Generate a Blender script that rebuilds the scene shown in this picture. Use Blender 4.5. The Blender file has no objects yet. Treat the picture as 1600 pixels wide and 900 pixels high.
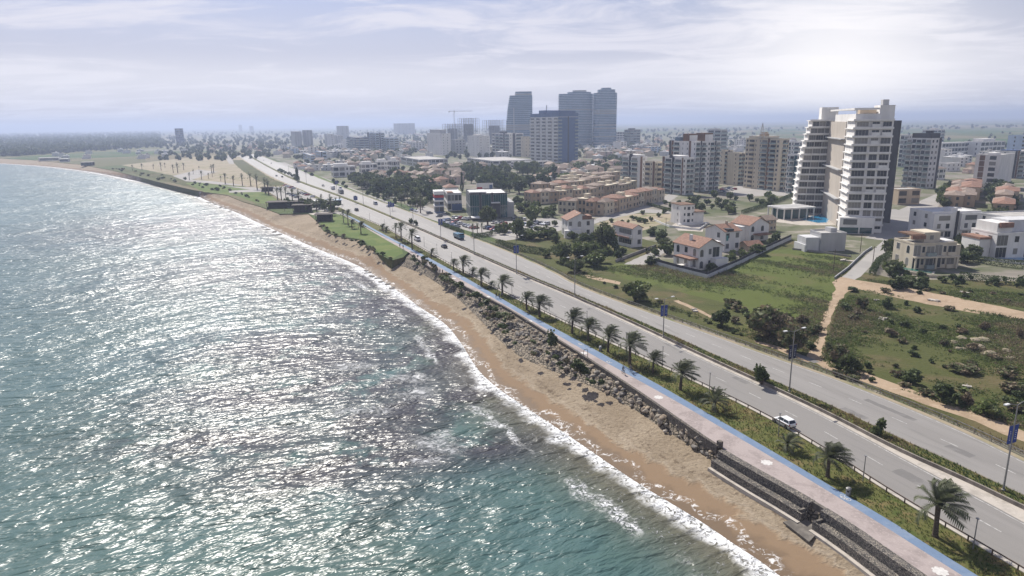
import bpy, bmesh, math, random
import numpy as np
from mathutils import Vector, Matrix
from mathutils.geometry import delaunay_2d_cdt
random.seed(7)
S = bpy.context.scene
COL = S.collection
PI = math.pi
# ------------------------------------------------------------------ camera
H, FPX, PIT, ROL = 50.0, 1067.0, math.radians(13.6), math.radians(0.8)
CR, SR = math.cos(ROL), math.sin(ROL)
CP, SP = math.cos(PIT), math.sin(PIT)

def at(x, y, z=0.0):
    """a point of the photograph turned into a place on the level z"""
    u, v = (x - 800) / FPX, (450 - y) / FPX
    a, b = u * CR + v * SR, -u * SR + v * CR
    r = (a, CP + b * SP, -SP + b * CP)
    t = (z - H) / r[2]
    return (r[0] * t, r[1] * t)

def proj(x, y, z):
    z -= H
    f = y * CP - z * SP
    b = (y * SP + z * CP) / f
    a = x / f
    return 800 + FPX * (a * CR - b * SR), 450 - FPX * (a * SR + b * CR)

def height(g, ytop):
    """height of a vertical edge standing at g whose top shows at ytop"""
    lo, hi = 0.0, 400.0
    for _ in range(40):
        m = (lo + hi) / 2
        if proj(g[0], g[1], m)[1] > ytop: lo = m
        else: hi = m
    return lo

cam = bpy.data.cameras.new('camera')
co = bpy.data.objects.new('camera', cam)
COL.objects.link(co)
S.camera = co
cam.sensor_width = 36
cam.lens = 36 * FPX / 1600
cam.clip_start, cam.clip_end = 1.0, 90000
rt = Vector((CR, -SR * SP, -SR * CP)); up = Vector((SR, CR * SP, CR * CP)); fw = Vector((0, CP, -SP))
co.matrix_world = Matrix(((rt.x, up.x, -fw.x, 0), (rt.y, up.y, -fw.y, 0), (rt.z, up.z, -fw.z, H), (0, 0, 0, 1)))
S.view_settings.view_transform = 'Standard'
S.view_settings.look = 'None'
S.view_settings.gamma = 1
S.view_settings.use_curve_mapping = False
S.view_settings.exposure = EXPOSURE = 0.5
S.cycles.use_denoising = True
S.cycles.max_bounces = 6
S.cycles.volume_bounces = 0
S.cycles.sample_clamp_indirect = 4
S.cycles.caustics_reflective = False
S.cycles.caustics_refractive = False
S.cycles.volume_max_steps = 32

# ------------------------------------------------------------------ light
SUN_AZ, SUN_EL = -22.0, 44.0      # azimuth from the view direction (+y), clockwise
sd = Vector((math.sin(math.radians(SUN_AZ)) * math.cos(math.radians(SUN_EL)),
             math.cos(math.radians(SUN_AZ)) * math.cos(math.radians(SUN_EL)), math.sin(math.radians(SUN_EL))))
sun = bpy.data.lights.new('sun', 'SUN')
sun.energy = 4.8
sun.angle = math.radians(0.5)
sun.color = (1.0, 0.95, 0.87)
so = bpy.data.objects.new('sun', sun)
COL.objects.link(so)
so.rotation_euler = sd.to_track_quat('Z', 'Y').to_euler()
so.location = (0, 0, 400)

class N:
    """small helper to write node trees"""
    def __init__(s, tree):
        s.t = tree; s.n = tree.nodes; s.l = tree.links; s.n.clear()
    def add(s, typ, ins=None, **kw):
        n = s.n.new(typ)
        for k, v in kw.items(): setattr(n, k, v)
        for k, v in (ins or {}).items(): s.put(n.inputs[k], v)
        return n
    def put(s, sock, v):
        if isinstance(v, bpy.types.NodeSocket): s.l.new(v, sock)
        elif isinstance(v, bpy.types.Node): s.l.new(v.outputs[0], sock)
        else: sock.default_value = (*v, 1) if isinstance(v, (tuple, list)) and len(v) == 3 and sock.type == 'RGBA' else v
    def math(s, op, a, b=0.0, c=0.0, clamp=False):
        n = s.n.new('ShaderNodeMath'); n.operation = op; n.use_clamp = clamp
        s.put(n.inputs[0], a); s.put(n.inputs[1], b); s.put(n.inputs[2], c)
        return n.outputs[0]
    def mix(s, f, a, b, op='MIX'):
        n = s.n.new('ShaderNodeMix'); n.data_type = 'RGBA'; n.blend_type = op
        s.put(n.inputs[0], f); s.put(n.inputs[6], a); s.put(n.inputs[7], b)
        return n.outputs[2]
    def noise(s, vec, scale, detail=3, rough=0.55, dist=0.0):
        n = s.n.new('ShaderNodeTexNoise')
        if vec is not None: s.put(n.inputs['Vector'], vec)
        n.inputs['Scale'].default_value = scale; n.inputs['Detail'].default_value = detail
        n.inputs['Roughness'].default_value = rough; n.inputs['Distortion'].default_value = dist
        return n.outputs[0]
    def step(s, v, a, b):
        n = s.n.new('ShaderNodeMapRange'); n.clamp = True; n.interpolation_type = 'SMOOTHSTEP'
        s.put(n.inputs[0], v); s.put(n.inputs[1], a); s.put(n.inputs[2], b)
        return n.outputs[0]
    def geo(s): return s.n.new('ShaderNodeNewGeometry').outputs['Position']
    def attr(s, name):
        n = s.n.new('ShaderNodeAttribute'); n.attribute_name = name
        return n.outputs['Fac']
    def vmap(s, vec, scale=(1, 1, 1), rot=0.0, loc=(0, 0, 0)):
        n = s.n.new('ShaderNodeMapping'); s.put(n.inputs[0], vec)
        n.inputs['Scale'].default_value = scale; n.inputs['Rotation'].default_value = (0, 0, rot); n.inputs['Location'].default_value = loc
        return n.outputs[0]
    def along(s, vec, ang, sx):
        """coordinates stretched along the direction ang by 1/sx"""
        return s.vmap(s.vmap(vec, (1, 1, 1), -ang), (sx, 1, 1))
    def bump(s, h, strength=1.0, dist=1.0):
        n = s.n.new('ShaderNodeBump'); s.put(n.inputs['Height'], h)
        n.inputs['Strength'].default_value = strength; n.inputs['Distance'].default_value = dist
        return n.outputs[0]

W = bpy.data.worlds.new('World')
S.world = W
W.use_nodes = True
w = N(W.node_tree)
sky = w.add('ShaderNodeTexSky', sky_type='NISHITA', sun_disc=False, sun_elevation=math.radians(SUN_EL), sun_rotation=math.radians(SUN_AZ),
            air_density=1.0, dust_density=1.6, ozone_density=1.5, altitude=0)
tc = w.add('ShaderNodeTexCoord').outputs['Generated']
sep = w.add('ShaderNodeSeparateXYZ', {0: tc})
zz = w.math('ADD', w.math('MAXIMUM', sep.outputs[2], 0.0), 0.08)
pl = w.add('ShaderNodeCombineXYZ', {0: w.math('DIVIDE', sep.outputs[0], zz), 1: w.math('DIVIDE', sep.outputs[1], zz)}).outputs[0]
c1 = w.noise(w.vmap(pl, (1.0, 1.4, 1), 0.5), 0.9, 7, 0.62, 0.6)
c2 = w.noise(w.vmap(pl, (0.5, 1.1, 1), 0.2, (4.3, 1.7, 0)), 0.35, 3, 0.5)
cl = w.step(w.math('ADD', w.math('MULTIPLY', c1, 0.65), w.math('MULTIPLY', c2, 0.45)), 0.515, 0.65)
el = sep.outputs[2]
veil = w.math('SUBTRACT', 1.0, w.step(el, 0.06, 0.26))          # a thin high haze that thickens to the horizon
band = w.math('MULTIPLY', w.step(el, 0.0, 0.055), w.math('SUBTRACT', 1.0, w.step(el, 0.055, 0.10)))
gl = w.add('ShaderNodeVectorMath', {0: tc, 1: Vector(((1290 - 800) / FPX, 1.0, 0.05)).normalized()}, operation='DOT_PRODUCT').outputs['Value']
glow = w.math('POWER', w.math('MAXIMUM', gl, 0.0), 110.0)           # soft round glow low down, painted into the sky colour
sky_c = w.mix(1.0, sky.outputs[0], (0.50, 0.56, 0.80), 'MULTIPLY')
base = w.mix(w.math('MULTIPLY', veil, 0.80), sky_c, (6.3, 6.3, 7.3))
base = w.mix(w.math('MULTIPLY', cl, 0.85), base, (7.9, 7.8, 8.6))
base = w.mix(w.math('MULTIPLY', band, 0.55), base, (8.6, 8.5, 9.0))
base = w.mix(w.math('MULTIPLY', glow, 0.75), base, (12.0, 11.6, 11.2))
bg = w.add('ShaderNodeBackground', {0: base, 1: 0.074})
w.add('ShaderNodeOutputWorld', {0: bg})

# ------------------------------------------------------------------ materials
MATS = {}
def mat(name, col, rough=0.7, var=0.0, scale=1.0, col2=None, spec=0.3, metal=0.0, bump=0.0, bscale=None, streak=False):
    """plain surface whose colour varies through object-space noise"""
    if name in MATS: return MATS[name]
    m = bpy.data.materials.new(name); m.use_nodes = True
    n = N(m.node_tree)
    p = n.add('ShaderNodeBsdfPrincipled', {'Roughness': rough, 'Metallic': metal, 'Specular IOR Level': spec})
    g = n.geo()
    if var > 0 or col2:
        v = n.vmap(g, (1, 1, 0.25)) if streak else g
        f = n.noise(v, scale, 5, 0.6)
        c2 = col2 or tuple(c * (1 - var) for c in col)
        n.put(p.inputs['Base Color'], n.mix(n.step(f, 0.33, 0.67), col, c2))
    else:
        p.inputs['Base Color'].default_value = (*col, 1)
    if bump > 0:
        n.put(p.inputs['Normal'], n.bump(n.noise(g, bscale or scale * 4, 4, 0.6), 1.0, bump))
    n.add('ShaderNodeOutputMaterial', {0: p})
    MATS[name] = m
    return m

def ground_mat(name, cols, scales, rough=0.9, bump=0.0, bscale=2.0, stretch=None):
    """cols[0] is the base; every further colour lies over it where noise of its scale is high"""
    m = bpy.data.materials.new(name); m.use_nodes = True
    n = N(m.node_tree)
    p = n.add('ShaderNodeBsdfPrincipled', {'Roughness': rough, 'Specular IOR Level': 0.15})
    g = n.geo()
    if stretch: gg = n.along(g, stretch[1], stretch[0])
    else: gg = g
    c = cols[0]
    for i, (cc, sc) in enumerate(zip(cols[1:], scales)):
        sc, lo, hi = sc
        f = n.noise(n.vmap(gg, (1, 1, 1), 0.3 * i, (i * 37.1, i * 11.3, 0)), sc, 6, 0.62, 0.3)
        c = n.mix(n.step(f, lo, hi), c, cc)
    n.put(p.inputs['Base Color'], c)
    if bump > 0: n.put(p.inputs['Normal'], n.bump(n.noise(g, bscale, 5, 0.65), 1.0, bump))
    n.add('ShaderNodeOutputMaterial', {0: p})
    MATS[name] = m
    return m

# ------------------------------------------------------------------ mesh building
class MB:
    def __init__(s): s.v = []; s.f = []; s.m = []
    def face(s, pts, mi=0):
        i = len(s.v); s.v += [tuple(p) for p in pts]; s.f.append(tuple(range(i, i + len(pts)))); s.m.append(mi)
    def box(s, c, d, mi=0, rz=0.0, bottom=True):
        """box of size d whose bottom centre is c"""
        x, y, z = c; a, b, h = d[0] / 2, d[1] / 2, d[2]
        cs, sn = math.cos(rz), math.sin(rz)
        q = [(x + i * cs - j * sn, y + i * sn + j * cs) for i, j in ((-a, -b), (a, -b), (a, b), (-a, b))]
        k = len(s.v)
        s.v += [(*p, z) for p in q] + [(*p, z + h) for p in q]
        fs = [(0, 1, 5, 4), (1, 2, 6, 5), (2, 3, 7, 6), (3, 0, 4, 7), (4, 5, 6, 7)] + ([(3, 2, 1, 0)] if bottom else [])
        for f in fs: s.f.append(tuple(k + i for i in f)); s.m.append(mi)
    def bx(s, x0, x1, y0, y1, z0, z1, mi=0):
        s.box(((x0 + x1) / 2, (y0 + y1) / 2, z0), (x1 - x0, y1 - y0, z1 - z0), mi)
    def tube(s, pts, rads, n=8, mi=0, cap=True):
        k0 = len(s.v); pts = [Vector(p) for p in pts]
        for i, p in enumerate(pts):
            d = (pts[min(i + 1, len(pts) - 1)] - pts[max(i - 1, 0)]).normalized()
            a = d.orthogonal() if abs(d.z) < 0.95 else Vector((1, 0, 0))
            a = (a - d * a.dot(d)).normalized(); b = d.cross(a)
            r = rads[i] if isinstance(rads, (list, tuple)) else rads
            for j in range(n):
                t = 2 * PI * j / n
                s.v.append(tuple(p + a * math.cos(t) * r + b * math.sin(t) * r))
        for i in range(len(pts) - 1):
            for j in range(n):
                q = k0 + i * n; j2 = (j + 1) % n
                s.f.append((q + j, q + j2, q + n + j2, q + n + j)); s.m.append(mi)
        if cap:
            s.f.append(tuple(k0 + j for j in range(n))[::-1]); s.m.append(mi)
            q = k0 + (len(pts) - 1) * n
            s.f.append(tuple(q + j for j in range(n))); s.m.append(mi)
    def lathe(s, prof, c=(0, 0, 0), n=12, mi=0):
        k0 = len(s.v)
        for r, z in prof:
            for j in range(n):
                t = 2 * PI * j / n
                s.v.append((c[0] + r * math.cos(t), c[1] + r * math.sin(t), c[2] + z))
        for i in range(len(prof) - 1):
            for j in range(n):
                q = k0 + i * n; j2 = (j + 1) % n
                s.f.append((q + j, q + j2, q + n + j2, q + n + j)); s.m.append(mi)
        s.f.append(tuple(k0 + (len(prof) - 1) * n + j for j in range(n))); s.m.append(mi)
    def prism(s, poly, z0, z1, mi=0, top=None):
        """polygon (counter-clockwise) raised from z0 to z1"""
        n = len(poly); k = len(s.v)
        s.v += [(p[0], p[1], z0) for p in poly] + [(p[0], p[1], z1) for p in poly]
        for i in range(n):
            j = (i + 1) % n; s.f.append((k + i, k + j, k + n + j, k + n + i)); s.m.append(mi)
        s.f.append(tuple(k + n + i for i in range(n))); s.m.append(mi if top is None else top)
        s.f.append(tuple(k + i for i in range(n))[::-1]); s.m.append(mi)
    def gable(s, x0, x1, y0, y1, z, h, ov=0.4, axis='x', mi=0, mw=1):
        """pitched roof with its ridge along axis, eaves overhanging by ov; gable ends get mw"""
        if axis == 'x':
            P = lambda a, b, c: (a, b, c)
            a0, a1, b0, b1 = x0, x1, y0, y1
        else:
            P = lambda a, b, c: (b, a, c)
            a0, a1, b0, b1 = y0, y1, x0, x1
        bm_ = (b0 + b1) / 2; sl = h / (bm_ - b0); t = 0.18
        A, B = a0 - ov, a1 + ov
        e = z - ov * sl
        for b_e, b_m in ((b0 - ov, bm_), (b1 + ov, bm_)):
            s.face([P(A, b_e, e + t), P(B, b_e, e + t), P(B, b_m, z + h + t), P(A, b_m, z + h + t)], mi)
            s.face([P(A, b_e, e), P(B, b_e, e), P(B, b_m, z + h), P(A, b_m, z + h)], mi)
            s.face([P(A, b_e, e), P(B, b_e, e), P(B, b_e, e + t), P(A, b_e, e + t)], mi)
            for a in (A, B): s.face([P(a, b_e, e), P(a, b_m, z + h), P(a, b_m, z + h + t), P(a, b_e, e + t)], mi)
        for a in (a0, a1): s.face([P(a, b0, z), P(a, b1, z), P(a, bm_, z + h - 0.01)], mw)
    def hip(s, x0, x1, y0, y1, z, h, ov=0.4, mi=0):
        x0 -= ov; x1 += ov; y0 -= ov; y1 += ov
        d = min(x1 - x0, y1 - y0) / 2
        if x1 - x0 >= y1 - y0: r0, r1 = (x0 + d, (y0 + y1) / 2, z + h), (x1 - d, (y0 + y1) / 2, z + h)
        else: r0, r1 = ((x0 + x1) / 2, y0 + d, z + h), ((x0 + x1) / 2, y1 - d, z + h)
        c = [(x0, y0, z), (x1, y0, z), (x1, y1, z), (x0, y1, z)]
        if x1 - x0 >= y1 - y0: fs = [(c[0], c[1], r1, r0), (c[1], c[2], r1), (c[2], c[3], r0, r1), (c[3], c[0], r0)]
        else: fs = [(c[0], c[1], r0), (c[1], c[2], r1, r0), (c[2], c[3], r1), (c[3], c[0], r0, r1)]
        for f in fs: s.face(f, mi)
        s.bx(x0, x1, y0, y1, z - 0.15, z - 0.002, mi)
    def add(s, o, loc=(0, 0, 0), rz=0.0, sc=1.0):
        k = len(s.v); c, n = math.cos(rz), math.sin(rz)
        s.v += [(loc[0] + (x * c - y * n) * sc, loc[1] + (x * n + y * c) * sc, loc[2] + z * sc) for x, y, z in o.v]
        s.f += [tuple(k + i for i in f) for f in o.f]; s.m += o.m
    def mesh(s, name, mats, smooth=False):
        me = bpy.data.meshes.new(name)
        me.from_pydata(s.v, [], s.f)
        for m in (mats if isinstance(mats, (list, tuple)) else [mats]): me.materials.append(m)
        me.polygons.foreach_set('material_index', s.m)
        if smooth: me.polygons.foreach_set('use_smooth', [True] * len(s.f))
        me.update()
        return me
    def build(s, name, mats, parent=None, smooth=False, loc=None, rz=0.0):
        return put(name, s.mesh(name, mats, smooth), parent, loc, rz)

def put(name, me, parent=None, loc=None, rz=0.0):
    o = bpy.data.objects.new(name, me)
    COL.objects.link(o)
    if parent: o.parent = parent
    if loc: o.location = loc
    o.rotation_euler = (0, 0, rz)
    return o

def tag(o, label=None, cat=None, group=None, kind=None):
    if label: o['label'] = label
    if cat: o['category'] = cat
    if group: o['group'] = group
    if kind: o['kind'] = kind
    return o

def thing(name, label, cat, loc, rz=0.0, group=None):
    o = put(name, None, None, loc, rz)
    o.empty_display_size = 0.3
    return tag(o, label, cat, group)

def kids(o): return [c for c in KIDS.get(o.name, [])] if False else list(o.children)

def copy_tree(o, loc=None, rz=None, sc=None, label=None, group=None, parent=None):
    c = o.copy(); COL.objects.link(c)
    if parent: c.parent = parent
    if loc is not None: c.location = loc
    if rz is not None: c.rotation_euler = (0, 0, rz)
    if sc is not None: c.scale = (sc, sc, sc) if not isinstance(sc, tuple) else sc
    if label: c['label'] = label
    if group: c['group'] = group
    for ch in TREE.get(o.name, ()): copy_tree(ch, parent=c)
    return c
TREE = {}
def proto(o):
    """remember the children of a finished thing, for quick copying"""
    TREE[o.name] = list(o.children)
    for c in o.children: proto(c)
    return o

def smooth_line(pts, it=2):
    pts = [tuple(p) for p in pts]
    for _ in range(it):
        q = [pts[0]]
        for a, b in zip(pts[:-1], pts[1:]):
            q.append((a[0] * .75 + b[0] * .25, a[1] * .75 + b[1] * .25)); q.append((a[0] * .25 + b[0] * .75, a[1] * .25 + b[1] * .75))
        q.append(pts[-1]); pts = q
    return pts
def line(px, z=0.0, it=2): return smooth_line([at(x, y, z) for x, y in px], it)
def ext(L, d=70):
    """carry a line on beyond the near edge of the picture"""
    a, b = L[0], L[min(3, len(L) - 1)]; q = math.hypot(a[0] - b[0], a[1] - b[1])
    return [(a[0] + (a[0] - b[0]) / q * d, a[1] + (a[1] - b[1]) / q * d)] + L
def resample(pts, step):
    out = [pts[0]]; acc = 0.0
    for a, b in zip(pts[:-1], pts[1:]):
        L = math.hypot(b[0] - a[0], b[1] - a[1])
        if L < 1e-9: continue
        t = step - acc
        while t <= L:
            out.append((a[0] + (b[0] - a[0]) * t / L, a[1] + (b[1] - a[1]) * t / L)); t += step
        acc = L - (t - step)
    return out
def offset(pts, d):
    """shift a line to its right by d"""
    out = []
    for i, p in enumerate(pts):
        a = pts[max(i - 1, 0)]; b = pts[min(i + 1, len(pts) - 1)]
        L = math.hypot(b[0] - a[0], b[1] - a[1]) or 1
        out.append((p[0] + (b[1] - a[1]) / L * d, p[1] - (b[0] - a[0]) / L * d))
    return out
def inside(p, poly):
    x, y = p; r = False
    for (x0, y0), (x1, y1) in zip(poly, poly[1:] + poly[:1]):
        if (y0 > y) != (y1 > y) and x < (x1 - x0) * (y - y0) / (y1 - y0) + x0: r = not r
    return r
def tessellate(poly):
    v = [Vector(p) for p in poly]
    r = delaunay_2d_cdt(v, [], [list(range(len(v)))], 1, 1e-4)
    return [(p.x, p.y) for p in r[0]], r[2]
def sheet(name, poly, z, m, kind='structure', thick=0.0):
    vs, fs = tessellate(poly)
    b = MB(); b.v = [(x, y, z) for x, y in vs]; b.f = []
    for f in fs:
        a = sum(vs[f[i]][0] * vs[f[(i + 1) % len(f)]][1] - vs[f[(i + 1) % len(f)]][0] * vs[f[i]][1] for i in range(len(f)))
        b.f.append(tuple(f) if a > 0 else tuple(f)[::-1])
    b.m = [0] * len(b.f)
    if thick:
        n = len(poly)
        for i in range(n):
            p, q = poly[i], poly[(i + 1) % n]
            b.face([(*p, z - thick), (*q, z - thick), (*q, z), (*p, z)])
    o = b.build(name, m)
    tag(o, kind=kind)
    return o
def rough_edge(poly, amp, step):
    """break a clean outline up"""
    out = []
    for a, b in zip(poly, poly[1:] + poly[:1]):
        L = math.hypot(b[0] - a[0], b[1] - a[1]); n = max(1, int(L / step))
        for i in range(n):
            t = i / n
            k = amp if i else 0
            out.append((a[0] + (b[0] - a[0]) * t + random.uniform(-k, k), a[1] + (b[1] - a[1]) * t + random.uniform(-k, k)))
    return out
def patch(name, px, z, m, amp=0.0, step=3.0, kind='structure'):
    p = [at(*q) for q in px]
    if amp: p = rough_edge(p, amp, step)
    return sheet(name, p, z, m, kind)
# ------------------------------------------------------------------ lines of the place (picked on the photograph, laid on the ground)
SEA = -4.5
wall_px = [(1660, 1046), (1520, 948), (1447, 900), (1300, 796), (1133, 705), (1067, 660), (1000, 613), (900, 548), (800, 486), (782, 476), (729, 449), (691, 430), (655, 406.5), (638, 394)]
WALL = ext(line(wall_px))
PROM_L = WALL + line([(624, 386.5), (601, 373.6), (569, 354.7), (550, 342), (527, 332)], 0, 1)
PB = ext(line([(1660, 998), (1500, 897.5), (1450, 866), (1400, 834), (1300, 771), (1200, 711), (1133, 671.8), (1067, 633), (1010, 601), (955, 571), (873, 525), (800, 483), (733, 443.5), (690, 420), (650, 396), (612, 376)]))
BG = ext(line([(1690, 1000), (1528, 900), (1440, 846), (1400, 819), (1300, 760.8), (1200, 701), (1133, 662), (1071, 625.5), (1027, 600), (920, 541), (844, 501), (800, 476), (733, 437), (700, 419), (649, 391.5), (620, 376.5), (588, 360), (559.5, 343.5), (531, 331)]))
R1L = ext(line([(1720, 963), (1600, 891), (1400, 774), (1300, 708), (1200, 650), (1100, 601.5), (1000, 555), (878, 501), (800, 463), (715, 419.5), (649, 382), (604, 356), (560, 338), (520, 318), (490, 304), (459, 291), (421, 275), (380, 249), (374, 244)]))
R1R = ext(line([(1720, 878), (1600, 817), (1550, 789), (1475, 751), (1300, 656), (1200, 608), (1100, 563), (1000, 514), (900, 468), (809, 430), (700, 380.5), (650, 357.5), (540, 311), (470, 287), (436, 271), (391, 246), (384, 242)]))
MW = ext(line([(1720, 852), (1600, 797), (1500, 748), (1400, 704), (1300, 651), (1200, 604), (1100, 558.5), (1000, 510.5), (900, 465.5), (809, 428), (700, 379), (650, 356.3), (540, 310.3), (470, 286.4), (436, 270.5), (391, 245.6), (385, 242)]))
R2L = ext(line([(1720, 833), (1600, 776), (1550, 753), (1500, 729), (1400, 684), (1300, 635), (1240, 610), (1100, 548), (1036, 518.5), (898, 460), (809, 424), (700, 376), (650, 354), (540, 308), (470, 284), (436, 268.5), (391, 243.5), (388, 241.5)]))
R2R = ext(line([(1720, 778), (1600, 721), (1500, 672), (1400, 630), (1300, 590), (1200, 556), (1100, 519), (1000, 484), (900, 447), (857, 421), (783, 389), (728, 368), (672, 345), (645, 333.5), (592, 314.5), (540, 296), (517, 287), (470, 268), (430, 252.5), (404, 242), (401, 240.5)]))
BEACH_TOP = [at(x, y, -2.4) for x, y in [(1700, 1160), (1520, 1010), (1373, 900), (1307, 851), (1282, 833), (1250, 807), (1200, 772), (1117, 724), (1072, 691), (1025, 663), (989, 636), (909, 594), (844, 570), (800, 547), (755, 500), (704, 455), (649, 420), (613, 412)]]
far_top_px = [(630, 402), (612, 407), (588, 395), (561, 374), (540, 371), (522, 367), (505, 360), (497, 347), (482, 334), (437, 334), (405, 322), (380, 315), (355, 305), (302, 297), (250, 285), (175, 266), (125, 257), (50, 250), (0, 247.5), (-150, 244), (-500, 245), (-1200, 262)]
FAR_TOP = [at(*p) for p in far_top_px]
water_px = [(1700, 1240), (1500, 1090), (1400, 1020), (1300, 955), (1240, 915), (1215, 897), (1185, 874), (1150, 852), (1100, 817), (1050, 787), (1000, 757), (950, 723), (900, 688), (850, 655), (800, 622), (765, 597), (742, 572), (724, 540), (697, 505), (660, 483), (627, 458), (593, 435), (560, 414), (493, 388), (455, 371), (418, 355), (380, 337), (375, 334), (325, 315), (300, 301), (250, 290), (200, 280), (150, 269.5), (75, 260), (0, 255), (-150, 250.5), (-500, 250), (-1200, 268)]
WATER = [at(x, y, SEA) for x, y in water_px]
WATER_S = smooth_line(WATER, 2)

# ------------------------------------------------------------------ ground materials
asphalt = ground_mat('asphalt', [(0.225, 0.213, 0.198), (0.265, 0.252, 0.235), (0.19, 0.181, 0.169)], [(0.06, 0.42, 0.62), (0.9, 0.5, 0.75)], 0.62, 0.004, 8, (0.07, math.radians(112.4)))
paver_pink = ground_mat('pink_paving', [(0.345, 0.295, 0.278), (0.27, 0.23, 0.217), (0.39, 0.335, 0.312)], [(0.25, 0.45, 0.6), (2.5, 0.5, 0.7)], 0.85)
paver_blue = ground_mat('blue_paint', [(0.145, 0.205, 0.30), (0.19, 0.24, 0.32), (0.12, 0.17, 0.25)], [(0.3, 0.45, 0.65), (2.0, 0.5, 0.75)], 0.75)
concrete_m = ground_mat('pale_concrete', [(0.44, 0.40, 0.35), (0.33, 0.30, 0.26), (0.5, 0.46, 0.41)], [(0.4, 0.45, 0.65), (1.5, 0.55, 0.75)], 0.9, 0.01, 3)
verge_soil = ground_mat('verge_soil', [(0.10, 0.105, 0.032), (0.16, 0.125, 0.055), (0.06, 0.085, 0.02)], [(0.35, 0.48, 0.66), (0.5, 0.5, 0.7)], 0.95, 0.1, 3)
lawn_m = ground_mat('lawn', [(0.085, 0.125, 0.028), (0.12, 0.15, 0.04), (0.16, 0.15, 0.06)], [(0.08, 0.45, 0.6), (0.25, 0.55, 0.72)], 0.95, 0.05, 3)
field_m = ground_mat('field', [(0.072, 0.080, 0.024), (0.115, 0.095, 0.045), (0.05, 0.055, 0.02), (0.095, 0.105, 0.028)], [(0.045, 0.47, 0.62), (0.09, 0.52, 0.68), (0.03, 0.56, 0.7)], 0.95, 0.25, 1.2)
meadow_m = ground_mat('meadow', [(0.085, 0.105, 0.024), (0.115, 0.105, 0.042), (0.06, 0.075, 0.02)], [(0.05, 0.5, 0.66), (0.12, 0.52, 0.68)], 0.95, 0.2, 1.5)
dirt_m = ground_mat('bare_earth', [(0.36, 0.27, 0.185), (0.29, 0.215, 0.145), (0.42, 0.33, 0.24)], [(0.15, 0.46, 0.64), (0.8, 0.52, 0.7)], 0.95, 0.08, 2)
lot_m = ground_mat('dry_lot', [(0.31, 0.26, 0.185), (0.24, 0.215, 0.13), (0.16, 0.17, 0.07)], [(0.05, 0.48, 0.62), (0.11, 0.54, 0.68)], 0.95, 0.1, 1)
urban_m = ground_mat('town_ground', [(0.20, 0.18, 0.15), (0.125, 0.13, 0.075), (0.28, 0.25, 0.21), (0.085, 0.10, 0.045)], [(0.018, 0.42, 0.56), (0.05, 0.52, 0.66), (0.03, 0.5, 0.62)], 0.95)
street_m = ground_mat('street', [(0.30, 0.285, 0.265), (0.35, 0.33, 0.305)], [(0.05, 0.45, 0.65)], 0.9)
sand_dry = None

# farmland: big fields, each its own colour, crossed by paler noise
m = bpy.data.materials.new('farmland'); m.use_nodes = True
n = N(m.node_tree)
p = n.add('ShaderNodeBsdfPrincipled', {'Roughness': 0.95, 'Specular IOR Level': 0.1})
g = n.geo()
vo = n.add('ShaderNodeTexVoronoi', {'Vector': n.vmap(g, (1.0, 0.55, 1), 0.35), 'Scale': 0.0045})
sp = n.add('ShaderNodeSeparateColor', {0: vo.outputs['Color']})
c = n.mix(n.step(sp.outputs[0], 0.25, 0.45), (0.075, 0.095, 0.032), (0.17, 0.145, 0.085))
c = n.mix(n.step(sp.outputs[1], 0.55, 0.7), c, (0.05, 0.09, 0.025))
c = n.mix(n.step(n.noise(g, 0.008, 5, 0.6), 0.45, 0.7), c, (0.125, 0.12, 0.062))
n.put(p.inputs['Base Color'], c)
n.add('ShaderNodeOutputMaterial', {0: p})
farmland = m

# ------------------------------------------------------------------ ground: one sheet reaching the horizon
FARX = 26000
coast = WALL + FAR_TOP
ring = [(-FARX, FAR_TOP[-1][1]), (-FARX, FARX), (FARX, FARX), (FARX, -120), (WALL[0][0] + 30, -120)]
sheet('ground', coast + ring, 0.0, farmland)
patch('town_ground', [(2300, 1110), (1720, 840), (1200, 570), (900, 430), (700, 340), (540, 292), (470, 263), (415, 244), (380, 236), (100, 236), (60, 222), (260, 214), (500, 209), (800, 205), (1150, 212), (1500, 226), (1750, 245), (2300, 275)], 0.004, urban_m)

# the promenade, verge and roads: every layer a few millimetres above the one below
E_ = lambda a, b: a + b[::-1]
sheet('promenade', E_(PROM_L, PB), 0.030, paver_pink)
sheet('cycle_path', E_(PB, BG[:len(BG)]), 0.034, paver_blue)
KERB = offset(R1L, -0.55)
sheet('verge', E_(BG, KERB), 0.020, verge_soil)
sheet('kerb', E_(KERB, offset(R1L, -0.02)), 0.11, concrete_m, thick=0.1)
sheet('road', E_(R1L, R1R), 0.024, asphalt)
sheet('gutter', E_(R1R, offset(MW, -0.1)), 0.05, concrete_m, thick=0.05)
sheet('median_soil', E_(MW, R2L), 0.30, verge_soil, thick=0.3)
sheet('road.001', E_(R2L, R2R), 0.024, asphalt)
sheet('shoulder', E_(offset(R2R, 0.02), offset(R2R, 1.0)), 0.018, lot_m)

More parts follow.
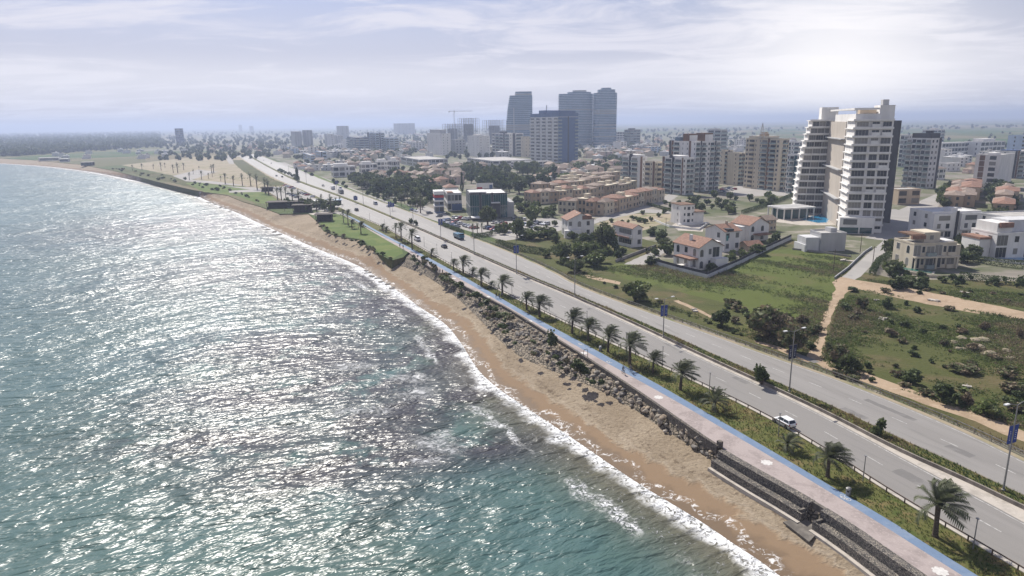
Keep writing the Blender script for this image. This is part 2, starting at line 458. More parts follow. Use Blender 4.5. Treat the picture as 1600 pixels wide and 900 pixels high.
patch('grove_floor', [(-80, 211), (60, 208), (250, 206), (255, 232), (120, 240), (30, 245), (-80, 247)], 0.008, verge_soil)
patch_m = ground_mat('road_repair', [(0.165, 0.158, 0.149), (0.20, 0.191, 0.18)], [(0.4, 0.45, 0.6)], 0.7)
for k_, (x, y, l_, w_) in enumerate(((1051, 541, 5, 1.6), (1158, 594, 4, 1.5), (1335, 646, 5, 1.3), (1435, 752, 7, 2.0), (930, 500, 8, 2.2), (1260, 560, 6, 1.8), (1130, 575, 3, 1.2), (1500, 705, 4, 1.6), (760, 425, 9, 2.0), (1390, 640, 10, 1.2))):
    g_ = at(x, y); a_ = math.radians(112.4); q_ = [(g_[0] + math.cos(a_) * i - math.sin(a_) * j, g_[1] + math.sin(a_) * i + math.cos(a_) * j) for i, j in ((-l_ / 2, -w_ / 2), (l_ / 2, -w_ / 2), (l_ / 2, w_ / 2), (-l_ / 2, w_ / 2))]
    sheet('road_patch', rough_edge(q_, 0.1, 0.8), 0.0275, patch_m)
# painted lines
white_paint = mat('road_paint', (0.52, 0.51, 0.48), 0.7, 0.45, 1.5)
def dashes(L, off, on, gap, wid, z, s0, s1, name):
    pts = resample(offset(L, off), 0.5); b = MB(); d = 0.0
    per = int(on / 0.5); tot = int((on + gap) / 0.5)
    for i in range(int(s0 / 0.5), min(len(pts) - per - 1, int(s1 / 0.5)), tot):
        q = pts[i:i + per + 1]; r = offset(q, wid)
        for k in range(len(q) - 1): b.face([(*q[k], z), (*r[k], z), (*r[k + 1], z), (*q[k + 1], z)][::-1])
    tag(b.build(name, white_paint), kind='structure')
def mid(A, B, n=160):
    def sp(L):
        d = [0.0]
        for a, b in zip(L[:-1], L[1:]): d.append(d[-1] + math.hypot(b[0] - a[0], b[1] - a[1]))
        return [(float(np.interp(t, d, [p[0] for p in L])), float(np.interp(t, d, [p[1] for p in L]))) for t in np.linspace(0, d[-1], n)]
    return [((a[0] + b[0]) / 2, (a[1] + b[1]) / 2) for a, b in zip(sp(A), sp(B))]
dashes(mid(R1L, R1R), 0, 3.0, 6.0, 0.16, 0.029, 0, 620, 'lane_marking')
dashes(mid(R2L, R2R), 0, 3.0, 6.0, 0.16, 0.029, 0, 620, 'lane_marking.001')
dashes(R1R, -0.45, 8, 0, 0.14, 0.029, 0, 700, 'edge_line')
dashes(R1L, 0.35, 8, 0, 0.13, 0.029, 0, 700, 'edge_line.001')
dashes(R2L, 0.35, 8, 0, 0.13, 0.029, 0, 700, 'edge_line.002')
dashes(R2R, -0.5, 8, 0, 0.13, 0.029, 0, 700, 'edge_line.003')

# open land right of the road
patch('field', [(2300, 1046), (1720, 770), (1600, 705), (1400, 622), (1300, 583), (1200, 549), (1100, 513), (1000, 478), (900, 441), (850, 417), (800, 393), (770, 377), (800, 372), (830, 362), (1000, 372), (1030, 380), (1022, 411), (1105, 434), (1153, 413), (1235, 372), (1330, 405), (1330, 420), (1400, 436), (1600, 440), (1800, 450), (2300, 480)], 0.008, field_m, 0.6, 4)
patch('meadow', [(925, 415), (975, 412), (1022, 413), (1105, 436), (1155, 414), (1200, 391), (1240, 388), (1330, 402), (1312, 445), (1296, 480), (1276, 512), (1200, 500), (1120, 470), (1060, 455), (990, 440)], 0.012, meadow_m, 0.8, 4)
patch('dirt_track', [(2100, 890), (1700, 728), (1600, 690), (1500, 650), (1420, 622), (1350, 597), (1290, 577), (1262, 562), (1268, 545), (1285, 500), (1300, 463), (1305, 449), (1300, 441), (1312, 432), (1335, 437), (1400, 446), (1500, 466), (1600, 487), (1700, 503), (2100, 570), (2100, 590), (1700, 517), (1600, 500), (1500, 485), (1400, 465), (1340, 452), (1326, 455), (1312, 470), (1297, 505), (1283, 545), (1290, 562), (1350, 581), (1420, 607), (1500, 635), (1600, 674), (1700, 710), (2100, 870)], 0.016, dirt_m, 0.5, 2.5)
patch('footpath', [(1118, 500), (1095, 489), (1060, 474), (1052, 470), (1060, 469), (1100, 487), (1122, 499)], 0.016, dirt_m, 0.3, 2)
patch('footpath.001', [(1178, 531), (1215, 541), (1250, 553), (1270, 564), (1262, 566), (1215, 547), (1180, 535)], 0.0165, dirt_m, 0.3, 2)
patch('footpath.002', [(905, 425), (930, 432), (970, 441), (968, 445), (925, 436), (900, 428)], 0.0165, dirt_m, 0.3, 2)
patch('street', [(1303, 440), (1322, 428), (1350, 402), (1385, 372), (1412, 350), (1440, 334), (1400, 330), (1470, 300), (1500, 288), (1512, 288), (1480, 306), (1452, 338), (1432, 352), (1400, 380), (1372, 404), (1345, 432), (1330, 440)], 0.014, street_m)
patch('street.001', [(975, 413), (1000, 401), (1052, 380), (1068, 382), (1040, 394), (1008, 414)], 0.014, street_m, 0.2, 3)
patch('street.002', [(905, 350), (945, 337), (985, 326), (1010, 318), (1030, 312), (1045, 303), (1060, 306), (1042, 318), (1008, 326), (1050, 330), (1050, 334), (1000, 332), (950, 343), (915, 354)], 0.014, street_m)
patch('bare_lot', [(930, 350), (985, 334), (1050, 334), (1046, 345), (1000, 362), (960, 362)], 0.012, lot_m, 0.5, 4)
patch('forecourt', [(1380, 326), (1400, 327), (1450, 340), (1418, 356), (1384, 376), (1352, 372), (1375, 356)], 0.012, street_m)
patch('parking_lot', [(640, 330), (665, 322), (690, 330), (720, 350), (800, 345), (860, 340), (900, 352), (870, 362), (820, 372), (790, 376), (750, 366), (700, 352), (660, 338)], 0.016, street_m)
patch('parking_lot.001', [(425, 292), (450, 291), (490, 303), (540, 322), (560, 338), (545, 338), (510, 331), (470, 325), (440, 312), (420, 300)], 0.016, street_m)
patch('terrace_yard', [(1050, 352), (1062, 345), (1100, 352), (1098, 362), (1060, 360)], 0.016, concrete_m)
patch('pool_terrace', [(1200, 345), (1262, 330), (1318, 335), (1318, 352), (1252, 352)], 0.016, concrete_m)
patch('cul_de_sac', [(1110, 297), (1160, 290), (1240, 300), (1240, 306), (1160, 306)], 0.016, street_m)
# seaside park on the left
patch('lawn', [(628, 385), (590, 366), (560, 351), (525, 333), (497, 338), (503, 354), (522, 364), (545, 370), (565, 374), (590, 393), (612, 404), (630, 396)], 0.012, lawn_m, 0.35, 2.5)
patch('lawn.001', [(432, 311), (420, 303), (380, 291), (330, 288), (310, 284), (290, 286), (318, 300), (370, 306), (400, 317), (430, 320)], 0.012, lawn_m, 0.6, 4)
patch('scrub_strip', [(170, 262), (205, 266), (260, 273), (318, 283), (350, 292), (360, 299), (300, 293), (250, 281)], 0.010, field_m, 1.0, 6)
patch('park_earth', [(190, 258), (260, 250), (330, 243), (380, 243), (430, 276), (470, 297), (420, 296), (330, 286), (250, 270)], 0.009, lot_m, 1.0, 8)
patch('roadside_grass', [(360, 250), (379, 250), (421, 277), (452, 290), (420, 291), (398, 280), (380, 268)], 0.013, field_m, 0.8, 6)
patch('park_path', [(352, 291), (400, 293), (425, 300), (400, 300), (358, 301), (358, 298), (390, 296)], 0.017, street_m)
patch('park_path.001', [(270, 275), (310, 265), (340, 268), (300, 281), (340, 284), (388, 290), (350, 289), (290, 283)], 0.017, street_m)
patch('access_road', [(340, 243.5), (384, 241), (384, 244), (362, 246), (366, 256), (358, 256), (352, 246)], 0.017, street_m)
patch('terrace_deck', [(482, 334), (520, 327), (532, 330), (500, 339)], 0.018, concrete_m)
patch('side_road', [(426, 253), (445, 254), (480, 268), (520, 283), (565, 300), (625, 322), (610, 319), (560, 302), (510, 285), (465, 266)], 0.020, street_m)
patch('median_grass', [(440, 258), (470, 266), (500, 279), (520, 286.5), (545, 296), (590, 312), (600, 315), (548, 295), (512, 281), (475, 265)], 0.021, lawn_m)

bk = MB()
for p_, q_ in zip(coast[:-1], coast[1:]): bk.face([(*p_, -4.2), (*q_, -4.2), (*q_, 0), (*p_, 0)])
tag(bk.build('embankment', verge_soil), kind='structure')
# ------------------------------------------------------------------ beach
def shore_dist(P):
    """distance from points to the waterline"""
    L = np.array(WATER_S); P = np.asarray(P, float); best = np.full(len(P), 1e9)
    for a, b in zip(L[:-1], L[1:]):
        d = b - a; t = np.clip(((P - a) @ d) / max(d @ d, 1e-9), 0, 1)
        best = np.minimum(best, np.hypot(*(P - a - t[:, None] * d).T))
    return best
def set_attr(me, name, vals):
    a = me.attributes.new(name, 'FLOAT', 'POINT'); a.data.foreach_set('value', np.asarray(vals, np.float32))
top = [(x, y, -2.4) for x, y in BEACH_TOP] + [(x, y, -0.25) for x, y in FAR_TOP[2:]]
def by_length(P, n):
    P = np.array(P, float); d = np.concatenate([[0], np.cumsum(np.hypot(*np.diff(P[:, :2], axis=0).T))])
    return d
# pair the two lines by the height at which they cross the photograph
def pair(top, water, n=420):
    def k(P):  # running parameter: length, scaled piecewise by anchors
        P = np.array([p[:2] for p in P]); return np.concatenate([[0], np.cumsum(np.hypot(*np.diff(P, axis=0).T))])
    kt, kw = k(top), k(water)
    ta = np.array([p[:2] for p in top]); wa = np.array(water)
    out = []
    # densify the top line, and give every point its nearest place further along the waterline
    ts = np.concatenate([np.linspace(0, kt[16], 170), np.linspace(kt[16], kt[30], 160)[1:], np.linspace(kt[30], kt[-1], 40)[1:]])
    last = 0.0
    ws_all = np.linspace(0, kw[-1], 6000); wx = np.interp(ws_all, kw, wa[:, 0]); wy = np.interp(ws_all, kw, wa[:, 1])
    for t in ts:
        x, y, z = (np.interp(t, kt, [p[i] for p in top]) for i in range(3))
        j = int(np.argmin(np.hypot(wx - x, wy - y) + (ws_all < last) * 1e6)); last = ws_all[j]
        out.append(((x, y, z), (wx[j], wy[j])))
    return out
pr = pair(top, WATER_S)
NB = 14
bm_ = MB(); rng = np.random.RandomState(3)
for (x, y, z), (wx, wy) in pr:
    for k in range(NB + 1):
        t = k / NB * 1.22 - 0.02
        zz_ = z + (SEA + 0.02 - z) * (max(t, 0) ** 0.85 if t < 1 else 1 + (t - 1) * 1.2)
        if 0.05 < t < 0.8: zz_ += rng.uniform(-0.05, 0.05)
        bm_.v.append((x + (wx - x) * t, y + (wy - y) * t, zz_))
for i in range(len(pr) - 1):
    for k in range(NB):
        q = i * (NB + 1) + k
        bm_.f.append((q, q + 1, q + NB + 2, q + NB + 1)); bm_.m.append(0)
m = bpy.data.materials.new('beach_sand'); m.use_nodes = True
n = N(m.node_tree)
p = n.add('ShaderNodeBsdfPrincipled', {'Specular IOR Level': 0.12})
g = n.geo(); d = n.attr('shore')
dj = n.math('ADD', d, n.math('MULTIPLY', n.math('SUBTRACT', n.noise(g, 0.22, 4, 0.6, 0.5), 0.5), 7.0))
wet = n.math('SUBTRACT', 1.0, n.step(dj, 1.2, 3.4))
damp = n.math('SUBTRACT', 1.0, n.step(dj, 4.5, 6.0))
c = n.mix(n.step(n.noise(g, 0.12, 5, 0.6), 0.38, 0.66), (0.335, 0.272, 0.195), (0.27, 0.214, 0.148))
c = n.mix(n.math('MULTIPLY', n.step(n.noise(g, 1.3, 7, 0.8), 0.47, 0.68), 0.85), c, (0.15, 0.112, 0.073))   # foot marks and weed
c = n.mix(n.math('MULTIPLY', n.step(n.noise(g, 0.9, 4, 0.7), 0.60, 0.72), 0.5), c, (0.34, 0.26, 0.175))
c = n.mix(damp, c, (0.225, 0.158, 0.10))
c = n.mix(wet, c, (0.145, 0.10, 0.062))
line_ = n.math('MULTIPLY', n.step(dj, 5.6, 6.0), n.math('SUBTRACT', 1.0, n.step(dj, 6.0, 6.5)))
c = n.mix(n.math('MULTIPLY', line_, 0.35), c, (0.42, 0.35, 0.27))
lc = n.noise(g, 0.8, 5, 0.7, 1.5); da = n.math('ADD', d, n.math('MULTIPLY', n.math('SUBTRACT', n.noise(g, 0.12, 3, 0.5, 0.6), 0.5), 9.0))
wash = n.math('MULTIPLY', n.math('MULTIPLY', n.step(da, 0.2, 0.8), n.math('SUBTRACT', 1.0, n.step(da, 1.4, 2.2))), n.step(lc, 0.50, 0.60))   # lace left by the last wave
c = n.mix(n.math('MULTIPLY', wash, 0.8), c, (0.75, 0.74, 0.72))
weed = n.math('MULTIPLY', n.math('MULTIPLY', n.step(dj, 7.4, 7.8), n.math('SUBTRACT', 1.0, n.step(dj, 8.2, 9.0))), n.step(n.noise(g, 0.5, 6, 0.8), 0.50, 0.60))
c = n.mix(n.math('MULTIPLY', weed, 0.7), c, (0.10, 0.07, 0.045))
n.put(p.inputs['Base Color'], c)
n.put(p.inputs['Roughness'], n.math('ADD', 0.92, n.math('MULTIPLY', wet, -0.28)))
hgt = n.math('MULTIPLY', n.noise(g, 1.4, 6, 0.72), n.math('SUBTRACT', 1.0, n.math('MULTIPLY', damp, 0.9)))
n.put(p.inputs['Normal'], n.bump(hgt, 1.0, 0.45))
n.add('ShaderNodeOutputMaterial', {0: p})
beach = bm_.build('beach', m, None, True)
tag(beach, kind='structure')
set_attr(beach.data, 'shore', shore_dist([v[:2] for v in bm_.v]))

# ------------------------------------------------------------------ sea: fine mesh with real swell near the camera, a flat sheet beyond
xs = list(np.arange(-1500, 40, 60)) + list(np.arange(40, 1330, 5)) + list(np.arange(1330, 1700, 20))
ys = list(np.arange(228, 262, 1.5)) + list(np.arange(262, 420, 3)) + list(np.arange(420, 960, 4.5)) + list(np.arange(960, 1500, 30))
land_edge = None
V = []
for y in ys:
    for x in xs: V.append(at(x, max(y, proj(0, 0, 0)[1] * 0 + 214 + (800 - x) * 0.0137), SEA))
V = np.array(V); nx = len(xs)
D = shore_dist(V)
# keep what lies on the sea side or just under the beach
Wp = WATER_S + [(-9000, WATER_S[-1][1]), (-9000, -3000), (WATER_S[0][0], -3000)]
inn = np.zeros(len(V), bool)
Wa = np.array(Wp); X, Y = V[:, 0], V[:, 1]
for (x0, y0), (x1, y1) in zip(Wa, np.roll(Wa, -1, 0)):
    if y0 == y1: continue
    c_ = ((y0 > Y) != (y1 > Y)) & (X < (x1 - x0) * (Y - y0) / (y1 - y0) + x0); inn ^= c_
keep = inn | (D < 5.0)
sm = MB(); idx = -np.ones(len(V), int)
F_ = []
for j in range(len(ys) - 1):
    for i in range(nx - 1):
        q = (j * nx + i, (j + 1) * nx + i, (j + 1) * nx + i + 1, j * nx + i + 1)
        if any(keep[k] for k in q): F_.append(q)
used = np.unique(np.array(F_)); idx[used] = np.arange(len(used))
sm.v = [(V[k, 0], V[k, 1], SEA) for k in used]
sm.f = [tuple(int(idx[k]) for k in q) for q in F_]
sm.m = [0] * len(sm.f)
Ds = np.where(inn[used], D[used], -D[used])
U = V[used]
def blob(px, r, stretch=(1, 1)):
    c = np.array(at(*px, SEA)); e = (U - c) / (r * np.array(stretch)); return np.exp(-(e ** 2).sum(1))
reef = np.zeros(len(U))
for px, r, st in [((600, 690), 15, (1, 1.6)), ((555, 720), 10, (1.3, 1)), ((640, 640), 14, (1, 1.5)), ((560, 600), 20, (1.5, 1)), ((500, 560), 20, (1.6, 1)), ((450, 540), 24, (1.3, 1)),
                  ((660, 560), 12, (1, 2)), ((600, 480), 30, (1.2, 1.2)), ((520, 435), 42, (1, 1.2)), ((440, 410), 60, (1, 1)), ((690, 545), 10, (1, 1.6)), ((720, 620), 9, (1, 1)),
                  ((400, 620), 14, (2, 1)), ((480, 740), 10, (2, 1)), ((760, 700), 8, (1.5, 1)), ((330, 350), 80, (1, 1)), ((640, 715), 9, (1.6, 1)), ((570, 660), 12, (1, 1)), ((360, 690), 10, (2.5, 1))]:
    reef = np.maximum(reef, blob(px, r, st))
froth = np.zeros(len(U))
for px, r, st in [((672, 690), 5.5, (1.3, 1)), ((690, 680), 4, (1, 1)), ((555, 572), 6, (1.6, .8)), ((640, 590), 6, (1.4, .8)), ((650, 615), 6, (1, 1.4)), ((590, 640), 5, (1, 1)), ((700, 700), 4, (1.5, 1)), ((545, 640), 5, (1.5, .7)), ((665, 720), 4, (1.5, .6))]:
    froth = np.maximum(froth, blob(px, r * 1.5, st))

m = bpy.data.materials.new('sea_water'); m.use_nodes = True
n = N(m.node_tree)
p = n.add('ShaderNodeBsdfPrincipled', {'IOR': 1.33, 'Specular IOR Level': 0.34})
g = n.geo(); d = n.attr('shore'); rf = n.attr('reef'); fr = n.attr('froth')
big = n.noise(g, 0.02, 5, 0.6, 0.4)
c = n.mix(n.step(d, 30, 330), (0.058, 0.106, 0.093), (0.112, 0.196, 0.240))
c = n.mix(n.math('MULTIPLY', n.step(big, 0.45, 0.66), 0.6), c, (0.062, 0.128, 0.138))
c = n.mix(n.math('SUBTRACT', 1.0, n.step(d, 1.5, 16.0)), c, (0.105, 0.098, 0.066))
rfn = n.math('MULTIPLY', rf, n.step(n.noise(g, 0.09, 6, 0.72, 0.3), 0.33, 0.50))
c = n.mix(n.math('MULTIPLY', rfn, 0.9), c, (0.032, 0.025, 0.030))
# foam: a churned band along the shore, thin lace behind it, and a little over the shallow rocks
jag = n.math('MULTIPLY', n.math('SUBTRACT', n.noise(g, 0.16, 4, 0.55, 0.4), 0.5), 8.0)
dd = n.math('ADD', d, jag)
lace = n.noise(g, 1.1, 6, 0.72, 1.2)
wide = n.math('MULTIPLY', n.noise(g, 0.035, 3, 0.5), 5.0)
band = n.math('MULTIPLY', n.step(dd, -2.2, -0.6), n.math('SUBTRACT', 1.0, n.step(n.math('SUBTRACT', dd, wide), -1.8, 1.6)))
roll = n.math('MULTIPLY', n.math('MULTIPLY', n.step(dd, 7.5, 8.6), n.math('SUBTRACT', 1.0, n.step(dd, 9.0, 10.5))), n.step(n.noise(g, 0.06, 3, 0.55), 0.50, 0.60))
thin = n.math('MULTIPLY', n.step(dd, 3.0, 5.0), n.math('SUBTRACT', 1.0, n.step(dd, 6.0, 11.0)))
foam = n.math('MAXIMUM', n.math('MULTIPLY', band, n.step(lace, 0.36, 0.52)), n.math('MULTIPLY', thin, n.math('MULTIPLY', n.step(lace, 0.58, 0.68), 0.8)))
foam = n.math('MAXIMUM', foam, n.math('MULTIPLY', roll, n.step(lace, 0.42, 0.60)))
foam = n.math('MAXIMUM', foam, n.math('MULTIPLY', n.step(n.math('MULTIPLY', fr, n.noise(g, 0.45, 6, 0.78, 1.5)), 0.42, 0.60), 0.6))
c = n.mix(foam, c, (0.80, 0.81, 0.81))
n.put(p.inputs['Base Color'], c)
n.put(p.inputs['Roughness'], n.math('ADD', 0.30, n.math('MULTIPLY', foam, 0.5)))
WA = [math.radians(q) for q in (30, 42, 18, 33)]
SW = (2.0, 0.85, 0.75, 0.30)
gust = n.math('ADD', 0.66, n.math('MULTIPLY', n.noise(g, 0.022, 4, 0.6, 0.5), 0.95))
h = n.math('MULTIPLY', n.noise(n.along(g, WA[0], 0.4), 0.045, 2, 0.5, 0.5), SW[0])
h = n.math('ADD', h, n.math('MULTIPLY', n.noise(n.along(g, WA[1], 0.45), 0.15, 2, 0.5, 0.4), SW[1]))
h = n.math('ADD', h, n.math('MULTIPLY', n.noise(n.along(g, WA[2], 0.42), 0.40, 2, 0.5, 0.4), SW[2]))
h = n.math('ADD', h, n.math('MULTIPLY', n.noise(n.along(g, WA[3], 0.42), 1.25, 2, 0.5, 0.4), SW[3]))
h = n.math('MULTIPLY', h, gust)
n.put(p.inputs['Normal'], n.bump(n.math('ADD', h, n.math('MULTIPLY', foam, 0.1)), 1.0, 1.0))
n.add('ShaderNodeOutputMaterial', {0: p})
sea = sm.build('sea', m, None, True)
tag(sea, kind='structure')
set_attr(sea.data, 'shore', Ds); set_attr(sea.data, 'reef', reef); set_attr(sea.data, 'froth', froth)

# ------------------------------------------------------------------ air
hz = MB(); hz.bx(-28000, 28000, -600, 28000, -8.0, 124.0)
m = bpy.data.materials.new('haze'); m.use_nodes = True
n = N(m.node_tree)
pv = n.add('ShaderNodeVolumePrincipled', {'Color': (0.54, 0.63, 0.84), 'Density': 0.00023, 'Anisotropy': 0.3})
o_ = n.add('ShaderNodeOutputMaterial'); n.l.new(pv.outputs[0], o_.inputs['Volume'])
haze = hz.build('haze', m); tag(haze, kind='stuff')
# ------------------------------------------------------------------ things by the shore
ORD = ['nearest', 'second', 'third', 'fourth', 'fifth', 'sixth', 'seventh', 'eighth', 'ninth', 'tenth', 'eleventh', 'twelfth', 'thirteenth', 'fourteenth', 'fifteenth', 'sixteenth', 'seventeenth', 'eighteenth', 'nineteenth', 'twentieth',
       'twenty-first', 'twenty-second', 'twenty-third', 'twenty-fourth', 'twenty-fifth', 'twenty-sixth', 'twenty-seventh', 'twenty-eighth', 'twenty-ninth', 'thirtieth']
def stone_mat(name, scale, ca, cb, gap, bump=0.12):
    m = bpy.data.materials.new(name); m.use_nodes = True
    n = N(m.node_tree)
    p = n.add('ShaderNodeBsdfPrincipled', {'Roughness': 0.9, 'Specular IOR Level': 0.2})
    g = n.geo()
    v = n.add('ShaderNodeTexVoronoi', {'Vector': g, 'Scale': scale})
    e = n.add('ShaderNodeTexVoronoi', {'Vector': g, 'Scale': scale}, feature='DISTANCE_TO_EDGE')
    s_ = n.add('ShaderNodeSeparateColor', {0: v.outputs['Color']})
    c = n.mix(s_.outputs[0], ca, cb)
    k = n.step(e.outputs['Distance'], 0.02, 0.13)
    n.put(p.inputs['Base Color'], n.mix(k, gap, c))
    n.put(p.inputs['Normal'], n.bump(k, 1.0, bump))
    n.add('ShaderNodeOutputMaterial', {0: p}); MATS[name] = m
    return m
gabion_m = stone_mat('gabion_stone', 4.2, (0.34, 0.30, 0.25), (0.15, 0.14, 0.13), (0.05, 0.05, 0.047))
wallstone_m = stone_mat('wall_stone', 2.6, (0.20, 0.175, 0.145), (0.12, 0.105, 0.09), (0.07, 0.065, 0.06), 0.05)
rubble_m = stone_mat('rubble_ground', 1.3, (0.30, 0.25, 0.19), (0.16, 0.135, 0.105), (0.06, 0.055, 0.04), 0.3)
rock_ms = [mat('pale_rock', (0.37, 0.325, 0.265), 0.9, 0.45, 1.4, bump=0.08, bscale=4), mat('grey_rock', (0.24, 0.22, 0.195), 0.9, 0.45, 1.2, bump=0.08, bscale=4), mat('tan_rock', (0.35, 0.28, 0.205), 0.9, 0.4, 1.3, bump=0.08, bscale=4)]

def ribbon(b, L, o0, o1, z0, z1, mi=0):
    """a wall along line L between offsets o0 < o1 and heights z0 < z1"""
    A, B = offset(L, o0), offset(L, o1)
    for i in range(len(L) - 1):
        b.face([(*A[i], z0), (*A[i + 1], z0), (*A[i + 1], z1), (*A[i], z1)], mi)
        b.face([(*B[i], z0), (*B[i], z1), (*B[i + 1], z1), (*B[i + 1], z0)], mi)
        b.face([(*A[i], z1), (*A[i + 1], z1), (*B[i + 1], z1), (*B[i], z1)], mi)
    for i in (0, -1): b.face([(*A[i], z0), (*A[i], z1), (*B[i], z1), (*B[i], z0)], mi)
def cut(L, x0, x1, z=0.0):
    """the run of line L seen between columns x0 and x1 of the photograph"""
    return [p for p in L if x0 <= proj(*p, z)[0] <= x1]
WF = resample(WALL, 1.0)
# two runs of gabion baskets, in two steps
for lab, x0, x1 in (('two-step gabion wall of dark stones at the near end, below the promenade', 1292, 1800), ('two-step gabion wall of dark stones between the boulders and the concrete outfall', 1128, 1276)):
    L = cut(WF, x0, x1)
    t = thing('gabion_wall', lab, 'wall', (*L[len(L) // 2], -2.6))
    o = (-t.location.x, -t.location.y, 2.6)
    for nm, o0, o1, z0, z1 in (('upper_tier', -1.25, -0.02, -1.35, 0.10), ('lower_tier', -2.5, -1.27, -3.0, -1.2), ('footing', -3.1, -2.52, -3.2, -2.35)):
        b = MB(); ribbon(b, L, o0, o1, z0, z1)
        b.build(nm, gabion_m if nm != 'footing' else concrete_m, t, loc=o)
# concrete outfall in the gap between them
L = cut(WF, 1270, 1300)
q = L[len(L) // 2]; dv = Vector((L[-1][0] - L[0][0], L[-1][1] - L[0][1])).normalized(); nv = Vector((-dv.y, dv.x))
t = thing('drain_outfall', 'dark concrete drain outfall with a slab apron in the gap of the gabion wall', 'outfall', (*q, -2.6), math.atan2(dv.y, dv.x))
b = MB(); b.bx(-1.5, 1.5, 0.02, 0.5, -0.4, 2.64); b.bx(-1.6, -1.3, 0.5, 2.3, -0.4, 1.7); b.bx(1.3, 1.6, 0.5, 2.3, -0.4, 1.7); b.build('headwall', mat('old_concrete', (0.20, 0.18, 0.155), 0.9, 0.5, 0.8, streak=True), t)
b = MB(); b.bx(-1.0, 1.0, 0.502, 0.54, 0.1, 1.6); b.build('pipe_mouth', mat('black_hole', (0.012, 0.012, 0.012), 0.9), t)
b = MB(); b.face([(-1.28, 0.55, 0.5), (1.28, 0.55, 0.5), (2.2, 4.2, -0.05), (-2.6, 4.6, -0.05)]); b.face([(-2.6, 4.6, -0.3), (2.2, 4.2, -0.3), (2.2, 4.2, -0.05), (-2.6, 4.6, -0.05)]); b.build('apron', MATS['old_concrete'], t)
# the low stone parapet that runs on from the gabions
L = cut(WF, 655, 1127)
b = MB(); ribbon(b, L, -0.55, -0.02, -1.2, 0.32)
tag(b.build('sea_wall', wallstone_m), 'low dark stone wall along the seaward edge of the pink promenade', 'wall')
b = MB(); b.box((*L[0], 0.0), (0.7, 0.7, 1.0), 0, 0.4)
tag(b.build('wall_pier', wallstone_m), 'short square stone pier where the parapet meets the gabion wall', 'pier')

# rubble slope from the parapet to the sand
bt = smooth_line(BEACH_TOP, 2); bt_r = resample(bt, 1.0)
def down(p):
    return min(bt_r, key=lambda q: (q[0] - p[0]) ** 2 + (q[1] - p[1]) ** 2)
L = cut(resample(WALL, 1.5), 640, 1800)
P2 = [down(p) for p in L]
b = MB(); rr = random.Random(5)
K = 7
for p, q in zip(L, P2):
    o = offset(L, 0)
    for k in range(K + 1):
        t = k / K; j = 0.16 if 0 < k < K else 0
        b.v.append((p[0] + (q[0] - p[0]) * t * 1.06 - 0.0, p[1] + (q[1] - p[1]) * t * 1.06, -0.25 + (-2.5 + 0.25) * t ** 0.9 + rr.uniform(-j, j)))
for i in range(len(L) - 1):
    for k in range(K):
        a = i * (K + 1) + k; b.f.append((a, a + K + 1, a + K + 2, a + 1)); b.m.append(0)
tag(b.build('embankment', rubble_m, smooth=False), kind='structure')

def rock_mesh(name, m, seed, sub=2):
    r = random.Random(seed)
    bm = bmesh.new(); bmesh.ops.create_icosphere(bm, subdivisions=sub, radius=0.5)
    cuts = [(Vector((r.uniform(-1, 1), r.uniform(-1, 1), r.uniform(-.6, 1))).normalized(), r.uniform(0.27, 0.42)) for _ in range(9)]
    for v in bm.verts:
        for d, h in cuts:
            k = v.co.dot(d)
            if k > h: v.co -= d * (k - h) * 0.9
        v.co.x *= 1.25; v.co.z *= 0.85
        v.co += Vector((r.uniform(-1, 1), r.uniform(-1, 1), r.uniform(-1, 1))) * 0.015
    me = bpy.data.meshes.new(name); bm.to_mesh(me); bm.free()
    me.materials.append(m)
    return me
ROCKS = [rock_mesh('boulder', rock_ms[i % 3], 40 + i) for i in range(9)]
rr = random.Random(11); nb = 0; rub = MB()
rk = [MB() for _ in ROCKS]
for i, me in enumerate(ROCKS):
    rk[i].v = [tuple(v.co) for v in me.vertices]; rk[i].f = [tuple(p.vertices) for p in me.polygons]; rk[i].m = [i % 3] * len(rk[i].f)
cand = []
for p, q in zip(L, P2):
    x = proj(*p, 0)[0]
    if x > 1150 or x < 690: continue
    wdt = math.hypot(q[0] - p[0], q[1] - p[1])
    for k in range(max(3, int(wdt * (1.35 if x > 980 else 1.0 if x > 800 else 0.5)))):
        t = rr.uniform(0.10, 1.02 if x > 960 else 0.75)
        cand.append((p[0] + (q[0] - p[0]) * t + rr.uniform(-.7, .7), p[1] + (q[1] - p[1]) * t + rr.uniform(-.7, .7), -0.3 - 2.2 * t ** 0.9, rr.uniform(0.55, 1.5) * (1.0 if x > 900 else 0.85), x))
cand.sort(key=lambda c: -c[4] * 1.0)
for i, (x, y, z, s, px_) in enumerate(cand):
    k = rr.randrange(len(ROCKS)); rz = rr.uniform(0, 6.28)
    if i < 280:
        o = put('boulder', ROCKS[k], None, (x, y, z + s * 0.18), rz); o.scale = (s, s * rr.uniform(.8, 1.1), s * rr.uniform(.75, 1.0))
        o.rotation_euler = (rr.uniform(-.4, .4), rr.uniform(-.4, .4), rz)
        lab = {0: 'pale angular boulder heaped in the rock bank below the stone parapet', 1: 'grey angular boulder heaped in the rock bank below the stone parapet', 2: 'tan angular boulder heaped in the rock bank below the stone parapet'}[k % 3]
        tag(o, lab, 'boulder', 'boulders of the rock bank between promenade and sand')
    else: rub.add(rk[k], (x, y, z + s * 0.15), rz, s)
tag(rub.build('rubble', rock_ms), kind='stuff')
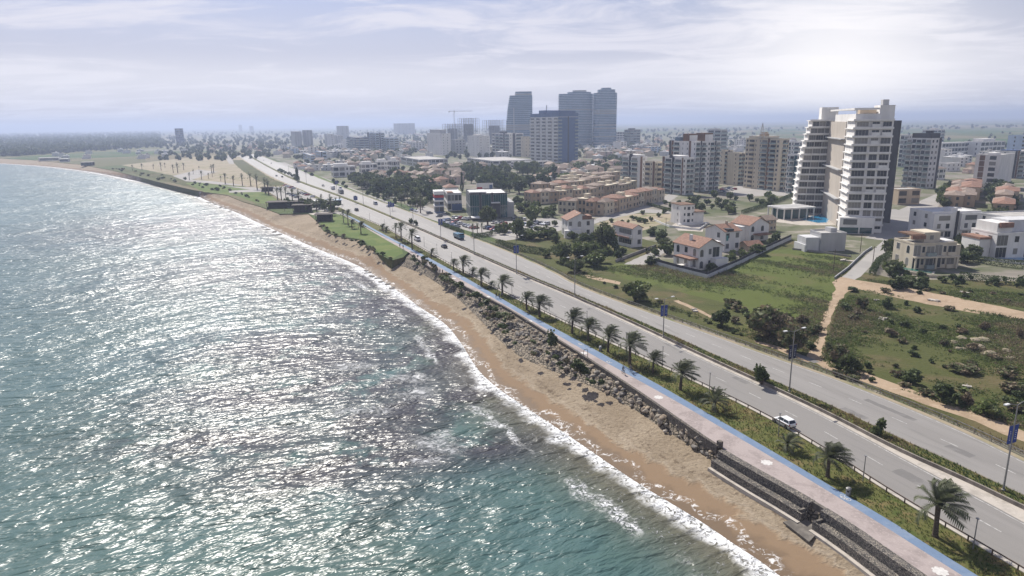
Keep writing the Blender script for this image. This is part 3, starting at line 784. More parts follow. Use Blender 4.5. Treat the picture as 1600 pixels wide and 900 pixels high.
# dark rocks at the waterline
rr = random.Random(4)
for lab, lst in (('dark wet rock at the waterline below the far lawn', [(312, 309), (318, 312), (326, 318), (335, 320), (345, 325), (352, 327), (362, 331), (305, 304)]),
                 ('dark wet rock in the surf off the middle of the beach', [(575, 428), (582, 432), (590, 436), (597, 441), (570, 424), (606, 446), (615, 451), (410, 356), (418, 360), (428, 364), (437, 367)])):
    for x, y in lst:
        for _ in range(2):
            g = at(x + rr.uniform(-3, 3), y - 1 + rr.uniform(-1, 1), SEA); s = rr.uniform(1.2, 2.6)
            o = put('shore_rock', ROCKS[rr.choice((1, 4, 7))], None, (*g, SEA + 0.1), rr.uniform(0, 6)); o.scale = (s * 1.3, s, s * 0.35)
            tag(o, lab, 'rock', 'low rocks along the waterline')

# ------------------------------------------------------------------ rails and median wall
rail_m = mat('weathered_rail', (0.12, 0.085, 0.06), 0.8, 0.4, 2.0)
galv_m = mat('galvanised_rail', (0.30, 0.28, 0.25), 0.55, 0.3, 1.0, metal=0.3)
def guard_rail(name, label, L, post_gap, rails, m, hgt, x0=None):
    pts = resample(L, post_gap)
    t = thing(name, label, 'guard rail', (*pts[0], 0))
    ox, oy = pts[0]
    for zc, hh, th in rails:
        b = MB(); ribbon(b, [(p[0] - ox, p[1] - oy) for p in pts], -th / 2, th / 2, zc - hh / 2, zc + hh / 2)
        A, B = offset([(p[0] - ox, p[1] - oy) for p in pts], -th / 2), offset([(p[0] - ox, p[1] - oy) for p in pts], th / 2)
        for i in range(len(A) - 1): b.face([(*A[i], zc - hh / 2), (*B[i], zc - hh / 2), (*B[i + 1], zc - hh / 2), (*A[i + 1], zc - hh / 2)])
        b.build('rail', m, t)
    pb = MB(); pb.bx(-0.06, 0.06, -0.06, 0.06, 0, hgt); pm = pb.mesh('post', m)
    rest = MB()
    for i, p in enumerate(pts):
        a = pts[min(i + 1, len(pts) - 1)]; c = pts[max(i - 1, 0)]; rz = math.atan2(a[1] - c[1], a[0] - c[0])
        if i < 100: put('post', pm, t, (p[0] - ox, p[1] - oy, 0), rz)
        else: rest.add(pb, (p[0] - ox, p[1] - oy, 0), rz)
    if rest.v: tag(rest.build('post', m, t), kind='stuff')
GR1 = [p for p in offset(resample(R1L, 2.0), -0.75) if 560 < proj(*p, 0)[0] < 1800]
guard_rail('guard_rail', 'brown tubular guard rail between the palm verge and the seaward carriageway', GR1, 3.0, [(0.78, 0.13, 0.10)], rail_m, 0.8)
GR2 = [p for p in offset(resample(R2R, 2.0), 1.1) if 735 < proj(*p, 0)[0] < 1900]
guard_rail('guard_rail', 'two-bar metal guard rail between the inland carriageway and the scrub field', GR2, 3.0, [(0.92, 0.14, 0.08), (0.45, 0.12, 0.06)], galv_m, 0.95)
GR3 = [p for p in offset(R2R, 1.0) if 545 < proj(*p, 0)[0] < 640]
guard_rail('guard_rail', 'metal guard rail beside the roadside trees before the petrol sign', GR3, 4.0, [(0.8, 0.2, 0.08)], galv_m, 0.8)
mwall_m = mat('median_concrete', (0.30, 0.265, 0.225), 0.9, 0.5, 0.5, bump=0.02, bscale=3, streak=True)
b = MB(); MWc = [p for p in MW if proj(*p, 0)[0] > 600]
ribbon(b, MWc, -0.12, 0.16, 0.0, 0.62)
tag(b.build('median_wall', mwall_m), 'low weathered concrete wall edging the planted median on its seaward side', 'wall')
b = MB(); ribbon(b, [p for p in R2L if proj(*p, 0)[0] > 560], -0.25, 0.0, 0.0, 0.34)
tag(b.build('median_kerb', mwall_m), 'pale concrete kerb edging the planted median on its inland side', 'kerb')

# ------------------------------------------------------------------ plants
def leaf_mat(name, c, var=0.35):
    m = bpy.data.materials.new(name); m.use_nodes = True
    n = N(m.node_tree)
    p = n.add('ShaderNodeBsdfPrincipled', {'Roughness': 0.65, 'Specular IOR Level': 0.25})
    oi = n.add('ShaderNodeObjectInfo')
    f = n.math('ADD', n.math('MULTIPLY', n.noise(n.geo(), 1.3, 3, 0.6), 0.7), n.math('MULTIPLY', oi.outputs['Random'], 0.3))
    n.put(p.inputs['Base Color'], n.mix(n.step(f, 0.3, 0.7), tuple(x * (1 - var) for x in c), tuple(min(1, x * (1 + var)) for x in c)))
    tr = n.add('ShaderNodeBsdfTranslucent', {'Color': tuple(x * 1.6 for x in c)})
    mx = n.add('ShaderNodeMixShader', {0: 0.22, 1: p, 2: tr})
    n.add('ShaderNodeOutputMaterial', {0: mx}); MATS[name] = m
    return m
lf_dark = leaf_mat('leaf_dark', (0.047, 0.068, 0.027)); lf_mid = leaf_mat('leaf_mid', (0.082, 0.104, 0.038)); lf_olive = leaf_mat('leaf_olive', (0.102, 0.114, 0.050))
lf_light = leaf_mat('leaf_light', (0.095, 0.125, 0.035)); lf_dry = leaf_mat('leaf_dry', (0.17, 0.135, 0.085)); lf_palm = leaf_mat('leaf_palm', (0.070, 0.080, 0.040)); lf_palm2 = leaf_mat('leaf_palm_grey', (0.092, 0.098, 0.058))
lf_grass = leaf_mat('grass_blade', (0.115, 0.135, 0.034)); lf_straw = leaf_mat('straw_blade', (0.21, 0.165, 0.075)); lf_weed = leaf_mat('weed_blade', (0.055, 0.085, 0.022))
bark = mat('bark', (0.13, 0.10, 0.075), 0.95, 0.4, 3.0, bump=0.03)
palm_bark = mat('palm_bark', (0.115, 0.088, 0.062), 0.95, 0.5, 5.0, bump=0.05)

def leaf(b, c, s, r, mi=0, asp=0.55):
    d = Vector((r.gauss(0, 1), r.gauss(0, 1), r.gauss(0, 0.7))).normalized()
    a = d.orthogonal().normalized(); a = (a * math.cos(6.28 * r.random()) + d.cross(a) * 1.0).normalized(); e = d.cross(a)
    a *= s; e *= s * asp
    b.face([c - a, c + e, c + a, c - e], mi)
def crown_mb(kind, seed, n):
    """foliage of a plant one unit high and one unit wide"""
    r = random.Random(seed); b = MB()
    if kind == 'cypress':
        for _ in range(n):
            t = r.random() ** 0.8; z = 0.06 + 0.94 * t; R = 0.5 * (1 - t) ** 0.6 * (0.55 + 0.45 * min(1, t * 6)) * (0.75 + 0.25 * math.sin(9 * t + seed)); a = r.uniform(0, 6.28)
            rr_ = R * math.sqrt(r.uniform(0.3, 1)); leaf(b, Vector((math.cos(a) * rr_, math.sin(a) * rr_, z)), 0.075, r, r.choice((0, 0, 1)), 0.5)
        return b
    lo = {'round': 0.16, 'pine': 0.16, 'shrub': 0.05, 'wild': 0.05, 'hedge': 0.0}[kind]
    lobes = []
    for _ in range({'round': 13, 'pine': 17, 'shrub': 11, 'wild': 14, 'hedge': 14}[kind]):
        while True:
            c = Vector((r.uniform(-1, 1), r.uniform(-1, 1), r.uniform(-1, 1)))
            if c.length < 1: break
        lobes.append((Vector((c.x * 0.34, c.y * 0.34, lo + (1 - lo) * (0.5 + c.z * 0.36))), r.uniform(0.10, 0.21) * (1.25 if kind in ('round', 'shrub') else 1.0), r.choice((0, 0, 1))))
    for k in range(n):
        c, R, mi = lobes[k % len(lobes)]
        d = Vector((r.gauss(0, 1), r.gauss(0, 1), r.gauss(0, 1))).normalized() * R * r.uniform(0.55, 1.15)
        d.z *= 0.75 * (1 - lo) * 1.25
        p = c + d
        if p.z < 0.01: p.z = 0.01 + r.random() * 0.05
        leaf(b, p, r.uniform(0.5, 1.0) * 0.9 / math.sqrt(n / 14), r, mi if r.random() < 0.8 else 1 - mi)
    return b
def trunk_mb(kind, seed):
    r = random.Random(seed); b = MB()
    if kind == 'cypress': b.tube([(0, 0, 0), (0, 0, 0.5)], [0.045, 0.02], 5); return b
    if kind in ('shrub', 'wild', 'hedge'):
        for k in range(4):
            a = r.uniform(0, 6.28); b.tube([(0, 0, 0), (0.2 * math.cos(a), 0.2 * math.sin(a), 0.55)], [0.025, 0.01], 4)
        return b
    b.tube([(0, 0, 0), (0.02, 0.01, 0.25), (0.0, 0.0, 0.45)], [0.05, 0.038, 0.028], 6)
    for k in range(5):
        a = r.uniform(0, 6.28); b.tube([(0.01, 0, 0.30 + 0.02 * k), (0.13 * math.cos(a), 0.13 * math.sin(a), 0.5), (0.27 * math.cos(a), 0.27 * math.sin(a), 0.62)], [0.026, 0.015, 0.007], 4)
    return b
PAL = {'round': (lf_mid, lf_olive), 'olive': (lf_olive, lf_light), 'light': (lf_light, lf_mid), 'pine': (lf_dark, lf_mid), 'cypress': (lf_dark, lf_mid), 'shrub': (lf_mid, lf_dark), 'wild': (lf_dry, lf_olive), 'dry': (lf_dry, lf_dry), 'hedge': (lf_dark, lf_mid)}
SHAPE = {'round': 'round', 'olive': 'shrub', 'light': 'shrub', 'pine': 'pine', 'cypress': 'cypress', 'shrub': 'shrub', 'wild': 'wild', 'dry': 'wild', 'hedge': 'hedge'}
PLANT = {}
def plant_meshes(kind, lod):
    k = (kind, lod)
    if k not in PLANT:
        sh = SHAPE[kind]; nn = {0: 170, 1: 520, 2: 1500}[lod]
        PLANT[k] = [(crown_mb(sh, 100 + i * 7 + hash_(kind), nn).mesh('crown', PAL[kind]), trunk_mb(sh, 50 + i).mesh('trunk', bark)) for i in range(3 if lod < 2 else 2)]
    return PLANT[k]
def hash_(s): return sum(ord(c) * (i + 3) for i, c in enumerate(s)) % 97
RP = random.Random(77)
NAME = {'round': 'tree', 'olive': 'olive_tree', 'light': 'olive_tree', 'pine': 'pine_tree', 'cypress': 'cypress_tree', 'shrub': 'shrub', 'wild': 'shrub', 'dry': 'shrub', 'hedge': 'hedge'}
def plant(kind, g, hgt, wid, label, group=None, lod=None, z=0.0):
    d = math.hypot(g[0], g[1])
    if lod is None:
        pxh = max(hgt, wid) * 1067 / d
        lod = 0 if pxh < 16 else 1 if pxh < 34 else 2
    cm, tm = RP.choice(plant_meshes(kind, lod))
    t = put(NAME[kind], None, None, (*g, z), RP.uniform(0, 6.28))
    t.scale = (wid, wid, hgt)
    tag(t, label, 'shrub' if NAME[kind] == 'shrub' else 'hedge' if kind == 'hedge' else 'tree', group)
    put('crown' if NAME[kind] not in ('shrub', 'hedge') else 'foliage', cm, t); put('trunk' if NAME[kind] not in ('shrub', 'hedge') else 'stem', tm, t)
    return t
def plant_px(kind, x, y, ytop, wpx, label, group=None, lod=None):
    g = at(x, y); d = Vector((g[0], g[1] * CP + H * SP)).length
    return plant(kind, g, height(g, ytop), wpx * (g[1] * CP + H * SP) / FPX, label, group, lod)

# palms: a tapered trunk and a crown of feathered fronds blown inland by the wind
def palm_meshes(seed, trunk_h, nf=30, fl=2.5, wind=0.55, fine=True, fat=1.0):
    r = random.Random(seed)
    t = MB(); lean = r.uniform(-0.15, 0.15)
    zs = [0, 0.25, trunk_h * 0.5, trunk_h * 0.9, trunk_h]
    t.tube([(lean * z / max(trunk_h, 1), 0, z) for z in zs], [0.34 * fat, 0.27 * fat, 0.22 * fat, 0.24 * fat, 0.30 * fat], 9)
    c = MB(); base = Vector((lean, 0, trunk_h))
    for k in range(nf):
        az = k * 2.399 + r.uniform(-.2, .2); el = math.radians(82 - 95 * (k / nf) ** 1.1 + r.uniform(-6, 6)); L = fl * r.uniform(0.85, 1.1)
        d = Vector((math.cos(az) * math.cos(el), math.sin(az) * math.cos(el), math.sin(el)))
        pts = []; p = base.copy(); seg = 7
        for i in range(seg + 1):
            pts.append(p.copy())
            s = (i + 1) / seg
            dd = (d + Vector((0.92, 0.28, 0)) * wind * s * 1.1 + Vector((0, 0, -0.75)) * s * s).normalized()
            p = p + dd * (L / seg)
        side0 = d.cross(Vector((0, 0, 1)));  side0 = side0.normalized() if side0.length > 0.1 else Vector((1, 0, 0))
        nl = 15 if fine else 7
        for i in range(1, nl + 1):
            s = i / nl; q = s * seg; j = min(int(q), seg - 1); f = q - j
            a = pts[j].lerp(pts[j + 1], f); dr = (pts[j + 1] - pts[j]).normalized()
            ln = L * 0.30 * (0.35 + 1.5 * s * (1.25 - s)); wv = (0.085 if fine else 0.15) * L / 2.5
            for sg in (-1, 1):
                o = (side0 * sg * 0.8 + dr * 0.75 + Vector((0, 0, 0.25 - 0.5 * s))).normalized() * ln
                c.face([a - dr * wv, a + dr * wv, a + o], r.choice((0, 0, 1)))
        for i in range(seg): 
            u = side0 * 0.03; c.face([pts[i] - u, pts[i] + u, pts[i + 1] + u * 0.7, pts[i + 1] - u * 0.7], 1)
    return t, c
PALM = {}
def palm_get(kind):
    if kind not in PALM:
        spec = {'near': (3.4, 40, 2.8, 0.95, True, 1.05), 'tall': (5.5, 34, 2.6, 0.6, True, 0.95), 'small': (0.8, 24, 1.6, 0.8, True, 0.7), 'far': (5.0, 22, 2.6, 0.2, False, 1.1), 'high': (8.0, 24, 2.0, 0.12, False, 1.0)}[kind]
        out = []
        for i in range(4):
            t, c = palm_meshes(900 + i * 13 + hash_(kind), *spec)
            out.append((t.mesh('trunk', palm_bark), c.mesh('crown', (lf_palm, lf_palm2))))
        PALM[kind] = (out, spec[0] + spec[2] * 0.85)
    return PALM[kind]
def palm(kind, x, y, ytop, label, group):
    ms, h0 = palm_get(kind); g = at(x, y); hh = height(g, ytop)
    k = RP.randrange(4); t = put('palm_tree', None, None, (*g, 0.0), RP.uniform(-.45, .45))
    s = hh / h0; q = RP.uniform(.88, 1.14); t.scale = (s * q, s * q, s); tag(t, label, 'palm', group)
    put('trunk', ms[k][0], t); put('crown', ms[k][1], t)
VG = 'palms along the promenade verge'
verge = [(1461, 838, 752, 'near'), (1293, 745, 692, 'near'), (1228, 703, 676, 'small'), (1115, 641, 606, 'small'), (1063, 609, 562, 'near'), (1020, 583, 547, 'near'), (984, 569, 517, 'near'), (950, 550, 507, 'near'), (919, 533, 496, 'near'), (894, 521, 481, 'near'),
         (843, 495, 460, 'near'), (823, 484, 454, 'near'), (785, 460, 428, 'near'), (767, 450, 438, 'small'), (752, 446, 417, 'near'), (738, 430, 417, 'small'), (724, 427, 397, 'near'), (709, 423, 403, 'near'), (674, 400, 387, 'small'), (644, 390, 356, 'tall'), (627, 377, 346, 'tall'), (619, 372, 348, 'tall'),
         (603, 363, 353, 'small'), (597, 360, 349, 'small'), (564, 365, 345, 'near'), (550, 357, 342, 'near'), (544, 352, 327, 'tall'), (537, 348, 327, 'tall')]
for i, (x, y, yt, kd) in enumerate(verge):
    what = {'near': 'windswept date palm', 'small': 'small young palm', 'tall': 'taller date palm'}[kd]
    palm(kd, x, y, yt, f'{what} on the promenade verge, {ORD[i]} of the row counted from the near end', VG)
park = [(352, 287, 271), (365, 290, 275), (379, 290, 272), (392, 290, 270), (296, 281, 270), (315, 280, 267), (332, 276, 268), (326, 279, 271), (252, 266, 254), (271, 270, 257), (278, 270, 255), (287, 265, 255), (222, 265, 256), (207, 266, 258), (311, 266, 260), (331, 270, 258), (334, 270, 257), (302, 272, 265), (345, 283, 275), (258, 262, 255), (240, 264, 257)]
for i, (x, y, yt) in enumerate(park):
    palm('far', x, y, yt, 'far palm standing on the seaside park beyond the beach bar', 'palms of the seaside park')
bar = [(402, 296, 274), (415, 302, 279), (420, 304, 281), (434, 312, 292), (440, 313, 293), (447, 311, 293), (457, 315, 295), (468, 324, 298), (486, 328, 312), (495, 331, 313), (518, 335, 306), (531, 320, 308), (525, 322, 309), (502, 318, 304)]
for i, (x, y, yt) in enumerate(bar):
    palm('far', x, y, yt, 'dark palm rising among the beach bar and its parked cars', 'palms around the beach bar')
inl = [(584, 303, 286), (637, 322, 300), (627, 322, 303), (652, 325, 300), (657, 333, 303), (660, 328, 310), (645, 322, 306), (632, 318, 300), (575, 300, 283), (590, 305, 288)]
for x, y, yt in inl: palm('high', x, y, yt, 'tall thin palm on the inland roadside by the parking entrance', 'palms on the inland roadside')
for i, (x, y, yt) in enumerate([(738, 367, 350), (746, 367, 350), (753, 364, 349)]): palm('far', x, y, yt, f'short palm in the clipped island before the glass building, {("left","middle","right")[i]} of the three', 'palms before the glass building')
for x, y, yt in [(930, 270, 255), (915, 272, 257), (922, 266, 254), (908, 268, 256), (940, 262, 250), (935, 276, 262), (948, 268, 255)]: palm('high', x, y, yt, 'distant palm among the pale houses behind the brown terraces', 'palms behind the brown terraces')

# named plants
for kd, x, y, yt, wp, lab in [
    ('shrub', 1190, 601, 570, 36, 'round dark bush on the median beside the leaning lamp post'), ('shrub', 1371, 681, 655, 24, 'small open bush on the median nearest the camera'),
    ('shrub', 861, 541, 515, 24, 'dense round bush at the parapet on the seaward edge of the promenade'), ('shrub', 907, 586, 563, 30, 'spreading green bush on the rock bank below the parapet'),
    ('olive', 992, 470, 436, 46, 'wide olive-green bush beside the inland guard rail by the banner lamp'), ('shrub', 1127, 510, 484, 30, 'dark round bush in the green meadow beside the footpath'),
    ('wild', 1200, 526, 476, 76, 'tall brown reed thicket in the meadow left of the dirt track'), ('wild', 1238, 548, 505, 50, 'dry brush thicket at the foot of the dirt track'),
    ('olive', 1325, 582, 552, 42, 'large olive bush right of the dirt track by the guard rail'), ('wild', 1303, 562, 530, 40, 'brownish thorn bush behind the large olive bush at the track'),
    ('shrub', 1425, 598, 580, 28, 'low dark bush at the roadside edge of the scrub field'), ('shrub', 1474, 628, 600, 38, 'dark bush beside the earth strip near the loose white slab'), ('dry', 1510, 634, 614, 22, 'grey dry bush beside the earth strip in the near field'),
    ('olive', 1545, 650, 625, 38, 'olive low bush nearest the camera in the scrub field'), ('wild', 1578, 612, 596, 32, 'brownish bush in the right part of the scrub field'), ('wild', 1500, 580, 566, 50, 'long low thicket in the middle of the scrub field'),
    ('dry', 1538, 516, 502, 24, 'round pinkish dry bush beside the curved dirt road'), ('dry', 1593, 528, 512, 20, 'round dry bush by the dirt road at the right edge'),
    ('shrub', 1387, 481, 464, 22, 'dark bush in the field just below the fork of the dirt road'), ('wild', 1345, 482, 462, 20, 'pale dry bush near the fork of the dirt road'),
    ('shrub', 1405, 452, 432, 36, 'dark bush before the green pool of the cream villa'), ('shrub', 1438, 450, 433, 34, 'second dark bush before the green pool of the cream villa'), ('olive', 1420, 447, 430, 26, 'yellowish bush between the two dark bushes before the green pool'),
    ('round', 945, 392, 346, 38, 'big dark round tree beside the orange-roofed house'), ('olive', 906, 404, 375, 40, 'olive-green tree in the garden before the twin-roofed white villa'), ('round', 877, 408, 380, 40, 'rounded tree at the garden corner near the inland guard rail'),
    ('olive', 930, 416, 392, 44, 'wide pale green bush beside the villa lane'), ('round', 898, 425, 406, 36, 'bushy tree beside the inland guard rail below the villas'), ('olive', 1042, 398, 372, 34, 'olive tree before the front villa by the lane'), ('shrub', 1018, 413, 399, 26, 'low green bush at the corner of the villa lane'),
    ('shrub', 1035, 372, 358, 26, 'dark bush in the plot left of the white cube house'), ('shrub', 1020, 368, 354, 24, 'scrubby bush in the plot beside the orange-roofed house'), ('shrub', 1185, 398, 382, 30, 'dark garden bush inside the compound wall of the front villa'), ('olive', 1110, 424, 410, 26, 'light garden bush at the front corner of the walled villa'), ('shrub', 1208, 382, 364, 24, 'dark tree at the back corner of the walled villas'),
    ('round', 1388, 398, 372, 22, 'small green street tree beside the lane to the cream villa'), ('round', 1397, 394, 374, 18, 'second small street tree beside the lane to the cream villa'), ('round', 1392, 430, 405, 34, 'dark tree at the corner of the cream villa garden by the lane'),
    ('round', 1345, 330, 316, 12, 'small tree by the base of the white tower'), ('olive', 1203, 322, 302, 22, 'yellow-leaved tree before the beige tower'), ('light', 1200, 308, 299, 14, 'golden bush beside the yellow-leaved tree'),
    ('olive', 830, 348, 318, 22, 'slim pale tree beside the glass building forecourt'), ('round', 808, 372, 340, 22, 'brownish tree at the edge of the parking lot'), ('round', 762, 352, 322, 30, 'leafy tree before the dark glass building'), ('olive', 832, 374, 356, 40, 'broad bush behind the clipped hedge by the parking lot'), ('olive', 856, 372, 352, 30, 'grey-green tree between the parking lot and the twin-roofed villa'), ('olive', 790, 362, 346, 20, 'small bush at the parking lot kerb'),
    ('cypress', 722, 300, 269, 8, 'tall thin cypress behind the billboard'), ('cypress', 704, 286, 266, 6, 'thin cypress between the pale houses'), ('cypress', 528, 264, 251, 6, 'dark pointed cypress beside the white modern houses'), ('cypress', 520, 263, 252, 5, 'second dark cypress beside the white modern houses'),
    ('cypress', 465, 284, 262, 11, 'dense dark cypress on the far median'), ('light', 886, 284, 266, 34, 'bright green broad tree behind the brown terraces'), ('light', 905, 280, 268, 24, 'smaller bright green tree beside the broad one')]:
    plant_px(kd, x, y, yt, wp, lab)

def scatter(poly, n, kinds, hr, wr, label, group, seed, dmin=0.0, lod=None):
    r = random.Random(seed); xs_ = [p[0] for p in poly]; ys_ = [p[1] for p in poly]; out = []; tries = 0
    while len(out) < n and tries < n * 60:
        tries += 1
        x, y = r.uniform(min(xs_), max(xs_)), r.uniform(min(ys_), max(ys_))
        if not inside((x, y), poly): continue
        g = at(x, y)
        if any((g[0] - q[0]) ** 2 + (g[1] - q[1]) ** 2 < dmin ** 2 for q in out): continue
        if any((g[0] - q[0]) ** 2 + (g[1] - q[1]) ** 2 < q[2] ** 2 for q in BLOCK): continue
        out.append(g)
        hh = r.uniform(*hr); plant(r.choice(kinds), g, hh, r.uniform(*wr) if wr[0] > 2 else hh * r.uniform(*wr), label, group, lod)
    return out
BLOCK = []
# ------------------------------------------------------------------ buildings
def wall_mat(name, c, var=0.16):
    return mat(name, c, 0.85, var, 0.35, spec=0.2, streak=True)
M_white = wall_mat('white_render', (0.74, 0.72, 0.69)); M_cream = wall_mat('cream_render', (0.60, 0.53, 0.41)); M_beige = wall_mat('beige_render', (0.52, 0.42, 0.31)); M_sand = wall_mat('sand_stone', (0.44, 0.335, 0.235), 0.25)
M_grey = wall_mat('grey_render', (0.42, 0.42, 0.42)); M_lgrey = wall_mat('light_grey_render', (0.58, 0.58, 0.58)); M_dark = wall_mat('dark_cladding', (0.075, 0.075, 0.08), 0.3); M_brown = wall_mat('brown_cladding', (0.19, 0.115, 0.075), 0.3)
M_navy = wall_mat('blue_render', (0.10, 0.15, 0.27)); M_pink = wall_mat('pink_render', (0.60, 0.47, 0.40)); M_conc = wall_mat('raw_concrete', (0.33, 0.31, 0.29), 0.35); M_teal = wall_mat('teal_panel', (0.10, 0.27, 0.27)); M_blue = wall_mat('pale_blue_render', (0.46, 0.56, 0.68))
M_tile = mat('roof_tile', (0.29, 0.165, 0.115), 0.85, 0.35, 1.2, bump=0.05, bscale=5); M_tile2 = mat('faded_roof_tile', (0.285, 0.22, 0.175), 0.85, 0.3, 0.9, bump=0.05, bscale=5)
M_roof = mat('flat_roof', (0.46, 0.44, 0.41), 0.9, 0.3, 0.25); M_wroof = mat('white_roof', (0.72, 0.71, 0.69), 0.8, 0.2, 0.3)
M_glass = mat('window_glass', (0.035, 0.042, 0.05), 0.12, 0.4, 0.3, spec=0.6); M_frame = mat('window_frame', (0.55, 0.54, 0.52), 0.6); M_bglass = mat('blue_glass', (0.05, 0.12, 0.20), 0.1, 0.35, 0.2, spec=0.7); M_tglass = mat('teal_glass', (0.018, 0.075, 0.085), 0.08, 0.4, 0.25, spec=0.8)
M_rail = mat('glass_railing', (0.30, 0.36, 0.36), 0.15, 0.2, 0.4, spec=0.6); M_metal = mat('grey_metal', (0.30, 0.31, 0.32), 0.5, 0.2, 2, metal=0.4)
M_water = mat('pool_water', (0.02, 0.23, 0.44), 0.08, 0.25, 0.6, spec=0.5, bump=0.02, bscale=2.5); M_gwater = mat('green_pool_water', (0.03, 0.14, 0.10), 0.08, 0.2, 0.6, spec=0.5)
for gm_, lo_ in ((M_glass, 0.62), (M_bglass, 0.85)):
    n = N.__new__(N); n.t = gm_.node_tree; n.n = gm_.node_tree.nodes; n.l = gm_.node_tree.links
    p = next(x for x in n.n if x.type == 'BSDF_PRINCIPLED'); oi = n.add('ShaderNodeObjectInfo').outputs['Random']
    old = p.inputs['Base Color'].links[0].from_socket
    n.put(p.inputs['Base Color'], n.mix(n.step(oi, lo_, lo_ + 0.04), old, n.mix(n.step(oi, lo_ + .15, lo_ + .3), (0.22, 0.21, 0.19), (0.10, 0.105, 0.11))))
    n.put(p.inputs['Roughness'], n.math('ADD', 0.08, n.math('MULTIPLY', oi, 0.25)))
U0 = math.radians(22.4)
ICACHE = {}
def item_mb(kind, w, h, far):
    """a window, balcony ... facing -y, its bottom centre at the origin; returns parts as (name, MB, materials)"""
    k = (kind, round(w, 1), round(h, 1), far)
    if k in ICACHE: return ICACHE[k]
    w, h = max(k[1], 0.4), max(k[2], 0.4); out = []
    def pane(nm, ww, z0, z1, gm, y=-0.03):
        b = MB()
        if far:
            b.bx(-ww / 2, ww / 2, y, 0.03, z0, z1)
            out.append((nm, b, [gm]))
        else:
            b.face([(-ww / 2, y, z0), (ww / 2, y, z0), (ww / 2, y, z1), (-ww / 2, y, z1)], 0)
            f = 0.07
            for x0, x1, a0, a1 in ((-ww / 2 - f, -ww / 2, z0 - f, z1 + f), (ww / 2, ww / 2 + f, z0 - f, z1 + f), (-ww / 2, ww / 2, z1, z1 + f), (-ww / 2, ww / 2, z0 - f, z0)):
                b.bx(x0, x1, y - 0.04, 0.04, a0, a1, 1)
            nm_ = max(1, int(ww / 1.1))
            for i in range(1, nm_): x = -ww / 2 + ww * i / nm_; b.bx(x - 0.03, x + 0.03, y - 0.03, 0.0, z0, z1, 1)
            out.append((nm, b, [gm, M_frame]))
    if kind == 'w': pane('window', min(w * 0.55, 1.6), h * 0.32, h * 0.80, M_glass)
    elif kind == 'n': pane('window', min(w * 0.45, 0.8), h * 0.40, h * 0.80, M_glass)
    elif kind == 'W': pane('window', w * 0.84, h * 0.22, h * 0.86, M_glass)
    elif kind == 'F': pane('window', w * 0.93, h * 0.06, h * 0.90, M_glass)
    elif kind == 'C': pane('window', w * 0.94, h * 0.08, h * 0.95, M_bglass)
    elif kind == 'T': pane('window', w * 0.96, h * 0.03, h * 0.97, M_tglass)
    elif kind == 'a':
        ww, z0, z1 = min(w * 0.6, 1.5), h * 0.18, h * 0.62
        b = MB(); pts = [(-ww / 2, z0), (ww / 2, z0), (ww / 2, z1)] + [(ww / 2 * math.cos(t), z1 + ww / 2 * math.sin(t)) for t in np.linspace(0.3, PI - 0.3, 7)] + [(-ww / 2, z1)]
        b.face([(x, -0.03, z) for x, z in pts], 0); b.face([(x * 1.16, -0.015, z + (0.1 if z > z0 else -0.1)) for x, z in pts], 1)
        out.append(('window', b, [M_glass, M_frame]))
    elif kind in 'bgB':
        pane('balcony_door', w * 0.84, 0.02 + h * 0.02, h * 0.80, M_glass)
        dp = 1.3 if kind != 'B' else 0.7
        b = MB(); b.bx(-w * 0.48, w * 0.48, -dp, -0.005, -0.18, -0.005)
        pm = 1 if kind == 'g' else 0
        b.bx(-w * 0.48, w * 0.48, -dp, -dp + 0.1, 0.0, h * 0.33, pm)
        for s in (-1, 1): b.bx(min(s * w * 0.48, s * (w * 0.48 - 0.1)), max(s * w * 0.48, s * (w * 0.48 - 0.1)), -dp + 0.105, -0.005, 0.0, h * 0.33, pm)
        out.append(('balcony', b, ['wall', M_rail]))
    elif kind == 'L':
        b = MB(); b.bx(-w * 0.40, w * 0.40, -0.06, 0.02, h * 0.05, h * 0.95); out.append(('shade_panel', b, [M_brown]))
    ICACHE[k] = out
    return out
MESHC = {}
def facade(root, spec, fw, z0, nfl, fh, org, rz, wallm, far, col, start=0, band=None):
    """bays given as letters, along a wall of width fw that starts at org and runs in direction rz"""
    wt = {'w': 1, 'n': 0.7, 'W': 1.4, 'F': 1.4, 'C': 1.2, 'T': 1.2, 'a': 1.1, 'b': 1.7, 'g': 1.7, 'B': 1.7, 'p': 0.6, '|': 0.35, 'k': 0.7, 't': 0.7, 'L': 1.2}
    tot = sum(wt[c] for c in spec); x = 0.0; cs, sn = math.cos(rz), math.sin(rz)
    for c in spec:
        bw = fw * wt[c] / tot; xm = x + bw / 2; x += bw
        px_, py_ = org[0] + xm * cs, org[1] + xm * sn
        if c == 'p' or c == '|': continue
        if c in 'kt':
            b = MB(); b.bx(-bw * 0.42, bw * 0.42, -0.12, 0.02, 0.02, nfl * fh * 1.0 + 0.7)
            col.append(('stripe_panel', b, [M_dark if c == 'k' else M_brown], (px_, py_, z0), rz)); continue
        for i in range(nfl):
            for nm, b, ms in item_mb(c, bw, fh, far):
                col.append((nm, b, [wallm if q == 'wall' else q for q in ms], (px_, py_, z0 + i * fh), rz))
def flush(root, col, cap=96):
    seen = {}; rest = {}
    rl = root.matrix_world if False else None
    for nm, b, ms, loc, rz in col:
        seen[nm] = seen.get(nm, 0) + 1
        if seen[nm] <= cap:
            k = (id(b), tuple(q.name for q in ms))
            if k not in MESHC: MESHC[k] = (b, b.mesh(nm, ms))
            put(nm, MESHC[k][1], root, loc, rz)
        else:
            k = (nm, tuple(q.name for q in ms))
            rest.setdefault(k, (MB(), ms))[0].add(b, loc, rz)
    for (nm, _), (b, ms) in rest.items(): tag(b.build(nm, ms, root), kind='stuff')
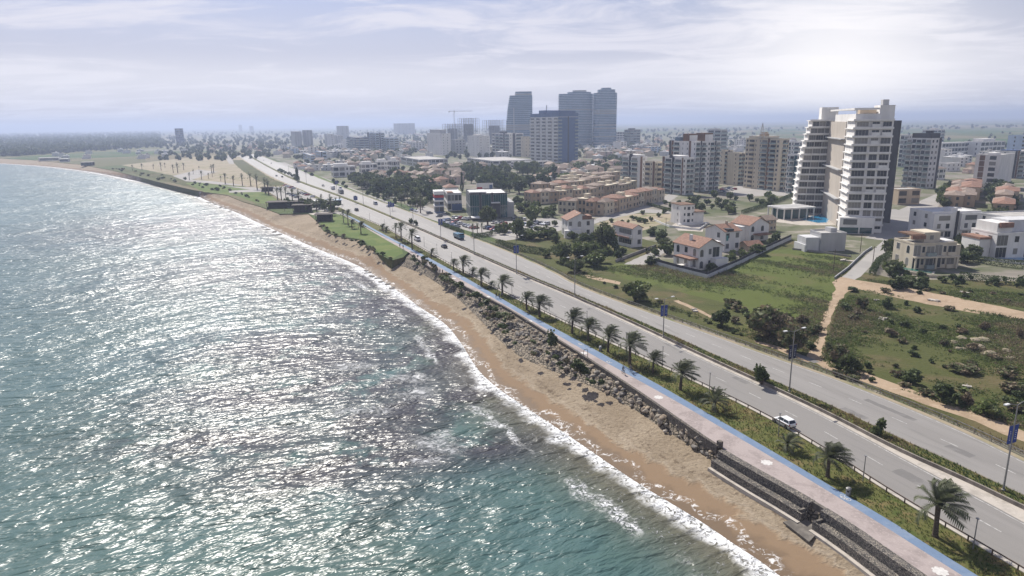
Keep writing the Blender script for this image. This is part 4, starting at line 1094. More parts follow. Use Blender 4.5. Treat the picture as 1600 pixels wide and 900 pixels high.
def solve(C, d, xt):
    lo, hi = 0.0, 400.0
    s = 1 if proj(C[0] + d[0], C[1] + d[1], 0)[0] > proj(*C, 0)[0] else -1
    for _ in range(50):
        m_ = (lo + hi) / 2
        if s * (proj(C[0] + d[0] * m_, C[1] + d[1] * m_, 0)[0] - xt) < 0: lo = m_
        else: hi = m_
    return lo
def bld(name, label, cat, c, xl, xr, yt, floors, Lspec='', Rspec='', wall=None, yaw=22.4, D=None, Wd=None, roof='flat', roofm=None, ex=(), group=None, base=0.0, far=None, trim=True, ftop=0.0):
    """box building from its near bottom corner; ex = further boxes (name, material, fx0, fx1, fy0, fy1, z0, z1), z as a share of the height"""
    wall = wall or M_white
    C = at(*c); a = math.radians(yaw); v = (math.cos(a), math.sin(a)); u = (-math.sin(a), math.cos(a))
    Wd = Wd or solve(C, v, xr); D = D or solve(C, u, xl)
    Wd, D = min(Wd, 90), min(D, 90)
    Hh = height(C, yt); dist = math.hypot(*C)
    far = dist > 430 if far is None else far
    t = thing(name, label, cat, (*C, 0), a, group)
    BLOCK.append((C[0] + v[0] * Wd / 2 + u[0] * D / 2, C[1] + v[1] * Wd / 2 + u[1] * D / 2, max(Wd, D) * 0.72 + 2))
    b = MB(); b.bx(0, Wd, 0, D, -0.3, Hh); b.build('wall', wall, t)
    if roof == 'flat':
        b = MB(); th = 0.5
        for x0, x1, y0, y1 in ((-0.08, Wd + 0.08, -0.08, 0.2), (-0.08, Wd + 0.08, D - 0.2, D + 0.08), (-0.08, 0.2, 0.2, D - 0.2), (Wd - 0.2, Wd + 0.08, 0.2, D - 0.2)): b.bx(x0, x1, y0, y1, Hh - 0.1, Hh + th)
        b.build('parapet', wall, t)
        b = MB(); b.face([(0.2, 0.2, Hh + 0.02), (Wd - 0.2, 0.2, Hh + 0.02), (Wd - 0.2, D - 0.2, Hh + 0.02), (0.2, D - 0.2, Hh + 0.02)]); b.build('roof', roofm or M_roof, t)
    elif roof[0] == 'g':
        b = MB(); rh = min(Wd, D) * 0.26; b.gable(0, Wd, 0, D, Hh + 0.003, rh, 0.5, roof[1], 0, 1); b.build('roof', [roofm or M_tile, wall], t)
    elif roof == 'hip':
        b = MB(); b.hip(0, Wd, 0, D, Hh + 0.16, min(Wd, D) * 0.22, 0.6); b.build('roof', roofm or M_tile, t)
    fh = (Hh - ftop) / floors; col = []
    if Rspec: facade(t, Rspec, Wd, 0, floors, fh, (0, 0), 0, wall, far, col)
    if Lspec: facade(t, Lspec[::-1], D, 0, floors, fh, (0, D), -PI / 2, wall, far, col)
    col.sort(key=lambda q: (q[0], q[3][0] + q[3][1]))
    flush(t, col)
    for e in ex:
        nm, m_, x0, x1, y0, y1, z0, z1 = e
        b = MB(); b.bx(x0 * Wd, x1 * Wd, y0 * D, y1 * D, z0 * Hh + 0.012, z1 * Hh); b.build(nm, m_, t)
    return t, Wd, D, Hh
PH = lambda m_, x0=.3, x1=.7, y0=.3, y1=.7, h=.10: ('penthouse', m_, x0, x1, y0, y1, 1.0, 1.0 + h)
ST = lambda x, y, m_=None: ('stair_head', m_ or M_white, x, x + .16, y, y + .22, 1.0, 1.09)

# --- the two-armed white tower by the pool
C0, C1 = at(1319, 362), at(1377, 363.5)
ty = math.atan2(C1[1] - C0[1], C1[0] - C0[0]); tw = math.hypot(C1[0] - C0[0], C1[1] - C0[1]); th = height(C0, 176)
t = thing('apartment_tower', 'tall white twin-block apartment tower with stepped terraces beside the blue pool', 'tower', (*C0, 0), ty)
BLOCK.append((C0[0] + 4, C0[1] + 14, 40))
nf = 14; fh = th / (nf + 0.9)
b = MB(); b.bx(0, tw, 0, 50, 0, th - 0.5); b.build('wall', M_white, t)
col = []
tr_ = random.Random(2)
for i in range(nf):
    z = i * fh
    b = MB(); b.bx(-0.9, tw + 0.02, -1.5, -0.01, z + fh - 0.42, z + fh - 0.05); b.bx(-0.9, tw + 0.02, -1.5, -1.38, z + fh - 0.05, z + fh + 0.45)
    b.bx(-0.9, -0.01, -0.005, 17, z + fh - 0.42, z + fh - 0.05); b.build('balcony', M_white, t)
    for k, (a0, a1) in enumerate(((0.02, 0.38), (0.44, 0.66), (0.71, 0.97))):
        if i == 0 and k == 0: continue
        q = tr_.random()
        for nm, mb, ms in item_mb('F' if q < 0.72 else 'W', tw * (a1 - a0), fh * 0.86, False): col.append((nm, mb, ms, (tw * (a0 + a1) / 2, -0.01, z + 0.1), 0))
        if q > 0.78: b = MB(); b.bx(tw * a0, tw * a1, -1.36, -1.30, z + 0.1, z + fh * 0.5); b.build('white_screen', M_wroof, t)
flush(t, col)
b = MB(); b.bx(-3.2, tw * 0.72, -5.5, -1.52, 0, fh * 2.05); b.build('podium', M_white, t)
b = MB(); b.bx(-3.0, tw * 0.30, -5.58, -5.45, 0.2, fh * 0.8); b.bx(tw * 0.34, tw * 0.66, -5.58, -5.45, 0.2, fh * 0.8); b.build('shop_glazing', M_tglass, t)
b = MB(); b.bx(-1.8, tw * 0.25, -5.56, -5.45, fh * 1.15, fh * 1.85); b.build('window', M_glass, t)
# left arm, its storeys stepping back
lx0 = -13.4; ly = 64.0; XR = 4.6
for i in range(nf):
    z = i * fh; x0 = lx0 + max(0, i - 3) * 0.28 + max(0, i - 9) * 0.45
    b = MB(); b.bx(x0, XR, ly, ly + 15, z + (0.01 if i else 0), z + fh); b.build('storey', M_white, t)
    b = MB(); b.bx(x0 - 1.1, XR + .4, ly - 1.6, ly - 0.01, z + fh - 0.4, z + fh - 0.02); b.bx(x0 - 1.1, XR + .4, ly - 1.6, ly - 1.48, z + fh - 0.02, z + fh + 0.45); b.bx(x0 - 1.1, x0 - 0.02, ly, ly + 13, z + fh - 0.4, z + fh - 0.02); b.build('balcony', M_white, t)
    n_ = 4; ww = (XR - x0 - 0.6) / n_; col = []
    for k in range(n_):
        for nm, mb, ms in item_mb('F', ww, fh * 0.86, False): col.append((nm, mb, ms, (x0 + 0.4 + ww * (k + .5), ly - 0.01, z + 0.1), 0))
    flush(t, col)
b = MB(); b.bx(-0.35, -0.004, 18, 63.5, 0, th - fh * 1.1); b.build('core', wall_mat('pale_core', (0.46, 0.41, 0.35)), t)
for z in (0.24, 0.5, 0.77): b = MB(); b.bx(-2.2, -0.36, 17.5, 62, z * th, z * th + 0.5); b.build('bridge', M_grey, t)
for nm, x0, x1, y0, y1, z0, z1, mm in (('roof_beam', -0.6, 0.3, 1.0, 66, th + 1.2, th + 2.0, M_white), ('roof_beam', 0.31, tw, 1.0, 1.8, th + 1.2, th + 2.0, M_white), ('roof_beam', 0.31, tw, 48, 48.8, th + 1.2, th + 2.0, M_white), ('penthouse', -4.5, 3.5, ly, ly + 9, nf * fh + .01, th + 3.4, M_white), ('penthouse', tw * 0.62, tw, 0.5, 12, th - 0.49, th + 3.0, M_white), ('penthouse', tw * 0.15, tw * 0.58, 4, 12, th - 0.49, th + 1.19, M_beige),
                                        ('column', 0.2, 0.7, 1.1, 1.7, th - 0.49, th + 1.19, M_white), ('column', 0.2, 0.7, 48.1, 48.7, th - 0.49, th + 1.19, M_white), ('roof_plant', tw * 0.72, tw * 0.88, 4, 8, th + 3.01, th + 5.4, M_grey)):
    b = MB(); b.bx(x0, x1, y0, y1, z0, z1); b.build(nm, mm, t)
b = MB(); b.bx(tw + .02, 26.2, 33, 46, 0, th * 0.93); b.build('dark_wing', wall_mat('grey_cladding', (0.12, 0.12, 0.125), 0.3), t)

# --- further towers and blocks, from the right of the picture to the left
bld('apartment_block', 'grey and white apartment block with dark penthouse behind the dark-sided tower', 'apartment block', (1446, 295), 1409, 1462, 217, 9, 'gWgWg', 'wwk', M_lgrey, ex=[PH(M_dark, .1, .9, .05, .85, .11), ('stair_head', M_dark, .3, .6, .2, .4, 1.11, 1.16)])
bld('apartment_block', 'hazy grey block peeping out between the dark-sided tower and the grey apartments', 'apartment block', (1415, 262), 1402, 1422, 212, 7, 'gW', 'ww', M_lgrey)
bld('apartment_block', 'terraced white block seen behind the dark penthouse on the right', 'apartment block', (1462, 232), 1438, 1473, 203, 6, 'ggg', 'gg', M_white, ex=[PH(M_white)])
bld('school_building', 'long three-storey white building with window bands at the edge of the green fields', 'building', (1470, 246), 1455, 1530, 224, 3, 'ww', 'WWWWWWWWWW', M_white, Wd=60, D=20)
bld('school_building', 'white building with a raised box roof at the right end of the long white row', 'building', (1530, 245), 1522, 1568, 222, 3, 'ww', 'WWWWWW', M_white, D=22, ex=[PH(M_white, .2, .7, .2, .8, .2)])
bld('house', 'small two-storey white house behind the brown-roofed row', 'house', (1478, 268), 1474, 1500, 256, 2, 'w', 'www', M_white, D=10)
bld('house', 'white house with low tiled roof left of the small white house', 'house', (1462, 281), 1455, 1476, 264, 2, 'w', 'wbw', M_white, D=11, roof='hip', roofm=M_tile2)
bld('apartment_block', 'plain white block with a brown panel stripe and one column of dark windows', 'apartment block', (1556, 296), 1518, 1578, 243, 6, 'pWpLp', 'ppp', M_white, yaw=38, ex=[('stair_head', M_white, .1, .5, .3, .6, 1, 1.07)])
bld('apartment_block', 'white and dark blue apartment block cut off by the right edge', 'apartment block', (1580, 279), 1577, 1620, 237, 6, 'w', 'ktgwtgw', M_white, D=16, ex=[PH(M_navy, .05, .3, .1, .8, .06)])
bld('apartment_block', 'dark blue-sided block at the right edge behind the white and blue one', 'apartment block', (1592, 250), 1588, 1625, 212, 6, 'w', 'bwbw', M_blue, D=16)
bld('villa', 'wide white twin villa with three storeys and dark recessed windows', 'villa', (1452, 374), 1443, 1527, 333, 3, 'ww', 'WpwWpk|pWwpp', M_white, D=14, yaw=6, roofm=M_wroof, ex=[('stair_head', M_white, .42, .56, .1, .4, 1.0, 1.16), ('bay_wing', M_white, .0, .40, -.09, -.002, .34, .98), ('bay_wing', M_white, .56, .98, -.09, -.002, .34, .98), ('window', M_glass, .10, .33, -.096, -.0905, .72, .90), ('window', M_glass, .64, .88, -.096, -.0905, .72, .90), ('window', M_glass, .08, .15, -.096, -.0905, .42, .6), ('window', M_glass, .26, .33, -.096, -.0905, .42, .6), ('window', M_glass, .64, .71, -.096, -.0905, .42, .6), ('window', M_glass, .80, .87, -.096, -.0905, .42, .6)])
t_, w_, d_, h_ = bld('villa', 'cream villa with roof terrace, red pergola and long green pool', 'villa', (1424, 420), 1415, 1490, 382, 2, 'aw', 'FwgFwB', M_cream, D=11, yaw=4, ex=[('upper_storey', M_cream, .34, .72, .25, .95, 1.01, 1.42), ('window', M_glass, .48, .56, .24, .249, 1.12, 1.3), ('terrace_roof', M_brown, .02, .33, .2, .9, 1.30, 1.36), ('terrace_canopy', M_tile, .02, .33, .15, .24, 1.16, 1.33), ('balcony', M_cream, -.02, 1.04, -.16, -.004, .46, .52), ('column', M_cream, .0, .03, -.15, -.10, 0, .46), ('column', M_cream, .48, .51, -.15, -.10, 0, .46), ('column', M_cream, .97, 1.0, -.15, -.10, 0, .46), ('wing', M_cream, 1.002, 1.16, .1, .8, 0, .92), ('wall_light_panel', M_wroof, .78, .98, .1, .6, 1.012, 1.1)])
bld('villa', 'white modern villa with big glass doors and blue covered pool at the right edge', 'villa', (1553, 404), 1549, 1640, 366, 2, 'ww', 'FpwpFpF', M_white, D=13, yaw=4, roofm=M_wroof, ex=[('upper_storey', M_white, .03, .30, .1, .9, 1.01, 1.42), ('tiled_canopy', M_tile, .05, .28, .02, .099, 1.25, 1.45), ('upper_storey', M_lgrey, .31, .9, .3, .95, 1.01, 1.5), ('garden_wing', M_white, -.2, -.004, .2, .9, 0, .75), ('tiled_roof', M_tile, -.21, .0, .18, .92, .752, .84)])
bld('villa', 'pale grey flat-roofed villa behind the glass-doored villa at the right edge', 'villa', (1566, 375), 1556, 1640, 340, 3, 'ww', 'WwWwWw', M_lgrey, D=15, yaw=6)
bld('house', 'small unfinished beige house with dark openings in front of the grey apartments', 'house', (1402, 320), 1398, 1436, 297, 2, 'w', 'WpW', M_beige, D=12, yaw=6)
bld('outbuilding', 'plain grey concrete box building below the tower pool', 'outbuilding', (1281, 393), 1276, 1320, 366, 2, 'pp', 'pppp', M_grey, yaw=3, D=9, roofm=M_roof, ex=[('raised_block', M_grey, .55, .8, .4, .9, 1.0, 1.25), ('side_block', M_lgrey, -.55, -.004, .1, .9, 0, .8), ('low_wall', M_lgrey, -.62, -.555, .0, 1.0, 0, .4)])
# pavilion beside the pool
Cq = at(1226, 343); t = thing('pavilion', 'white flat-roofed pavilion on columns beside the tower pool', 'pavilion', (*Cq, 0), U0 * 0.7)
BLOCK.append((Cq[0] + 8, Cq[1] + 8, 15))
b = MB(); b.bx(-2, 17, -1.5, 12, 5.2, 6.0); b.build('roof', M_wroof, t)
b = MB(); b.bx(0.5, 15.5, 1.5, 11, 0.0, 5.19); b.build('glass_room', M_tglass, t)
for x in (-1.5, 3.0, 7.5, 12, 16.2): b = MB(); b.bx(x, x + 0.5, -1.2, -0.7, 0, 5.19); b.build('column', M_white, t)
for y in (4, 8, 11.4): b = MB(); b.bx(-1.8, -1.3, y, y + 0.5, 0, 5.19); b.build('column', M_white, t)
for i in range(6): b = MB(); b.bx(-1.9, 16.9, 0.3 + i * 1.9, 0.5 + i * 1.9, 6.01, 6.12); b.build('roof_rib', M_lgrey, t)
def pool(label, px, m_, z=0.06):
    p_ = [at(*q) for q in px]; c = p_[0]; t = thing('pool', label, 'pool', (*c, 0))
    q = [(x - c[0], y - c[1]) for x, y in p_]
    a = sum(q[i][0] * q[(i + 1) % len(q)][1] - q[(i + 1) % len(q)][0] * q[i][1] for i in range(len(q)))
    if a < 0: q = q[::-1]
    cx, cy = sum(x for x, _ in q) / len(q), sum(y for _, y in q) / len(q)
    o = [(cx + (x - cx) * 1.13 , cy + (y - cy) * 1.13) for x, y in q]
    b = MB(); b.prism(o, 0, 0.10); b.build('pool_edge', concrete_m, t)
    b = MB(); b.face([(*k, 0.115) for k in q]); b.build('water', m_, t)
pool('bright blue swimming pool at the foot of the white tower', [(1249, 343), (1278, 348.5), (1292, 348), (1299, 336), (1284, 334.5)], M_water)
pool('long green swimming pool before the cream villa', [(1405, 420.5), (1456, 427.5), (1458, 424.5), (1407, 417.5)], M_gwater)
pool('covered blue pool before the glass-doored villa', [(1546, 403.5), (1640, 409), (1640, 405), (1548, 400)], M_water)

BT = 'balconied apartment tower with brown roof boxes'
bld('apartment_tower', 'tall beige and cream apartment tower with a pointed roof frame', 'tower', (1213, 299), 1161, 1227, 218, 11, 'wgtgnpnbw', 'ppgw', M_cream, ex=[PH(M_sand, .1, .5, .45, .62, .10), ('roof_canopy', M_cream, -.05, 1.05, .3, .9, 1.02, 1.06), ('crown_frame', M_beige, .2, .4, .45, .6, 1.1, 1.14)])
Cq = at(1213, 299); Cq = (Cq[0] - 8, Cq[1] + 14)
t = put('roof_spire', None, None, (*Cq, 0)); hq = height(Cq, 214)
b = MB()
for dx, dy in ((-1.6, -1.6), (1.6, -1.6), (1.6, 1.6), (-1.6, 1.6)): b.tube([(dx, dy, hq - 1), (0, 0, height(Cq, 192))], 0.18, 4)
for k in (0.25, 0.5, 0.75):
    z = hq + (height(Cq, 192) - hq) * k; s = 1.6 * (1 - k); b.bx(-s, s, -s, s, z, z + 0.25)
b.build('lattice', M_lgrey, t); tag(t, 'pointed lattice spire on top of the beige apartment tower', 'spire')
bld('apartment_block', 'white apartment block with a teal strip between the beige tower and the white tower', 'apartment block', (1248, 304), 1226, 1275, 243, 7, 'gTgw', 'gWg', M_white)
bld('apartment_block', 'faint white block showing above the teal-striped block', 'apartment block', (1246, 262), 1226, 1262, 222, 6, 'gwg', 'gw', M_white)
bld('apartment_tower', 'white apartment tower with brown strips and two brown roof boxes, tallest of the middle group', 'tower', (1084, 300), 1043, 1122, 222, 10, 'nptnpnpgtk', 'gkgpwgkg', M_white, ex=[('roof_box', M_brown, .02, .38, .3, .5, 1.01, 1.16), ('roof_box', M_brown, .55, .9, .2, .5, 1.01, 1.17), ('roof_box', M_white, .06, .36, .28, .299, 1.01, 1.13), ('roof_box', M_white, .58, .88, .18, .199, 1.01, 1.14), ('roof_box', M_bglass, .02, .3, .6, .8, 1.01, 1.09)])
bld('apartment_block', 'grey block with open balcony frames behind the two brown roof boxes', 'apartment block', (1124, 250), 1104, 1134, 203, 8, 'gg', 'g', M_lgrey, ex=[PH(M_lgrey, .1, .6, .4, .9, .05)])
bld('apartment_block', 'slim cream apartment block with a dark stripe, left of a matching one', 'apartment block', (1130, 288), 1120, 1142, 236, 8, 'np', 'gkg', M_cream, D=14)
bld('apartment_block', 'slim cream apartment block with a dark stripe, right against the beige tower', 'apartment block', (1152, 290), 1141, 1163, 240, 8, 'np', 'gkg', M_cream, D=14)
bld('apartment_block', 'white apartment block with a thick black stripe in front of the tallest middle tower', 'apartment block', (1063, 305), 1033, 1082, 248, 7, 'gkgt', 'twpgg', M_white, ex=[PH(M_white, .1, .9, .2, .8, .07), ('stair_head', M_dark, -.02, .06, .5, .62, 1.0, 1.09)])
bld('apartment_block', 'low cream link block between the two black-striped blocks', 'apartment block', (1022, 300), 1006, 1036, 254, 6, 'tnb', 'nbp', M_cream, D=13)
bld('apartment_block', 'white apartment block with a black stripe at the end of the brown terraces', 'apartment block', (999, 293), 972, 1010, 246, 6, 'pgkg', 'tnp', M_white, ex=[PH(M_white, .1, 1.2, .2, .8, .08), ('stair_head', M_dark, -.02, .08, .45, .6, 1.0, 1.10)])
bld('apartment_block', 'brownish hazy block with layered balconies right of the tall glass pair', 'apartment block', (984, 228), 975, 1000, 203, 6, 'gg', 'ggg', M_conc, ex=[PH(M_dark, .2, .6, .2, .7, .10)])
bld('apartment_block', 'low white slab block at the foot of the tall glass pair', 'apartment block', (935, 226), 903, 976, 207, 5, 'WWWWWWW', 'WWWWWWWWWW', M_white)
# dark 14-storey tower
bld('apartment_tower', 'dark-topped white and blue apartment tower standing before the tall glass pair', 'tower', (872, 254), 829, 903, 183, 13, 'bpbpbpbpb', 'gFFkFFg', M_lgrey, yaw=30, ex=[('side_sheet', M_navy, .0, 1.0, -.0006, -.0002, .0, .998), ('penthouse', M_navy, .0, 1.0, .0, 1.0, 1.0, 1.09), ('roof_box', M_navy, .1, .9, .55, .75, 1.09, 1.16), ('roof_box', M_navy, .05, .95, .05, .4, 1.09, 1.14), ('mast', M_grey, .3, .33, .62, .63, 1.16, 1.28)])  # thin navy sheet makes the right face darker than the left
bld('apartment_block', 'white apartment block with many small windows at the left of the white group', 'apartment block', (692, 243), 664, 705, 209, 8, 'npnpnpn', 'npnp', M_white, ex=[('roof_frame', M_grey, .2, .9, .2, .9, 1.0, 1.18)])
bld('apartment_block', 'white apartment block with small windows in the middle of the white group', 'apartment block', (749, 246), 731, 766, 213, 8, 'npnpn', 'npn', M_white, ex=[PH(M_white, .2, .7, .3, .7, .08)])
bld('apartment_block', 'greyish block between the two white small-windowed blocks', 'apartment block', (712, 240), 703, 728, 219, 5, 'ww', 'www', M_grey)
bld('apartment_block', 'white and black banded block left of the dark tower', 'apartment block', (796, 244), 769, 818, 209, 7, 'gkggW', 'nkg', M_white, ex=[('stair_head', M_dark, .2, .5, .5, .7, 1.0, 1.09)])
bld('apartment_block', 'narrow cream block squeezed beside the dark tower', 'apartment block', (820, 246), 815, 830, 214, 6, 'n', 'nn', M_cream, D=14)
bld('shop_row', 'long low white building with a window band before the white apartment group', 'building', (770, 262), 700, 831, 252, 2, 'WWWWWWWWWWWW', 'WWWWWW', M_lgrey)
bld('shop_row', 'long low white building with flat roof below the dark tower', 'building', (806, 263), 790, 862, 254, 2, 'WW', 'WWWWWWWW', M_white, D=14)
bld('shop_row', 'long pale two-storey row behind the roadside pines', 'building', (655, 262), 625, 700, 250, 2, 'WWW', 'WWWWWWW', M_lgrey)
# pale modern blocks near the far road
for lab, c, xl, xr, yt in (('low white modern house with terraces beside the far road, nearest of four', (521, 277), 513, 556, 261), ('low white modern house, second of four beside the far road', (565, 271), 557, 590, 257), ('low white modern house, third of four beside the far road', (590, 266), 583, 611, 253), ('low white modern house with the longest roof, last of four beside the far road', (612, 268), 606, 625, 252)):
    bld('modern_house', lab, 'house', c, xl, xr, yt, 2, 'W', 'WWwW', M_white, D=13, roofm=M_wroof, ex=[PH(M_white, .1, .7, .3, .9, .3)], group='white modern houses by the far road')
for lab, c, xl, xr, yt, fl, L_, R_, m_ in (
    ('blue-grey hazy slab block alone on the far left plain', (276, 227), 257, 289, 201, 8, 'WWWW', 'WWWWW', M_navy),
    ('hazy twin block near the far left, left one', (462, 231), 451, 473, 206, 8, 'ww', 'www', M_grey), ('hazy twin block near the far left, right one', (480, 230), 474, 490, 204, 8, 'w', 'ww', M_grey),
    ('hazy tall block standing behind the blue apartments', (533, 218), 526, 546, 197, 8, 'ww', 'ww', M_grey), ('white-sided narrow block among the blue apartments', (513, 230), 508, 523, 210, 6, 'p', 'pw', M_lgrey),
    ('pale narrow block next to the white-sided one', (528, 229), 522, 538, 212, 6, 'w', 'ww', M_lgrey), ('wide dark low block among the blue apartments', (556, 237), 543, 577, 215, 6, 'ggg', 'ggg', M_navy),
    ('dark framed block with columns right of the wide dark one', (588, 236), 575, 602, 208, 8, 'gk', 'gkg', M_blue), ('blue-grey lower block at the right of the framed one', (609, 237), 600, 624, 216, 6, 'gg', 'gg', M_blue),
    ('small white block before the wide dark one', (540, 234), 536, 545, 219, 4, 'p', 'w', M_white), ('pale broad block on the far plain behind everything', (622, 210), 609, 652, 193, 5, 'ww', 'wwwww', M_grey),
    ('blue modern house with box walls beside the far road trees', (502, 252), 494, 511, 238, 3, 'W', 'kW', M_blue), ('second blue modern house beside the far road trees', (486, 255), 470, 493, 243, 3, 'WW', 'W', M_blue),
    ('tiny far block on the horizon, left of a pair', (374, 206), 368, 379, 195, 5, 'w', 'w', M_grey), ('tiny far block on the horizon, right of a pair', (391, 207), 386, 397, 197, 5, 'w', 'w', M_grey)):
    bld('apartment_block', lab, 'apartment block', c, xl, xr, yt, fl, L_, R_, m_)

# unfinished concrete frames and their crane
def frame_building(label, c, xl, xr, yt, fl):
    C = at(*c); v = (math.cos(U0), math.sin(U0)); u = (-v[1], v[0]); Wd, D = min(solve(C, v, xr), 60), min(solve(C, u, xl), 60); Hh = height(C, yt)
    t = thing('unfinished_building', label, 'building', (*C, 0), U0, 'concrete frames under construction'); fh = Hh / fl
    BLOCK.append((C[0] + 10, C[1] + 15, 40))
    for i in range(fl + 1): b = MB(); b.bx(0, Wd, 0, D, i * fh - 0.3, i * fh); b.build('floor_slab', M_conc, t)
    for i in range(5):
        for j in range(5):
            x, y = 0.5 + (Wd - 1.4) * i / 4, 0.5 + (D - 1.4) * j / 4; b = MB(); b.bx(x, x + 0.7, y, y + 0.7, 0, Hh + (1.5 if (i + j) % 2 else 0)); b.build('column', M_conc, t)
    b = MB(); b.bx(Wd * .3, Wd * .7, D * .25, D * .75, 0, Hh * 0.78); b.build('inner_wall', M_grey, t)
frame_building('bare concrete frame under the crane, lowest of three', (703, 226), 690, 724, 194, 8)
frame_building('bare concrete frame with tall open columns, middle of three', (728, 226), 716, 750, 185, 10)
frame_building('bare concrete frame against the tall glass tower, right of three', (768, 226), 749, 792, 188, 9)
Cq = at(711, 226); hq = height(Cq, 174)
t = thing('tower_crane', 'thin pale tower crane above the concrete frames', 'crane', (*Cq, 0))
def lattice(b, a, e, w_, n_):
    a, e = Vector(a), Vector(e); d = (e - a).normalized(); s = d.orthogonal().normalized(); k = d.cross(s); q = [(s * i + k * j) * w_ / 2 for i, j in ((1, 1), (1, -1), (-1, -1), (-1, 1))]
    for o in q: b.tube([a + o, e + o], 0.16, 4)
    for i in range(n_):
        p0, p1 = a.lerp(e, i / n_), a.lerp(e, (i + 1) / n_)
        for j in range(4): b.tube([p0 + q[j], p1 + q[(j + 1) % 4]], 0.09, 3)
b = MB(); lattice(b, (0, 0, 0), (0, 0, hq), 1.8, 30); b.build('mast', M_lgrey, t)
b = MB(); lattice(b, (0, 0, hq), (44, 12, hq + 0.5), 1.4, 26); b.build('jib', M_lgrey, t)
b = MB(); lattice(b, (0, 0, hq), (-13, -3.5, hq), 1.4, 8); b.build('counter_jib', M_lgrey, t)
b = MB(); b.box((-11.5, -3, hq - 2), (3, 2, 2.2)); b.build('counterweight', M_conc, t)
b = MB(); b.box((1.6, -1.2, hq - 2.4), (1.8, 1.8, 2.3)); b.build('cab', M_white, t)
b = MB(); b.tube([(0, 0, hq), (0, 0, hq + 6)], [0.8, 0.15], 4); b.tube([(0, 0, hq + 6), (30, 8, hq + 1)], 0.07, 3); b.tube([(0, 0, hq + 6), (-12, -3.2, hq + 0.6)], 0.07, 3); b.build('apex', M_lgrey, t)

# tall glass towers far behind, storey by storey
def glass_tower(label, c, fl, segs, rz, fac, crown_=()):
    """segs: plan outline for storey share s -> list of (x, y) in metres"""
    C = at(*c); t = thing('glass_tower', label, 'tower', (*C, 0), rz); Hh = height(C, fac); fh = Hh / fl
    BLOCK.append((*C, 60))
    for i in range(fl):
        p_ = segs(i / fl)
        if not p_: continue
        b = MB(); cx = sum(x for x, _ in p_) / len(p_); cy = sum(y for _, y in p_) / len(p_)
        b.prism([(cx + (x - cx) * 0.96, cy + (y - cy) * 0.96) for x, y in p_], i * fh + 0.55, (i + 1) * fh); b.build('storey_glazing', M_bglass, t)
        b = MB(); b.prism(p_, i * fh + (0.003 if i else 0), i * fh + 0.55); b.build('floor_slab', M_blue, t)
    for nm, mm, x0, x1, y0, y1, z0, z1 in crown_: b = MB(); b.bx(x0, x1, y0, y1, Hh * z0 + 0.02, Hh * z1); b.build(nm, mm, t)
    return Hh
def mpp(c): g = at(*c); return (g[1] * CP + H * SP) / FPX
k = mpp((812, 233))
def t1(s): 
    l = -23 + 2 + 9 * s ** 2.2; return [(l * k, 0), (22 * k, 0), (22 * k, 26), (l * k, 26)] if s < 0.93 else [((l + 8) * k, 0), (21 * k, 0), (21 * k, 24), ((l + 8) * k, 24)]
glass_tower('glass tower with a curved leaning left edge of bare slabs', (811, 233), 30, t1, 0.05, 143, [('slanted_fin', M_lgrey, -8 * k, -7 * k, -0.6, -0.03, .1, .72)])
k = mpp((900, 230))
def oval(x0, x1, dp, n_=12): return [((x0 + x1) / 2 + (x1 - x0) / 2 * math.copysign(abs(math.cos(a)) ** 0.5, math.cos(a)), dp / 2 + dp / 2 * math.copysign(abs(math.sin(a)) ** 0.5, math.sin(a))) for a in np.linspace(0, 2 * PI, n_, endpoint=False) + 0.13]
glass_tower('wide glass tower with a rounded top, left of the tall pair', (901, 230), 34, lambda s: oval(-28 * k, 28 * k, 30) if s < 0.93 else oval(-14 * k, 24 * k, 26) if s < 0.97 else oval(-6 * k, 16 * k, 20), 0.1, 141)
glass_tower('narrow glass tower with a stepped peak, right of the tall pair', (946.5, 230), 36, lambda s: oval(-18 * k, 18.5 * k, 30) if s < 0.90 else oval(-12 * k, 15 * k, 26) if s < 0.95 else oval(-7 * k, 8 * k, 20), 0.1, 137)

# --- villas by the meadow
AR = 'pale villas with orange roofs near the meadow'
def villa(label, c, xl, xr, yt, L_, R_, roof='gx', **kw): return bld('villa', label, 'villa', c, xl, xr, yt, 2, L_, R_, M_white, roof=roof, **kw)
t_, w_, d_, h_ = villa('white villa with an orange gabled roof and porch inside the grey compound wall', (1091, 423), 1052, 1127, 387, 'awa', 'apwFp', 'gy', yaw=24, ex=[('porch', M_white, -.32, -.004, .05, .62, .0, .12), ('porch_roof', M_tile, -.36, -.004, .02, .66, .47, .54), ('column', M_white, -.34, -.31, .04, .08, .12, .47), ('column', M_white, -.34, -.31, .58, .62, .12, .47), ('flat_wing', M_white, .62, 1.12, .15, .7, .0, 1.12), ('terrace_wing', M_white, .5, 1.05, -.2, -.004, 0, .5), ('chimney', M_white, .2, .27, .5, .58, 1.0, 1.42)])
villa('white villa with a dark dormer and blue shutters behind the walled front villa', (1131, 394), 1101, 1155, 362, 'wp', 'wpw', 'gx', yaw=24, ex=[('dormer', M_dark, .1, .5, -.05, .2, 1.0, 1.12), ('blue_shutter', M_teal, .1, .2, -.03, -.004, .55, .8), ('chimney', M_beige, .6, .68, .4, .48, 1.1, 1.4)])
villa('white gabled villa with arched windows behind the dormer villa', (1170, 378), 1142, 1200, 352, 'ap', 'apap', 'gy', yaw=24, ex=[('side_wing', M_white, -.25, -.004, .2, .8, 0, .9), ('tiled_porch', M_tile, .2, .9, -.3, -.004, .40, .48)])
bld('garden_shed', 'low orange-tiled garden shed inside the compound behind the front villa', 'shed', (1168, 393), 1158, 1190, 384, 1, 'p', 'pw', M_beige, D=5, yaw=20, roof='gx')
